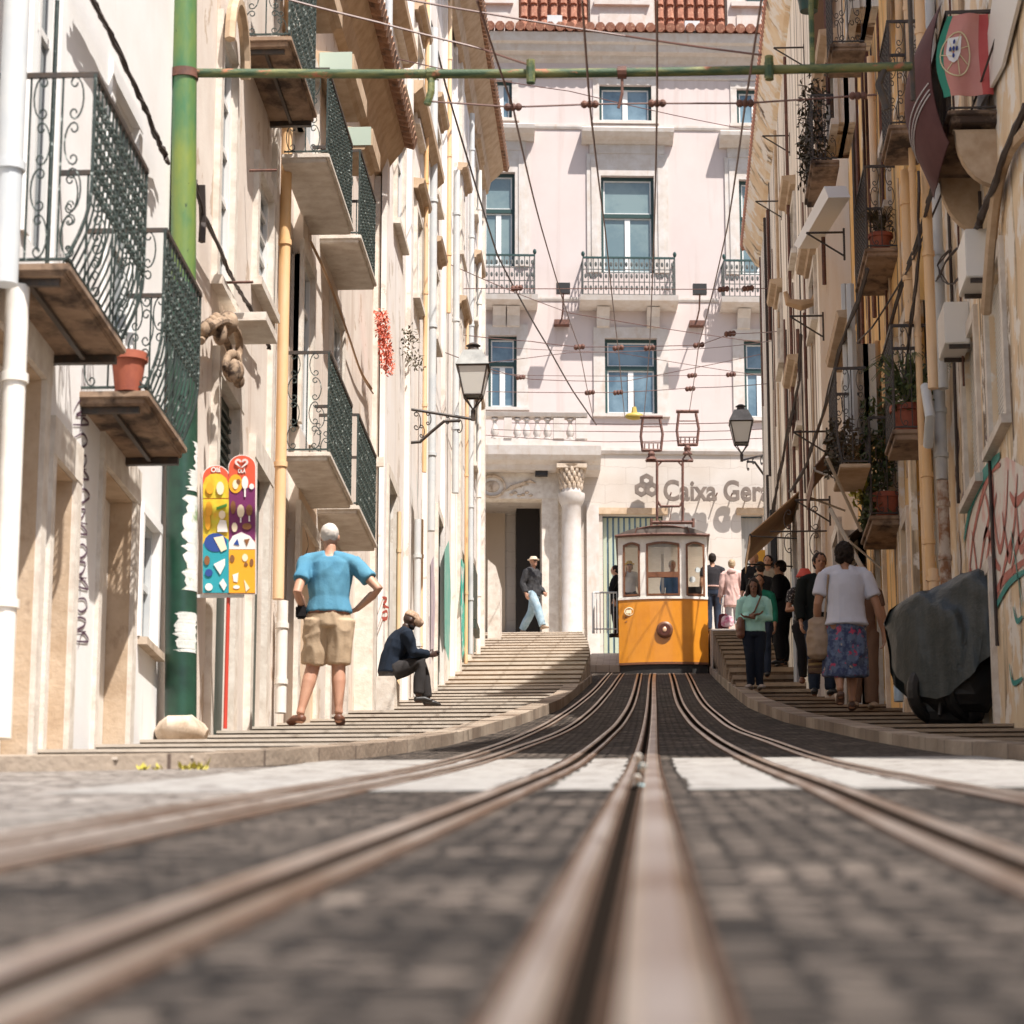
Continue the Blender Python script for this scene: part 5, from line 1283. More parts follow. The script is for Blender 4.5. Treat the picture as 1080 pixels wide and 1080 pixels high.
def paper(z0,z1,a0,a1,seed):
    rr = random.Random(seed); n = 22; k = 7
    rows = []
    for j in range(n+1):
        z = z0+(z1-z0)*j/n; l = a0+rr.uniform(-.25,.25); r_ = a1+rr.uniform(-.12,.12); rows.append([wrapP(l+(r_-l)*i/k, z) for i in range(k+1)])
    base = [p for r in rows for p in r]
    mb.add(base,[(j*(k+1)+i,j*(k+1)+i+1,(j+1)*(k+1)+i+1,(j+1)*(k+1)+i) for j in range(n) for i in range(k)])
zz = lambda y: atY(193,y,20.0).z
paper(zz(625),zz(525),.35,1.5,1); paper(zz(690),zz(648),-.2,1.3,2); paper(zz(520),zz(498),.6,1.4,3); paper(zz(515),zz(468),1.0,1.5,4)
mb.build('torn_poster', mat('torn poster paper',(.72,.70,.66),.8,(.50,.52,.48),sc=7,stain=(.25,.33,.18),stain_sc=(6,6,6),stain_lo=.56,stain_hi=.66,bump=.3,bsc=40), t)
mb = MB(); a = atY(170,769,19.9); b = atY(209,747,19.9)
mb.box(W0,a.x,b.x,19.8,20.4,SL(19.8)-.2,PB.z+.01)
mb2 = MB(); mb2.loft([((a.x+.0,20.0,SL(20.0)+.03),.14,.09),((a.x+.06,20.0,SL(20.0)+.05),.2,.125),((b.x-.06,20.0,SL(20.0)+.05),.2,.12),((b.x,20.0,SL(20.0)+.03),.14,.09)],right=(0,1,0),n=20)
mb2.v = [V((p.x,p.y,min(p.z,PB.z+.03)))+V((0,0,.01*math.sin(p.x*30+p.y*20))) for p in mb2.v]
solo('stone_block', mb2, 'stoneb', 'rough stone block at the foot of the tall green pole', 'stone block', smooth=True)
bl = V((PXz(zb_)+.1,20.0,zb_)); br_ = atY(962,70,20.0)
cbar = thing('crossbar','mossy green pipe spanning the street high above from the tall green pole','crossbar',bl,0)
mb = MB(); pts = [bl+(br_-bl)*k/12+V((0,0,-.03*math.sin(math.pi*k/12))) for k in range(13)]; mb.tube(pts,.036,12); mb.build('pipe','gbar',cbar,smooth=True)
def onbar(px): 
    k = (atY(px,74,20.0).x-bl.x)/(br_.x-bl.x); return bl+(br_-bl)*k+V((0,0,-.03*math.sin(math.pi*k)))
for px in (560,811): 
    c = onbar(px); mb = MB(); mb.tube([c+V((-.035,0,0)),c+V((.035,0,0))],.062,10); mb.tube([c+V((0,-.05,.09)),c+V((0,-.05,-.1))],.035,8); mb.build('clamp','gbar',cbar)
for px,l in ((455,.26),(656,.30)):
    c = onbar(px); mb = MB(); mb.tube([c,c+V((0,-.02,-l*.6)),c+V((-.03,-.02,-l))],.03 if px==455 else .012,8); mb.tube([c+V((-.035,0,0)),c+V((.035,0,0))],.05,10); mb.build('hanger','gbar' if px==455 else 'rust',cbar)
c = br_; mb = MB(); mb.tube([c+V((0,0,-.28)),c+V((0,0,2.2)),V((3.1,22,c.z+2.6))],.02,8); mb.tube([c+V((-.2,0,.02)),c+V((-.26,.01,-.14)),c+V((-.2,.02,-.34))],.03,8); mb.build('hanger_rod','iron',cbar)
c = onbar(857); mb = MB(); mb.tube([c,c+V((.0,0,.5)),c+V((.03,0,1.4))],.022,8); mb.build('hanger_rod','gbar',cbar)
GW = 'overhead wires of the tram line'
WL = 'overhead wires across the street'
# cross wire below the bar with insulators
def ins(mb, c, r=.03, axis=(1,0,0), L_=.12):
    ax = V(axis).normalized()
    for k in (-1,0,1): mb.ell(c+ax*(k*L_*.35), L_*.25, r*1.2, r*1.2, nu=8, nv=6)
Y0 = 20.0
cw = [(454,107),(541,113),(622,110),(693,109),(786,109),(905,101),(925,100)]
t = thing('span_wire','taut span wire with insulators just below the mossy crossbar','wire',atY(454,107,Y0),0,WL)
mb = MB(); mb.tube([atY(x,y,Y0) for x,y in cw],.0075,5); mb.build('wire','wire',t)
for x,y in cw[1:6]: 
    mb = MB(); ins(mb, atY(x,y,Y0),.026); mb.build('insulator','rust',t)
def wire(label, pts, r=.011, group=WL, m='wire', cat='wire', name='overhead_wire', hangers=()):
    """pts: (x,y,Y) triplets joined by straight pieces, with a little sag"""
    P = [atY(*p) for p in pts]; out = [P[0]]
    for a,b in zip(P,P[1:]):
        for k in range(1,9): 
            q = k/8; out.append(a+(b-a)*q+V((0,0,-.012*(b-a).length*math.sin(math.pi*q)*.3)))
    t = thing(name,label,cat,P[0],0,group); mb = MB(); mb.tube(out,r,5); mb.build('wire',m,t)
    for h in hangers:
        mb = MB(); ins(mb, atY(*h), .05, (1,0,.1), .2); mb.build('insulator','rust',t)
    return t
wire('outer left contact wire running up the street from the crossbar',[(503,0,17.6),(541,113,20.0),(571,240,31),(611,367,50),(627,446,64)],.009,GW)
wire('second contact wire from the left running up the street',[(614,0,17.6),(622,110,20.0),(638,240,31),(652,367,50),(659,440,64)],.009,GW)
wire('contact wire left of the tram pantographs, nearly upright in view',[(693,0,17.6),(693,109,20.0),(690,240,31),(685,367,50),(679,440,61.5)],.009,GW)
wire('contact wire slanting in from the right to the right pantograph',[(803,0,17.6),(786,109,20.0),(767,240,31),(737,363,50),(727,434,61.5)],.009,GW)
wire('thin wire crossing the top left above the crossbar and ending at its left clamp',[(298,-2,20.4),(400,24,20.6),(510,52,20.8),(557,68,20.0)],.009)
wire('long thin wire crossing high over the street to the right clamp of the crossbar',[(400,-6,20.6),(530,17,20.7),(660,38,20.8),(803,58,20.0)],.009)
wire('thick twisted feeder cable sagging down the left of the bank facade',[(447,-10,40),(470,90,43),(497,180,46),(525,270,52),(553,323,56),(577,364,60),(604,412,64),(629,448,66)],.018,WL,'cable',name='feeder_cable')
wire('span wire with dark insulators at the height of the facade balconies',[(424,303,46),(520,304,50),(640,304,52),(760,305,52),(865,302,50)],.009,WL,'wire',hangers=[(545,304,50.5),(763,305,52),(789,304,51)])
wire('span wire just under the balcony brackets of the facade',[(450,348,46),(560,360,52),(611,366,54),(737,364,54),(770,352,52),(866,344,44)],.009,WL,'wire',hangers=[(611,366,54),(652,367,54),(685,367,54),(737,364,54),(770,352,52)])
wire('thin wire rising to the right across the second floor windows',[(500,384,58),(600,372,58),(735,368,58),(868,350,46)],.008)
wire('thin wire crossing below the second floor windows from the green pole',[(513,413,60),(652,414,60),(730,409,60),(864,398,48)],.009,WL,'wire',hangers=[(622,414,60),(652,414,60),(728,410,60)])
wire('faint wire crossing the second floor with small insulators',[(500,392,62),(560,396,62),(733,396,62),(812,395,60)],.007,WL,'wire',hangers=[(549,398,62),(730,396,62),(771,395,61)])
wire('faint wire drooping to the right over the first floor',[(520,366,62),(652,372,62),(815,398,60)],.007)
wire('twin wire over the stone balustrade reaching the right pantograph and lantern',[(540,446,63),(630,447,63),(690,447,61),(770,446,60),(812,444,58)],.010,GW)
wire('lower twin wire below the stone balustrade',[(520,453,63),(630,455,63),(740,455,61),(812,452,58)],.009,GW)
wire('thin loop cable hanging over the white house at right',[(806,312,58),(830,350,50),(858,378,42),(886,376,36),(920,345,31),(960,280,27),(995,200,25),(1030,100,23),(1065,-5,22)],.011,WL,'cable',name='loop_cable')
wire('thin slack wire from the left wall to the green pole over the second floor windows',[(455,270,44),(600,330,54),(808,362,58)],.008)
wire('thin wire from the black lantern side dipping under the facade balcony',[(470,372,42),(560,400,54),(660,402,58),(810,372,58)],.008)
wire('thin wire high between both eaves above the attic windows',[(410,60,33),(600,96,44),(806,140,52)],.008)
wire('faint double wire crossing low in front of the balustrade',[(500,458,56),(640,466,60),(810,462,58)],.008)
# cable bundles on the right walls
def bundle(label, pts, X, r=.02, n=3, off=.08, seed=1):
    rr = random.Random(seed); mb = MB()
    for k in range(n):
        mb.tube([atX(x+rr.uniform(-1.5,1.5),y+rr.uniform(-1.5,1.5),X-off-.012*k) for x,y in spl(pts,3)],r,5)
    return solo('cable_bundle', mb, 'cable', label, 'cable')
bundle('thick dark cable bundle slanting down the near right wall below the flag balcony',[(1082,112),(1065,150),(1050,190),(1038,220),(1030,242)],XR1,.028,5)
bundle('dark cable bundle slanting from the ochre wall down to the black balcony',[(985,195),(965,260),(945,320),(928,385)],XR2,.02,3,.1,2)
bundle('dark cable bundle running down the white house behind the black balcony',[(915,285),(900,330),(885,370),(872,420),(860,460),(845,500),(832,520)],XR3,.018,3,.1,3)
bundle('frayed cable loop hanging on the white house left of the iron brackets',[(845,353),(842,400),(832,450),(822,500),(815,540)],XR3,.02,2,.1,4)
bundle('tangle of thin cables hooked below the upper white box',[(1003,260),(990,280),(1000,300),(1015,290),(1018,270),(1005,265),(985,300)],XR1,.008,2,.15,5)
bundle('black cable running down beside the grey pipe on the right',[(968,180),(970,260),(962,330),(955,400)],XR2,.013,3,.16,6)
# green pole at the far right corner
gp = thing('catenary_pole','slim mossy green pole at the far right corner holding the lantern bracket','pole',(0,0,0),0)
a = atY(806,312,58); b = atY(818,600,58); b = V((a.x,58,SR(58))); gp.location = b
mb = MB(); mb.tube([b,a],.11,12); mb.build('shaft','gbar',gp,smooth=True)
# ------------------------------------------------------------- lanterns
def lantern(label, base, s, arm_from, arm_dir):
    """square tapered lantern, base = bottom of the glass body"""
    t = thing('street_lantern', label, 'street lamp', base, 0, 'old wall lanterns'); B = V(base)
    def sq(z,h): return [B+V((-h,-h,z)),B+V((h,-h,z)),B+V((h,h,z)),B+V((-h,h,z))]
    z0,z1,h0,h1 = .0,.42*s,.13*s,.215*s
    lo, hi = sq(z0,h0), sq(z1,h1)
    mb = MB()
    for k in range(4):
        mb.tube([lo[k],hi[k]],.014*s,5); mb.tube([lo[k],lo[(k+1)%4]],.014*s,5); mb.tube([hi[k],hi[(k+1)%4]],.022*s,5)
    for p in lo: mb.tube([p, B+V((0,0,-.20*s))],.011*s,5)
    mb.tube([B+V((0,0,-.36*s)),B+V((0,0,-.22*s)),B+V((0,0,-.18*s))],[.03*s,.035*s,.02*s],8)
    mb.build('frame','iron',t)
    g_ = MB()
    for k in range(4): g_.quad(lo[k],lo[(k+1)%4],hi[(k+1)%4],hi[k])
    g_.build('glass_panel', M['lampglass'], t)
    r = MB(); a,b,c = sq(z1+.002,h1*1.12), sq(z1+.24*s,h1*.62), sq(z1+.26*s,h1*.55)
    r.add(a+b,[(0,1,5,4),(1,2,6,5),(2,3,7,6),(3,0,4,7),(0,1,2,3),(4,5,6,7)]); r.build('roof', M['lamproof'], t)
    r = MB(); r.tube([B+V((0,0,z1+.235*s)),B+V((0,0,z1+.27*s)),B+V((0,0,z1+.32*s)),B+V((0,0,z1+.33*s)),B+V((0,0,z1+.37*s))],[.13*s,.09*s,.07*s,.11*s,.05*s],12); r.build('cap','iron',t)
    # bracket with scrolls
    A = V(arm_from); e = B+V((0,0,-.34*s)); ax = (e-A); L_ = ax.length; ax.normalize(); up = V((0,0,1))
    b_ = MB(); b_.tube([A,e],.022*s,6); b_.tube([A+up*.25*s,A-up*.52*s],.02*s,6)
    b_.tube([A-up*.5*s, A+ax*L_*.18-up*.46*s, A+ax*L_*.36-up*.28*s, A+ax*L_*.55-up*.1*s, A+ax*L_*.8-up*.05*s],.024*s,6)
    for q,dz,ss in ((.12,-.16,.13),(.3,-.10,.09),(.2,-.30,.09),(.78,-.13,.10),(.6,-.07,.06)): cscroll(A+ax*L_*q+up*dz*s,ax,up,ss*s,.010*s,b_)
    b_.build('scroll_bracket','iron',t); return t
M['lampglass'] = mat('milky lantern glass',(.62,.60,.55),.25,spec=.6); M['lamproof'] = mat('lead lantern roof',(.33,.33,.31),.5,(.2,.2,.19),sc=6)
Yl = 38.0
bl_ = atY(499,418,Yl); lantern('iron lantern on a scrolled bracket from the pale left wall', bl_, 1.0, atY(452,431,Yl)+V((X4-atY(452,431,Yl).x,0,0)), 1)
Yr = 56.5
lantern('dark iron lantern on a scrolled bracket from the slim pole at the right', atY(782,468,Yr), 1.08, atY(812,478,Yr+1), -1)
bpos_ = atY(585,438,62)
# yellow hanging switch gear lamp
t = thing('hanging_signal','small yellow brass box hanging from the wires left of the tram pantograph','signal box',atY(670,441,62),0); mb = MB(); c = atY(669,439,62); mb.ell(c,.22,.12,.09); mb.tube([c,c+V((.0,0,.22))],[.09,.05],8); mb.build('housing', mat('brass yellow',(.45,.33,.06),.5), t, smooth=True)
mb = MB(); mb.tube([c+V((0,0,.2)),c+V((0,0,.62))],.012,5); mb.build('hanger','rust',t)
# ============================================================= TRAM
TY = 60.0
def TZ(y): return atY(700,y,TY).z
xa, xb = atY(652.5,660,TY).x, atY(747,660,TY).x; hw = (xb-xa)/2; tc = (xa+xb)/2
zbt = TZ(711); zy0, zy1 = TZ(699), TZ(631); zw0, zw1 = TZ(628), TZ(571); zr0, zr1 = TZ(563.5), TZ(554)
L_ = 6.0
tr = thing('tram','yellow and white funicular tram seen head on with pantograph frames on its roof','tram',(tc,TY,g(TY)),0)
def fy(x):  # plan shape of the bowed front, x from the tram centre
    return TY+.14*(abs(x)/hw)**2.2
def xs_range(a,b,n=8): return [a+(b-a)*k/n for k in range(n+1)]
def shell(mb,a,b,z0,z1,t=.045,out=0,n=8):
    X = xs_range(a,b,n)
    for p,q in zip(X,X[1:]):
        P = [V((tc+p,fy(p)-out,z0)),V((tc+q,fy(q)-out,z0)),V((tc+q,fy(q)+t,z0)),V((tc+p,fy(p)+t,z0))]
        mb.add(P+[v+V((0,0,z1-z0)) for v in P],[(0,1,5,4),(2,3,7,6),(0,1,2,3),(4,5,6,7),(3,0,4,7),(1,2,6,5)])
mb = MB(); shell(mb,-hw,hw,zy0,zy1,n=20)
for s in (-1,1): mb.box(W0,*(sorted((tc+s*hw,tc+s*(hw-.045)))),TY+.14,TY+L_,zy0,zy1)
mb.box(W0,tc-hw+.045,tc+hw-.045,TY+L_-.045,TY+L_,zy0,zy1)
mb.build('yellow_body','yellow',tr)
mb = MB(); shell(mb,-hw-.01,hw+.01,zy1-.01,zy1+.045,out=.022,n=20); mb.build('waist_rail','twhite',tr)
mb = MB(); shell(mb,-hw,hw,zy0-.03,zy0+.02,out=.015,n=20); mb.build('lower_trim','twood',tr)
mb = MB(); shell(mb,-hw+.02,hw-.02,zbt-.03,zy0-.03,n=12,out=-.03); mb.box(W0,tc-hw+.04,tc+hw-.04,TY+.3,TY+L_-.2,zbt-.05,zy0-.03); mb.build('skirt','black',tr)
# white window band with three arched openings
pxs = lambda px: atY(px,600,TY).x-tc
openings = [(pxs(657),pxs(675)),(pxs(681.5),pxs(717)),(pxs(723.5),pxs(743.5))]
solid = [(-hw,openings[0][0]),(openings[0][1],openings[1][0]),(openings[1][1],openings[2][0]),(openings[2][1],hw)]
mb = MB()
for a,b in solid: shell(mb,a,b,zy1+.045,zr0,n=3)
for k,(a,b) in enumerate(openings):
    shell(mb,a,b,zw1,zr0,n=6); shell(mb,a,b,zy1+.045,zw0-.02,n=4)
for s in (-1,1):
    xo = sorted((tc+s*hw,tc+s*(hw-.045)))
    mb.box(W0,*xo,TY+.14,TY+L_,zw1,zr0)
    for y in (TY+.14,TY+1.1,TY+2.1,TY+3.1,TY+4.1,TY+5.1,TY+L_-.06): mb.box(W0,*xo,y,y+.06,zy1,zw1)
mb.box(W0,tc-hw+.045,tc+hw-.045,TY+L_-.045,TY+L_,zw1,zr0)
for x in (-hw+.045,-.45,.4,hw-.105): mb.box(W0,tc+x,tc+x+.06,TY+L_-.045,TY+L_,zy1,zw1)
mb.build('white_body','twhite',tr)
for k,(a,b) in enumerate(openings):
    arch = .06 if k != 1 else .05; fw = .045; H = zw1-zw0
    def fp(x,z,o): return V((tc+x,fy(x)-o,z))
    def outline(ins):
        pts = [(a+ins,zw0+ins),(a+ins,zw1-arch-ins)]
        for q in range(9):
            tt = q/8; pts.append((a+ins+(b-a-2*ins)*tt, zw1-arch-ins+arch*math.sin(math.pi*tt)*(1)))
        pts += [(b-ins,zw1-arch-ins),(b-ins,zw0+ins)]; return pts
    o1, o2 = outline(0), outline(fw); n = len(o1); mb = MB()
    for i in range(n):
        j = (i+1)%n
        P = [fp(*o1[i],.02),fp(*o1[j],.02),fp(*o2[j],.02),fp(*o2[i],.02)]
        mb.add(P+[p+V((0,.05,0)) for p in P],[(0,1,2,3),(4,5,6,7),(0,1,5,4),(2,3,7,6)])
    if k == 1:
        zm = TZ(606.5)
        X = xs_range(a+fw,b-fw,4)
        for p,q in zip(X,X[1:]):
            P = [fp(p,zm-.05,.018),fp(q,zm-.05,.018),fp(q,zm+.07,.018),fp(p,zm+.07,.018)]; mb.add(P+[v+V((0,.05,0)) for v in P],[(0,1,2,3),(4,5,6,7),(0,1,5,4),(2,3,7,6)])
    # fill the spandrels above the arch in white
    w_ = mb.build('window','twood',tr)
    mb = MB()
    pts = [fp(a,zw1-arch,.004)]+[fp(x,z,.004) for x,z in o1[2:11]]+[fp(b,zw1-arch,.004),fp(b,zw1+.002,.004),fp(a,zw1+.002,.004)]
    mb.add([fp(a-.0,zw1-arch,.004)]+[fp(x,z,.004) for x,z in o1[2:7]]+[fp(a,zw1,.004)],[tuple(range(7))])
    mb.add([fp(x,z,.004) for x,z in o1[6:11]]+[fp(b,zw1,.004)],[tuple(range(6))])
    mb.build('arched_corner','twhite',w_)
    mb = MB(); X = xs_range(a+.01,b-.01,4)
    for p,q in zip(X,X[1:]): mb.quad(fp(p,zw0,-.02),fp(q,zw0,-.02),fp(q,zw1,-.02),fp(p,zw1,-.02))
    mb.build('pane','clear',w_) if 'clear' in M else None
    if k == 2:
        mb = MB()
        for c_,r_ in (((.33,.30),.07),((.62,.48),.06)):
            mb.disc(fp(a+(b-a)*c_[0],zw0+H*c_[1],.02-.035),r_,(0,-1,0),.004)
        mb.build('sticker', mat('pale sticker',(.55,.58,.56),.6), w_)
# roof
def roofprof(z0,zt,w_,e): return [( -w_+2*w_*k/16, z0+(zt-z0)*(1-abs(2*k/16-1)**2.4)) for k in range(17)]
mb = MB()
pr = roofprof(zr0,zr1-.02,hw+.06,0)
P0 = [V((tc+x,TY-.10+.16*(x/hw)**2,z)) for x,z in pr]; P1 = [V((tc+x,TY+L_+.1,z)) for x,z in pr]
base = [V((tc+x,TY-.10+.16*(x/hw)**2,zr0-.04)) for x,z in pr]; b1_ = [V((tc+x,TY+L_+.1,zr0-.04)) for x,z in pr]
n = 17; mb.add(P0+P1+base+b1_,[(i,i+1,n+i+1,n+i) for i in range(16)]+[(i,i+1,2*n+i+1,2*n+i) for i in range(16)]+[(2*n+i,2*n+i+1,3*n+i+1,3*n+i) for i in range(16)]+[(n+i,n+i+1,3*n+i+1,3*n+i) for i in range(16)])
mb.build('roof','troof',tr)
mb = MB(); mb.tube([V((tc+x,TY-.12+.16*(x/hw)**2,zr0-.02)) for x,z in pr],.035,6); 
mb.tube([V((tc+x*.82,TY-.11+.16*(x/hw)**2,z-.01)) for x,z in pr],.018,6)
for s in (-.62,.62):
    mb.tube([V((tc+s*hw,TY-.115+.16*s*s,zr0)),V((tc+s*hw*.9,TY-.11+.12*s*s,zr1-.05))],.015,6)
mb.build('roof_moulding','rust',tr)
# headlamp, number and details
cl = atY(701,664.5,TY-.0)
hl = MB(); yb0 = fy(cl.x-tc)
hl.tube([V((cl.x,yb0+.02,cl.z)),V((cl.x,yb0-.05,cl.z)),V((cl.x,yb0-.07,cl.z))],[.185,.185,.16],28); ho = hl.build('headlamp_ring','twood',tr,smooth=True)
hl = MB(); hl.disc(V((cl.x,yb0-.071,cl.z)),.135,(0,-1,0),.004,28); hl.build('lamp_glass', mat('dark lamp glass',(.09,.03,.02),.35,spec=.3), ho)
hl = MB(); hl.ell(V((cl.x,yb0-.075,cl.z)),.045,.02,.06); hl.build('bulb', mat('warm lamp reflector',(.85,.55,.35),.3,metal=.3), ho)
c_ = atY(663.5,644.5,TY); yy = fy(c_.x-tc)-.004
mb = MB(); mb.tube([V((c_.x+.10*math.cos(k/20*6.283),yy-.005,c_.z+.085*math.sin(k/20*6.283))) for k in range(21)],.012,5)
mb.disc(V((c_.x-.03,yy,c_.z)),.045,(0,-1,0),.006,14); mb.box(W0,c_.x+.005,c_.x+.05,yy-.008,yy,c_.z-.045,c_.z+.045)
mb.build('operator_emblem', mat('cream emblem paint',(.75,.66,.45),.6), tr)
M['numpaint'] = mat('dark red number paint',(.25,.10,.03),.6)
c_ = atY(659.0,655.5,TY)
text_obj('28','fleet_number',tr,.13,.24,.008,'numpaint',off=.01,loc=(c_.x-tc,fy(c_.x-tc)-TY-.004,c_.z-g(TY)))
# interior
mb = MB(); mb.box(W0,tc-hw+.08,tc+hw-.08,TY+.5,TY+L_-.1,zy0+.02,zy0+.5)
for y in (TY+1.4,TY+2.6,TY+3.8): mb.box(W0,tc-hw+.1,tc-.25,y,y+.1,zy0+.5,zw0+.15)
mb.build('seats','twood',tr)
mb = MB(); mb.box(W0,tc-hw+.05,tc+hw-.05,TY+.2,TY+L_-.1,zr0-.25,zr0-.045); mb.box(W0,tc-.03,tc+.03,TY+1.0,TY+1.06,zw0,zr0-.25); mb.build('ceiling','twhite',tr)
mb = MB(); mb.box(W0,tc+.55,tc+.85,TY+.3,TY+.5,zw0-.4,zw0+.25); mb.build('control_stand','black',tr)
# pantograph frames
mb = MB(); YP = TY+1.4
q = lambda x,y,dy=0: atY(x,y,YP+dy)
r_ = .03
for s,pt in ((0,[(693,551),(693,487)]),(0,[(720,551),(720,487)])): mb.tube([q(*pt[0]),q(*pt[1])],.035,6)
mb.tube([q(681,486),q(731,486)],.035,6); mb.tube([q(697,534),q(717,534)],.028,6); mb.tube([q(693,528),q(697,534)],.028,6); mb.tube([q(720,528),q(717,534)],.028,6)
mb.tube([q(693,492),q(698,486.5)],.02,5); mb.tube([q(720,492),q(715,486.5)],.02,5)
mb.tube([q(687,551),q(731,551)],.045,6); mb.tube([q(709,534),q(706,550)],.012,5)
for x in (687,731): mb.tube([q(x,547),q(x,556)],.04,6)
mb.build('roof_frame','rust',tr)
for (xc,yt,dx) in ((687,440,0),(725,434,0)):
    mb = MB()
    yb_ = yt+36
    x0,x1 = xc-10,xc+10; xt0,xt1 = xc-12,xc+12
    mb.tube([q(xt0,yt),q(xt1,yt)],.042,6); mb.tube([q(x0+1,yt+2),q(x0-1,yt+20),q(x0+1,yb_)],.034,5); mb.tube([q(x1-1,yt+2),q(x1+2,yt+18),q(x1,yb_)],.034,5)
    mb.tube([q(x0,yb_-1),q(x1,yb_-1)],.04,6); mb.tube([q(x0,yb_-9),q(x1,yb_-9)],.014,5); mb.tube([q(x0-1,yt+10),q(x1,yt+10)],.014,5)
    for k in range(4): mb.tube([q(x0+3+k*4.6,yb_-1),q(x0+3+k*4.6,yb_-8)],.016,5)
    mb.tube([q(xc,yb_),q(xc,yb_+3),q(xc,yb_+6),q(xc,yb_+9)],[.05,.09,.07,.12],8)
    mb.tube([q(xc-6,486),q(xc-2,480)],.02,5); mb.tube([q(xc+6,486),q(xc+2,480)],.02,5)
    mb.build('current_collector','rust',tr)
for s in (-1,1):
    for y in (TY+1.2,TY+4.6):
        mb = MB(); mb.disc(V((tc+s*.48-.04,y,g(y)+.27)),.27,(1,0,0),.08,24); mb.build('wheel','black',tr)
# railing left of the tram
fn = thing('hand_railing','thin grey metal railing on the plaza left of the tram','railing',atY(625,672,61.3),0)
mb = MB(); A = atY(626,668,61.3); B = atY(651,668,61.3); h = atY(626,625,61.3).z-A.z
for k in range(8): p = A+(B-A)*k/7; mb.tube([p,p+V((0,0,h))],.012 if k else .035,5)
mb.build('uprights','greypipe',fn); mb = MB(); mb.tube([A+V((0,0,h)),B+V((0,0,h))],.022,6); mb.tube([A+V((0,0,.1)),B+V((0,0,.1))],.016,6); mb.build('handrail','greypipe',fn)
# ============================================================= ICE CREAM BOARDS
YB = 21.4
def bp(x,y,o=0): return atY(x,y,YB)+V((0,-o,0))
ic = thing('ice_cream_sign','tall pair of colourful ice cream price boards with red arched tops on a red pole','sign',atY(237,768,YB),0)
def poly(pts,o,m,nm,par,th=.004):
    mb = MB(); mb.prism([bp(x,y,o) for x,y in pts],(0,-th,0)); return mb.build(nm,m,par)
def archb(x0,x1,yt,yb,ins=0):
    c,r = (x0+x1)/2,(x1-x0)/2-ins; return [(x0+ins,yb-ins)]+[(c-r*math.cos(math.pi*k/12),yt+ins+ (13-ins)*(1-math.sin(math.pi*k/12))) for k in range(13)]+[(x1-ins,yb-ins)]
cm = lambda n,c,**k: mat(n,c,.45,**k)
cb = {'w':cm('board white',(.75,.72,.68)),'r':cm('board red',(.62,.09,.04)),'y':cm('board lime',(.58,.55,.04),col2=(.70,.38,.02),sc=14),'o':cm('board orange',(.75,.36,.02)),'t':cm('board teal',(.02,.30,.36)),'p':cm('board purple',(.16,.02,.10)),'b':cm('board blue',(.02,.06,.25)),'br':cm('board brown',(.22,.09,.03)),'c':cm('board cream',(.78,.66,.48)),'g':cm('board green',(.08,.28,.05))}
def ell2(cx,cy,rx,ry,n=14): return [(cx+rx*math.cos(k/n*6.283),cy+ry*math.sin(k/n*6.283)) for k in range(n)]
lb = poly(archb(213.5,242.5,491,627),.0,cb['w'],'board',ic,.012)
poly(archb(213.5,242.5,491,627,.9),.014,cb['r'],'red_field',lb)
poly([(214.5,526),(214.5,512),(217,505),(222,501),(228,500),(234,501),(239,505),(241.7,512),(241.7,526)],.019,cb['y'],'lime_panel',lb)
poly([(214.5,575),(214.5,527),(241.7,527),(241.7,575)],.019,cb['y'],'lime_panel',lb)
poly([(214.5,626),(214.5,575),(218,568),(224,564),(232,564),(241.7,570),(241.7,626)],.024,cb['t'],'teal_panel',lb)
poly(ell2(228,573,12,10),.028,cb['b'],'blue_disc',lb); poly([(226,568),(236,566),(240,580),(234,583)],.032,cb['c'],'cone_picture',lb)
for pts,c_ in ((ell2(222,516,4,6),'o'),(ell2(233,516,4,7),'c'),(ell2(221,538,3.5,8),'o'),([(229,536),(240,532),(240,535),(229,539)],'g'),(ell2(220,552,3,8),'o'),(ell2(235,544,3.5,4.5),'c'),([(230,556),(233,549),(239,550),(241,562),(230,562)],'w'),
               ([(226,596),(238,590),(238,597),(233,607)],'w'),(ell2(219,592,3,5),'br'),(ell2(221,605,4,4),'b'),([(232,616),(236,611),(240,618),(237,624)],'w'),(ell2(221,620,4,4),'w')):
    poly(pts,.033,cb[c_],'ice_cream_picture',lb)
rb_ = poly(archb(241,270.5,480,627),.0,cb['w'],'board',ic,.012)
poly(archb(241,270.5,480,627,.9),.014,cb['r'],'red_field',rb_)
poly([(242,570),(242,527),(242,515),(269.6,515),(269.6,570)],.019,cb['p'],'purple_panel',rb_)
poly(ell2(249,511,7.4,10),.024,cb['o'],'orange_disc',rb_)
poly([(242,580),(242,573),(246,566),(255,562),(264,566),(269.6,573),(269.6,580)],.024,cb['w'],'white_arch',rb_)
poly([(242,626),(242,580.5),(269.6,580.5),(269.6,626)],.024,cb['o'],'orange_panel',rb_)
for pts,c_ in ((ell2(259,510,3.4,7),'w'),(ell2(249,512,3,5),'c'),(ell2(266,514,2.6,3),'w'),(ell2(252,509,2.2,3),'br'),(ell2(254.5,540,3.8,7),'c'),(ell2(263.5,539,3.6,6),'br'),(ell2(246.5,536,2.8,7),'br'),(ell2(248,557,3,5),'c'),(ell2(261,556,5,3.5),'br'),
               ([(247,575),(251,569),(253,576)],'b'),([(258,570),(264,569),(261,577)],'br'),(ell2(245.5,590,2.5,4),'br'),(ell2(259,589,3,4),'c'),(ell2(266,594,2,4),'br'),([(246,607),(252,605),(251,615),(247,614)],'w'),(ell2(260,596,2,2),'br'),(ell2(250,620,3.5,2),'w'),([(258,612),(264,621),(260,625)],'c')):
    poly(pts,.029,cb[c_],'ice_cream_picture',rb_)
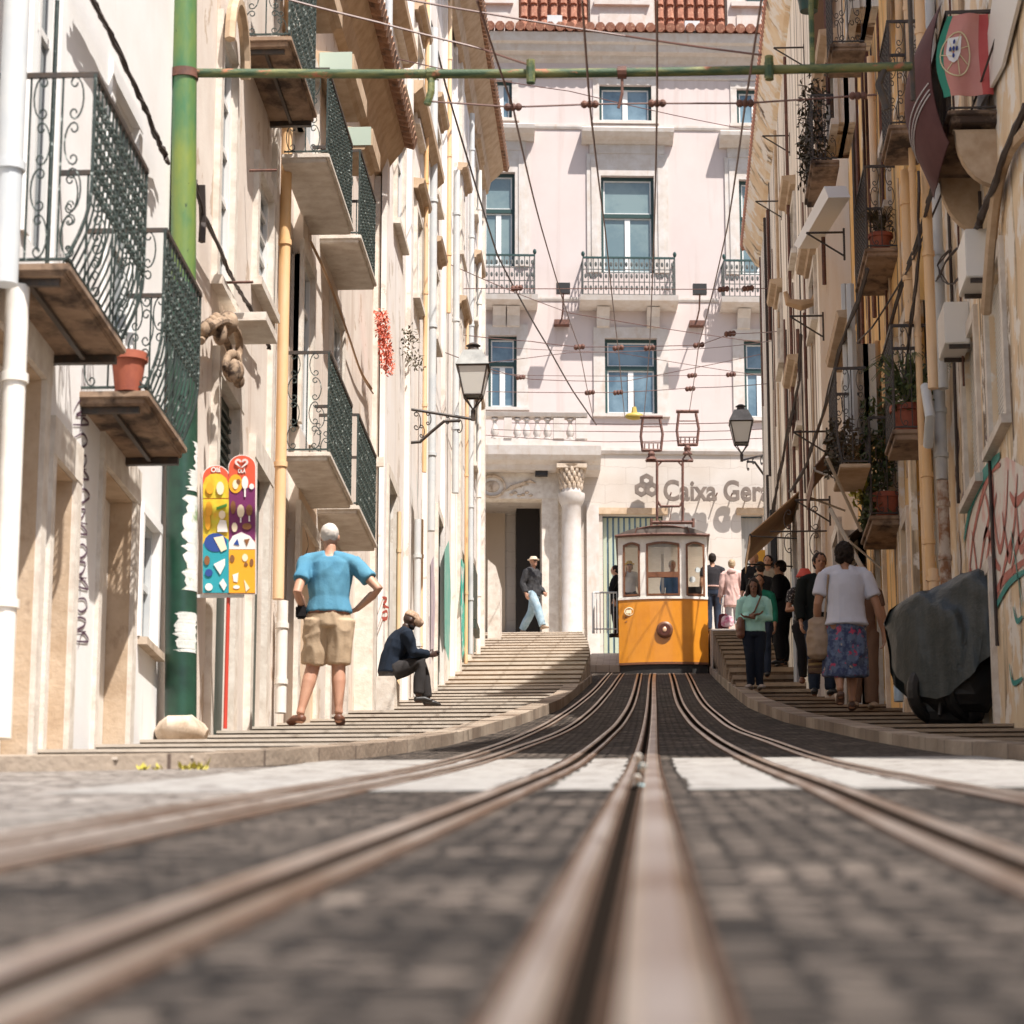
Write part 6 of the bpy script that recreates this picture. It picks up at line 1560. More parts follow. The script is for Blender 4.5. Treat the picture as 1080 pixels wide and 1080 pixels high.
for pts in ([(258.2,516),(259.8,516),(259.8,525),(258.2,525)],[(253.8,546),(255.2,546),(255.2,552),(253.8,552)],[(262.8,545),(264.2,545),(264.2,551),(262.8,551)]): poly(pts,.029,cb['w'],'stick',rb_)
# heart logo and lettering
mb = MB()
for s in (-1,1):
    for sc in (1,.6):
        mb.tube([bp(255.3+s*(3.6+sc*3.0*math.cos(a)-0),488.3-sc*3.0*math.sin(a),.03) if a > -.7 else bp(255.3+s*(.2+0),494,.03) for a in [math.pi-(math.pi+1.0)*k/12 for k in range(13)]],.0045,4)
mb.build('heart_logo',cb['w'],rb_)
def btext(txt,x0,x1,y,h,par,o=.018):
    a = bp(x0,y,o); b = bp(x1,y,o); pl = par
    off = V((0,0,0)); p = pl
    while p is not None: off = off+V(p.location); p = p.parent
    return text_obj(txt,'lettering',pl,h,b.x-a.x,.006,cb['w'],off=.02,loc=a-off)
btext('Olá',223,233,498.6,.042,lb,.019); btext('OLÁ',251.5,259.5,499.5,.034,rb_,.02)
mb = MB(); mb.tube([bp(240.5,627,-.02),bp(237,768,-.02)],.016,10); mb.build('pole', mat('red enamel',(.50,.05,.03),.4), ic, smooth=True)
mb = MB(); mb.box(W0,bp(212,0).x,bp(271,0).x,YB+.001,YB+.02,bp(240,630).z,bp(240,626.5).z); mb.build('lower_bar','greypipe',ic)
# ============================================================= COVERED MOTORCYCLE
bk = atY(1000,748,25.0); bk.z = SR(25.0)
mt = thing('covered_motorcycle','motorcycle under a grey plastic cover parked against the right wall','motorcycle',bk,0)
def mz(y,Y): return atY(1000,y,Y).z-bk.z
secs = [  # x px, top y, bottom y (hem), depth offset, half depth
 (942,645,700,.30,.10),(947,634,712,.28,.2),(957,629,722,.22,.28),(970,625,735,.14,.32),(985,621,742,.06,.34),(1002,614,738,-.02,.36),(1018,607,722,-.10,.34),(1032,606,708,-.18,.32),(1041,612,700,-.24,.28),(1047,636,690,-.28,.24),(1054,655,684,-.32,.16),(1058,668,680,-.34,.06)]
mb = MB(); NS = 44; rows = []
for i in range(len(secs)*3-2):
    k,fr_ = divmod(i,3); fr_ /= 3
    s0 = secs[k]; s1 = secs[min(k+1,len(secs)-1)]; s = [a+(b-a)*fr_ for a,b in zip(s0,s1)]
    x = (s[0]-1000)/2900*25.0; zt = mz(s[1],25); zb = mz(s[2],25); row = []
    for j in range(NS+1):
        a = math.pi*j/NS; y = s[3]-s[4]*math.cos(a); hgt = math.sin(a)**.45
        z = zb+(zt-zb)*hgt
        p = V((x,y,z)); fo = noise.noise(V((x*2.6+z*1.2,y*2.5,z*1.6)))*.09+noise.noise(V((x*9-z*6,y*5,z*3+4)))*.022+.05*(.3-abs(noise.noise(V((x*4+z*5,y*3,z*1.5+2)))))
        # long drape folds falling to the hem
        fo += .04*math.sin(x*26+z*4+y*6+3.5*noise.noise(V((x*2,y,z*2))))*(1-hgt)**.6
        p += V((0,-1 if y < s[3] else 1,0))*fo+V((fo*.4,0,fo*.5*hgt)); row.append(p+bk)
    rows.append(row)
base = [p for r in rows for p in r]
mb.add(base,[(i*(NS+1)+j,i*(NS+1)+j+1,(i+1)*(NS+1)+j+1,(i+1)*(NS+1)+j) for i in range(len(rows)-1) for j in range(NS)])
cv = mb.build('cover', mat('grey plastic sheet',(.028,.034,.032),.42,(.05,.056,.053),sc=3,st=(3,1,.5),lo=.42,hi=.62,spec=.4,bump=.35,bsc=3.5,dist=.08), mt, smooth=True)
mb = MB()
for p_,c_ in (((982,733,.05),(.18,.3)),((1018,733,-.05),(.2,.3))):
    q_ = V(((p_[0]-1000)/2900*25+bk.x, bk.y+p_[2], bk.z+.29)); mb = MB()
    mb.tube([q_+V((.17*math.cos(a),.17*math.cos(a),.22*math.sin(a)-.03)) for a in [k/24*6.283 for k in range(25)]],.06,8); mb.tube([q_+V((-.06,0,0)),q_+V((.06,0,0))],.05,8)
    for k in range(8):
        a = k/8*6.283; mb.tube([q_,q_+V((.2*math.cos(a),.2*math.cos(a),.24*math.sin(a)))],.008,4)
    mb.build('wheel','black',mt)
mb = MB(); x0 = bk.x; mb.loft([((x0-.18,bk.y+.05,bk.z+.16),.12,.2),((x0+.1,bk.y,bk.z+.16),.14,.24),((x0+.26,bk.y-.05,bk.z+.2),.1,.2)],right=(0,1,0)); mb.loft([((x0-.3,bk.y+.1,bk.z+.35),.12,.15),((x0-.05,bk.y,bk.z+.33),.24,.30),((x0+.22,bk.y-.1,bk.z+.33),.22,.30),((x0+.42,bk.y-.15,bk.z+.55),.1,.2)],right=(0,1,0)); mb.tube([(x0-.1,bk.y-.2,bk.z+.02),(x0-.05,bk.y-.1,bk.z+.35)],.02,6); mb.build('engine_block','black',mt)
mb = MB(); mb.tube([bk+V((-.42,.18,.62)),bk+V((-.44,.16,1.0)),bk+V((-.2,.1,1.2))],.02,6); mb.build('mirror_stalk','black',mt)
# water bottle by the wall
wb = atY(948,740,27.5); t = thing('water_bottle','small clear blue plastic bottle standing on the step left of the covered motorcycle','bottle',wb,0)
mb = MB(); mb.tube([wb,wb+V((0,0,.02)),wb+V((0,0,.16)),wb+V((0,0,.21)),wb+V((0,0,.235))],[.045,.05,.05,.02,.02],14); mb.build('bottle_body', mat('pale blue plastic',(.38,.48,.55),.15,spec=.6), t, smooth=True)
mb = MB(); mb.tube([wb+V((0,0,.236)),wb+V((0,0,.26))],.022,10); mb.build('cap','twhite',t)
# ============================================================= PEOPLE
TS = bpy.data.scenes.new('workshop')
def evalmesh(mb, vox, name, smooth_it=4, wr=0, wf=(9,9,4), seed=0):
    me = mb.mesh('tmp'); ob = bpy.data.objects.new('tmp', me); TS.collection.objects.link(ob)
    bm = bmesh.new(); bm.from_mesh(me); bmesh.ops.recalc_face_normals(bm, faces=bm.faces); bm.to_mesh(me); bm.free()
    r = ob.modifiers.new('r','REMESH'); r.mode = 'VOXEL'; r.voxel_size = vox; r.use_smooth_shade = True
    if smooth_it:
        s = ob.modifiers.new('s','SMOOTH'); s.factor = .5; s.iterations = smooth_it
    with bpy.context.temp_override(scene=TS, view_layer=TS.view_layers[0]):
        dg = bpy.context.evaluated_depsgraph_get()
    dg.update()
    out = bpy.data.meshes.new_from_object(ob.evaluated_get(dg)); bpy.data.objects.remove(ob); bpy.data.meshes.remove(me)
    if wr:
        co = [v.co.copy() for v in out.vertices]; nn = [v.normal.copy() for v in out.vertices]; flat_ = []
        for c, nr in zip(co, nn):
            w1 = noise.noise(V((c.x*2+seed,c.y*2,c.z*2)))*.8
            n = .75-2.2*abs(noise.noise(V((c.x*wf[0]+seed+w1, c.y*wf[1], c.z*wf[2]+w1*2))))+.5*noise.noise(V((c.x*wf[0]*2.3, c.y*wf[1]*2.3+seed, c.z*wf[2]*3)))
            q = c+nr*(n*wr); flat_ += [q.x,q.y,q.z]
        out.vertices.foreach_set('co', flat_); out.update()
    out.name = name; out.polygons.foreach_set('use_smooth',[True]*len(out.polygons)); return out
def put(me, name, m, par):
    me.materials.clear(); me.materials.append(M[m] if isinstance(m,str) else m)
    o = bpy.data.objects.new(name, me); COL.objects.link(o); o.parent = par; return o
M['skin'] = mat('light skin',(.52,.29,.19),.55,(.46,.23,.15),sc=7); M['skind'] = mat('brown skin',(.16,.075,.045),.5); M['skint'] = mat('tanned skin',(.38,.19,.11),.55)
M['skindd'] = mat('dark skin',(.045,.022,.016),.5)
def rotp(p, c, ang, ax):
    return c+Matrix.Rotation(ang,3,ax) @ (p-c)
def person(label, loc, rz, H, pose=None, skin='skin', pieces=(), lean=0, side=0, head=(0,0), build=1.0, vox=.012, eyes=True, group=None, hem=None):
    """z up, faces +Y, its right hand at +X. joints are fractions of the height"""
    t = thing('person', label, 'person', loc, rz, group)
    J = {'pel':(0,0,.53),'wai':(0,.0,.62),'che':(0,.005,.73),'nb':(0,-.005,.825),'nt':(0,.008,.865),'hd':(0,.014,.928)}
    for s,n in ((1,'R'),(-1,'L')):
        J.update({'sh'+n:(s*.108*build**.5,0,.80),'el'+n:(s*.138*build**.5,-.015,.625),'wr'+n:(s*.142*build**.5,.03,.49),'hp'+n:(s*.052,0,.51),'kn'+n:(s*.055,.015,.285),'an'+n:(s*.055,-.012,.05),'to'+n:(s*.07,.085,.018)})
    J = {k: V(v) for k,v in J.items()}
    for k in ('che','nb','nt','hd','shR','shL','elR','elL','wrR','wrL','wai'):
        if lean: J[k] = rotp(J[k], J['pel'], -lean, 'X')
        if side: J[k] = rotp(J[k], J['pel'], side, 'Y')
    for k,v in (pose or {}).items(): J[k] = V(v)
    for k in J: J[k] = J[k]*H
    B = H*build
    spine = [J['pel']+V((0,0,-.035*H)), J['pel'], J['wai'], J['che'], J['nb']]
    up = (J['nb']-J['pel']).normalized()
    tors = lambda e=0, rise=0, b=1.0, top=True: [(spine[0],.085*B*b+e,.062*B*b+e),(spine[1],.095*B*b+e,.07*B*b+e),(spine[2],.083*B*b+e,.063*B*b+e),(spine[3],.098*B*b+e,.068*B*b+e),(J['nb']-up*.028*H,.092*B+e,.05*B+e)]+([(J['nb']-up*.008*H,.062*B+e,.038*B+e)] if top else [])
    acr = (J['shR']-J['shL']).normalized()
    hd = J['hd']; HR = Matrix.Rotation(head[0],3,'Z') @ Matrix.Rotation(head[1],3,'X')
    mb = MB()
    mb.loft(tors(), right=acr)
    for n in 'RL':
        s = 1 if n == 'R' else -1
        mb.loft([(J['sh'+n],.031*B,.031*B),(J['sh'+n].lerp(J['el'+n],.45),.026*B,.026*B),(J['el'+n],.021*B,.021*B),(J['el'+n].lerp(J['wr'+n],.3),.022*B,.022*B),(J['wr'+n],.0145*H,.0145*H)],n=12)
        mb.loft([(J['hp'+n],.056*B,.058*B),(J['hp'+n].lerp(J['kn'+n],.5),.046*B,.046*B),(J['kn'+n],.033*B,.034*B),(J['kn'+n].lerp(J['an'+n],.32),.033*B,.035*B),(J['an'+n]+(J['kn'+n]-J['an'+n])*.12,.02*H,.022*H),(J['an'+n],.021*H,.024*H)],n=14)
        ft = J['to'+n]-J['an'+n]; hl = J['an'+n]-V((ft.x,ft.y,0)).normalized()*.018*H; hl.z = max(J['to'+n].z, J['an'+n].z-.034*H)
        mb.loft([(hl,.019*H,.017*H),(J['an'+n].lerp(J['to'+n],.5)-V((0,0,.004*H)),.024*H,.019*H),(J['to'+n],.022*H,.012*H)],n=12)
        # hand: palm and five fingers
        d = (J['wr'+n]-J['el'+n]).normalized(); hdir = d
        if 'hd'+n in (pose or {}): hdir = V(pose['hd'+n]).normalized()
        sd = V((0,1,0)) if abs(hdir.y) < .8 else V((0,0,1)); sd = (sd-hdir*sd.dot(hdir)).normalized(); pn = hdir.cross(sd)*(-s)
        w_ = J['wr'+n]; pc_ = w_+hdir*.028*H
        mb.loft([(w_,.013*H,.013*H),(pc_,.023*H,.010*H),(w_+hdir*.055*H,.024*H,.009*H)],right=sd,n=12)
        for k,(o,ln) in enumerate(((-.017,.036),(-.006,.045),(.0055,.043),(.0165,.040))):
            b_ = w_+hdir*.052*H+sd*o*H; m_ = b_+hdir*ln*H*.55+pn*ln*H*.18; e_ = m_+hdir*ln*H*.35+pn*ln*H*.42
            mb.tube([b_,m_,e_],[.0052*H,.0049*H,.004*H],7)
        b_ = w_+hdir*.02*H+sd*.017*H; mb.tube([b_,b_+sd*.016*H+hdir*.018*H,b_+sd*.02*H+hdir*.036*H+pn*.008*H],[.0065*H,.006*H,.0045*H],7)
    mb.loft([(J['nb']-up*.02*H,.036*B,.034*B),(J['nb'].lerp(J['nt'],.6),.031*H,.031*H),(J['nt']+V((0,0,.015*H)),.030*H,.032*H)],n=14)
    hp = lambda x,y,z: hd+HR @ (V((x,y,z))*H)
    mb.ell(hp(0,-.004,.012),.043*H,.054*H,.053*H,HR,18,12); mb.ell(hp(0,.012,-.022),.034*H,.040*H,.040*H,HR,16,10); mb.ell(hp(0,.034,-.047),.018*H,.014*H,.013*H,HR)
    mb.loft([(hp(0,.046,.008),.005*H,.006*H),(hp(0,.056,-.010),.0075*H,.009*H)],n=8)
    for s in (1,-1): mb.ell(hp(s*.044,-.004,-.004),.005*H,.012*H,.017*H,HR,8,6)
    for s in (1,-1): mb.ell(hp(s*.017,.043,.014),.012*H,.007*H,.004*H,HR,8,6)
    mb.ell(hp(0,.044,-.031),.014*H,.006*H,.005*H,HR,8,6)
    put(evalmesh(mb,vox*.78,'body',2),'body',skin,t)
    if eyes:
        for s in (1,-1):
            e = MB(); e.ell(hp(s*.017,.0455,.004),.0068*H,.005*H,.0042*H,HR,8,6); e.build('eye','black',t,local=True,smooth=True)
        e = MB(); e.loft([(hp(-.013,.0465,-.030),.002*H,.0022*H),(hp(0,.050,-.031),.0025*H,.0032*H),(hp(.013,.0465,-.030),.002*H,.0022*H)],right=(0,1,0),n=6); e.build('mouth','lip',t,local=True,smooth=True)
    for pc in pieces:
        kind, m = pc[0], pc[1]; o = pc[2] if len(pc) > 2 else {}
        e = o.get('e',.013)*H/1.7; mb = MB(); mb.flat = True; wr = o.get('wr',.007); wf = o.get('wf',(8,8,3.5)); nm = o.get('name',kind)
        if kind in ('shirt','jacket','coat','dress'):
            hemz = o.get('hem',-.02); flare = o.get('flare',.0)
            low = spine[1]+V((0,0,hemz*H))
            R_ = tors(e, b=o.get('b',1.0))
            R_[0] = (low, R_[1][1]+flare*H, R_[1][2]+flare*H*.8); 
            if hemz > -.03: R_ = [R_[0]]+R_[2:]
            elif hemz < -.15: R_ = [R_[0], (low.lerp(spine[1],.5),R_[1][1]+flare*H*.5,R_[1][2]+flare*H*.4)]+R_[1:]
            mb.loft(R_, right=acr, n=22)
            sl = o.get('sleeve',.55)
            for n in 'RL':
                sh, el, wr_ = J['sh'+n], J['el'+n], J['wr'+n]
                mb.ell(sh-acr*(.014*H*(1 if n=='R' else -1)),.034*B+e*.6,.033*B+e*.6,.032*B+e*.5)
                mb.loft([(J['nb']-up*.01*H+acr*(.02*H*(1 if n=='R' else -1)),.030*B+e,.032*B+e),(sh-acr*(.02*H*(1 if n=='R' else -1))+V((0,0,-.004*H)),.028*B+e,.033*B+e)],right=(0,1,0),n=14)
                if sl <= 0: continue
                loose = o.get('loose',0)*H
                if sl <= 1: mb.loft([(sh,.030*B+e,.030*B+e),(sh.lerp(el,sl*.5),.028*B+e+loose*.5,.028*B+e+loose*.5),(sh.lerp(el,sl),.026*B+e+loose,.026*B+e+loose)],n=16)
                else:
                    q = sl-1; mb.loft([(sh,.034*B+e,.034*B+e),(sh.lerp(el,.5),.030*B+e,.030*B+e),(el,.025*B+e,.025*B+e),(el.lerp(wr_,q*.5),.024*B+e,.024*B+e),(el.lerp(wr_,q),.020*B+e,.020*B+e)],n=14)
            if o.get('collar'): mb.loft([(J['nb']-up*.02*H,.05*B,.045*B),(J['nb']+up*.012*H,.040*H,.038*H)],n=16)
            if o.get('hood'): mb.ell(J['nb']+V((0,-.045*H,.0)),.06*H,.035*H,.04*H)
        elif kind in ('trousers','shorts'):
            ln = o.get('len',1.0); lo = o.get('loose',0)*H
            mb.loft([(spine[0]-V((0,0,.02*H)),.088*B+e,.066*B+e),(spine[1],.096*B+e*.7,.071*B+e*.7),(spine[1]+up*o.get('rise',.045)*H,.088*B+e*.6,.066*B+e*.6)],right=acr,n=20)
            for n in 'RL':
                hp_, kn, an = J['hp'+n], J['kn'+n], J['an'+n]
                if ln <= .5:
                    en = hp_.lerp(kn,ln*2); mb.loft([(hp_,.060*B+e,.062*B+e),(hp_.lerp(en,.5),.056*B+e+lo*.5,.056*B+e+lo*.5),(en,.050*B+e+lo,.050*B+e+lo)],n=18)
                else:
                    en = kn.lerp(an,(ln-.5)*2); mb.loft([(hp_,.058*B+e,.060*B+e),(hp_.lerp(kn,.5),.048*B+e,.048*B+e),(kn,.036*B+e+lo*.6,.037*B+e+lo*.6),(kn.lerp(en,.5),.034*B+e+lo,.035*B+e+lo),(en,.026*B+e+lo,.029*B+e+lo)],n=16)
        elif kind == 'skirt':
            z0 = o.get('z',.25)*H; k = J['knR'].lerp(J['knL'],.5); b_ = V((k.x,k.y,z0)); fl_ = o.get('flare',.03)*H
            mb.loft([(b_,.088*B+e+fl_,.075*B+e+fl_*.9),(b_.lerp(spine[1],.5),.092*B+e+fl_*.5,.076*B+e+fl_*.5),(spine[1],.090*B+e*.3,.068*B+e*.3),(spine[1]+up*.02*H,.084*B,.063*B)],right=acr,n=26)
        elif kind == 'shoe':
            for n in 'RL':
                ft = J['to'+n]-J['an'+n]; dr = V((ft.x,ft.y,0)).normalized(); hl = J['an'+n]-dr*.02*H; hl.z = max(J['to'+n].z, J['an'+n].z-.03*H)
                m2 = MB(); m2.loft([(hl+V((0,0,.004*H)),.023*H,.021*H),(J['an'+n].lerp(J['to'+n],.5)-V((0,0,.004*H)),.027*H,.021*H),(J['to'+n]+dr*.004*H,.025*H,.014*H)],n=12)
                put(evalmesh(m2,vox*.8,'shoe',2),'shoe',m,t)
            continue
        elif kind == 'hair':
            st = o.get('style','short')
            if st == 'thin': mb.ell(hp(0,-.012,.018),.046*H,.051*H,.051*H,HR,18,12)
            else: mb.ell(hp(0,-.013,.017),.049*H,.056*H,.056*H,HR,18,12); 
            if st == 'short': mb.ell(hp(0,-.03,-.008),.044*H,.036*H,.042*H,HR)
            if st == 'puffy': mb.ell(hp(0,-.024,.008),.057*H,.054*H,.062*H,HR); mb.ell(hp(.02,-.03,-.03),.035*H,.03*H,.035*H,HR); mb.ell(hp(-.022,-.03,-.028),.034*H,.03*H,.035*H,HR)
            if st == 'long':
                mb.loft([(hp(0,-.03,.02),.05*H,.035*H),(hp(0,-.035,-.05),.058*H,.032*H),(J['nb']+V((0,-.05*H,-.02*H)),.066*H,.03*H),(J['che']+V((0,-.065*H,0)),.055*H,.02*H)],n=18)
                for s in (1,-1): mb.loft([(hp(s*.045,.0,.01),.014*H,.026*H),(hp(s*.054,.008,-.05),.018*H,.026*H),(hp(s*.058,.03,-.115),.022*H,.024*H),(hp(s*.055,.045,-.165),.015*H,.015*H)],n=10)
            wr = o.get('wr',.005); wf = (24,24,24)
        elif kind == 'hat':
            st = o.get('style','brim'); mb.loft([(hp(0,-.004,.026),.050*H,.058*H),(hp(0,-.004,.05),.046*H,.053*H),(hp(0,-.004,.068),.038*H,.044*H)],n=20)
            if st == 'brim':
                mb.tube([hp(0,-.002,.022),hp(0,-.002,.032)],[.082*H,.078*H],24)
            elif st == 'bucket': mb.loft([(hp(0,0,.0),.075*H,.078*H),(hp(0,0,.04),.052*H,.058*H)],n=22)
            else: mb.loft([(hp(0,.03,.030),.042*H,.03*H),(hp(0,.075,.022),.034*H,.012*H)],right=HR@V((1,0,0)),n=12); mb.tube([hp(0,.02,.022),hp(0,.085,.018),hp(0,.095,.016)],[.045*H,.03*H,.012*H],10)
            wr = .001
        elif kind == 'belt':
            q = spine[1]+up*o.get('at',.035)*H; mb.loft([(q,.093*B+e,.071*B+e),(q+up*.014*H,.092*B+e,.07*B+e)],right=acr,n=24); wr = 0
        elif kind == 'sunglasses':
            for s in (1,-1): mb.ell(hp(s*.018,.050,.005),.015*H,.006*H,.010*H,HR,10,7)
            mb.tube([hp(-.03,.049,.008),hp(.03,.049,.008)],.0035*H,6); wr = 0
            put(evalmesh(mb,.004,'sunglasses',0),'sunglasses',m,t); continue
        elif kind == 'beard': mb.ell(hp(0,.018,-.038),.034*H,.036*H,.026*H,HR); wr = .003
        put(evalmesh(mb, vox*(.8 if kind in ('hair','hat') else 1), kind, 3, wr, wf, seed=hash(label)%50 if False else len(label)), nm, m, t)
    return t, J
M['lip'] = mat('lip',(.30,.11,.08),.5)
fab = lambda n,c,c2=None,sc=3,**k: mat(n,c,.9,c2,sc=sc,bump=.25,bsc=60,spec=.15,**k)
M['jeans'] = fab('dark jeans',(.02,.028,.045),(.035,.045,.07)); M['ljeans'] = fab('light washed jeans',(.22,.32,.38),(.36,.45,.50),6)
M['blkc'] = fab('black cloth',(.013,.012,.013)); M['hairw'] = mat('white hair',(.62,.57,.52),.6,(.5,.45,.4),sc=30); M['haird'] = mat('dark hair',(.014,.009,.007),.6,(.03,.02,.015),sc=40,spec=.15,bump=.5,bsc=60); M['hairb'] = mat('blond grey hair',(.42,.30,.18),.6,(.30,.21,.12),sc=30)
M['brshoe'] = mat('brown leather',(.14,.055,.03),.5); M['bag'] = mat('beige bag leather',(.34,.24,.16),.6,(.28,.19,.12),sc=8)
def foot(x,y,Y,S): 
    p = atY(x,y,Y); return p
def gnd(px, Y, S):
    # ground point under pixel column px at distance Y
    p = atY(px,700,Y); z = S(Y); p = atY(px, 700, Y)
    for _ in range(4):
        yy = 540-(V((p.x,Y,z)).dot(CU)/V((p.x,Y,z)).dot(CF))*FP; p = atY(px, yy, Y)
    return V((p.x, Y, z))
# --- man in blue T-shirt, back to the camera, hands on hips
P = gnd(345,23.6,SL); P.z = atY(345,764,23.6).z
t,J = person('balding man in blue T-shirt and beige shorts, back turned, hands on hips', P, math.radians(4), 1.80,
  pose={'shR':(.112,.0,.80),'shL':(-.112,.0,.805),'elR':(.245,-.055,.655),'wrR':(.135,.045,.575),'hdR':(-.8,.5,-.25),'elL':(-.15,-.10,.63),'wrL':(-.118,.06,.555),'hdL':(.55,.8,-.15),
        'hpL':(-.05,.0,.51),'hpR':(.055,.0,.51),'knL':(-.075,.03,.285),'anL':(-.13,-.01,.05),'toL':(-.18,.065,.016),'knR':(.05,.02,.285),'anR':(.055,.0,.055),'toR':(.06,.09,.02)},
  build=1.05, vox=.010, head=(-.15,.12), pieces=[
  ('shirt',fab('turquoise blue cotton',(.065,.20,.315),(.11,.28,.385),2),{'hem':.018,'sleeve':.62,'loose':.004,'e':.014,'wr':.011,'wf':(7,7,3),'flare':.004,'collar':0,'name':'t_shirt'}),
  ('shorts',fab('beige cotton',(.50,.38,.26),(.44,.32,.21),4),{'len':.47,'loose':.000,'e':.012,'wr':.011,'wf':(9,7,3.5),'rise':.05}),
  ('belt','brshoe',{'at':.008,'e':.016}),('hair','hairw',{'style':'thin','wr':.002}),('shoe','brshoe')])
mb = MB(); c = V((-.135,-.01,.55))*1.8; mb.box(Fr(c,(1,0,0),(0,1,0),(0,0,1)),-.045,.045,-.05,.04,-.06,.055); mb.build('belt_pouch','blkc',t,local=True,bevel=.015)
# --- man sitting on the door step
P = atY(424,743,33.4); 
t,J = person('man in dark jacket and flat cap sitting low against the wall, looking at his phone', P, math.radians(-72), 1.72,
  pose={'pel':(0,-.10,.24),'wai':(0,-.085,.33),'che':(0,-.04,.44),'nb':(0,.005,.53),'nt':(0,.03,.56),'hd':(0,.055,.61),'shR':(.105,.005,.505),'shL':(-.105,.005,.505),'elR':(.13,.05,.36),'elL':(-.13,.06,.36),'wrR':(.05,.18,.36),'wrL':(-.04,.19,.37),'hdR':(-.3,.9,.2),'hdL':(.3,.9,.2),
  'hpR':(.05,-.08,.235),'hpL':(-.05,-.08,.235),'knR':(.075,.12,.30),'knL':(-.06,.16,.31),'anR':(.08,.10,.055),'anL':(-.06,.20,.055),'toR':(.09,.19,.018),'toL':(-.07,.29,.018)},
  skin='skindd', head=(0,-.45), pieces=[('jacket',fab('navy black jacket',(.012,.018,.03)),{'hem':-.02,'sleeve':1.9,'e':.02,'wr':.01,'collar':1}),('trousers',fab('charcoal trousers',(.035,.032,.032)),{'len':.97,'e':.012,'wr':.008}),('shoe','black'),('hat',fab('checked brown cap',(.34,.20,.13),(.5,.38,.28),40),{'style':'cap'}),('beard','blkc')])
mb = MB(); c = V((0,.225,.385))*1.72; mb.box(Fr(c,(1,0,0),(0,1,0),(0,0,1)),-.04,.04,-.01,.08,0,.012); ph = mb.build('phone','black',None); ph.rotation_euler = (0,0,math.radians(-72)); ph.location = P; tag(ph,'black phone held by the seated man in the cap','phone')
mb = MB(); q = atY(404,736,33.4); mb.box(W0,-3.5,P.x-.06,33.0,33.7,SL(33)-.1,P.z+.29)
solo('stone_step', mb, 'stonew', 'low stone door step under the seated man in the cap', 'step')
# --- man with straw hat walking on the plaza
P = atY(562,667,61.8); P.z = atY(562,667.5,61.8).z
person('man with straw hat, sunglasses, open dark jacket and light jeans striding past the portal', P, math.radians(-125), 1.78,
  pose={'knR':(.05,.12,.30),'anR':(.06,.20,.06),'toR':(.07,.29,.03),'knL':(-.05,-.06,.29),'anL':(-.06,-.22,.075),'toL':(-.06,-.15,.02),'elR':(.15,-.05,.63),'wrR':(.15,.0,.50),'elL':(-.15,-.02,.63),'wrL':(-.12,.09,.53)},
  skin='skin', head=(-.2,0), build=1.05, pieces=[('shirt',fab('white shirt',(.66,.65,.64)),{'hem':-.02,'sleeve':.3,'e':.008}),('jacket',fab('dark grey jacket',(.035,.034,.036),(.06,.058,.06),30),{'hem':-.05,'sleeve':1.95,'e':.022,'wr':.012}),('trousers','ljeans',{'len':.99,'loose':.006,'e':.014,'wr':.009}),('hat',fab('straw',(.62,.50,.38)),{}),('sunglasses','black'),('shoe','bag')])
# white shirt front panel so the open jacket reads
# --- people at the top of the right stairs
P = atY(752.5,668,60.6)
person('man in black T-shirt and jeans seen from behind just right of the tram roof edge', P, math.radians(6), 1.83, pose={'elR':(.165,-.03,.64),'wrR':(.14,.05,.53)}, skin='skint', build=1.05, pieces=[('shirt',fab('faded black cotton',(.03,.027,.03)),{'hem':-.0,'sleeve':.55,'e':.014}),('trousers','jeans',{'e':.012}),('belt',fab('tied pink jacket',(.45,.28,.24)),{'at':.04,'e':.022}),('hair','haird',{}),('shoe','black')])
P = atY(773,668,59.6)
tp,J = person('woman in pale pink hooded coat walking away at the top of the right stairs', P, math.radians(-6), 1.66, pose={'knR':(.05,.05,.29),'anR':(.05,.02,.06),'wrL':(-.16,.03,.49)}, skin='skin', eyes=False, pieces=[('coat',fab('pale pink raincoat',(.60,.40,.36),(.55,.36,.32)),{'hem':-.17,'flare':.015,'sleeve':1.9,'e':.022,'wr':.014,'hood':1}),('trousers',fab('pale grey trousers',(.45,.45,.47)),{'len':.85,'e':.01}),('hair','hairb',{'style':'short'}),('shoe','brshoe')])
def bag(loc, w_, h, d, m, label, strap=None, cat='handbag'):
    t = thing('handbag', label, cat, loc, 0); mb = MB(); L_ = V(loc)
    mb.loft([(L_+V((0,0,0)),w_*.5,d*.5),(L_+V((0,0,h*.45)),w_*.55,d*.55),(L_+V((0,0,h)),w_*.42,d*.3)],n=20); me = evalmesh(MBshift(mb,-L_),.012,'bag_body',2,.008,(9,9,9)); put(me,'bag_body',m,t)
    if strap: mb = MB(); mb.tube(strap,.012,6); mb.build('strap',m,t)
    return t
def MBshift(mb, o): 
    n = MB(); n.v = [p+o for p in mb.v]; n.f = mb.f; return n
q = atY(763,655,59.3); bag(q+V((0,0,-.28)),.22,.42,.12,fab('dark wine leather',(.09,.02,.025)),'dark wine shoulder bag hanging beside the woman in the pink coat',[q+V((-.03,0,.1)),q+V((.02,0,.75)),q+V((.05,0,.1))])
q = atY(767,648,59.2); bag(q+V((0,0,-.25)),.26,.2,.1,fab('magenta cloth',(.45,.10,.20),(.6,.5,.5),9),'small magenta and white bag carried by the woman in the pink coat')
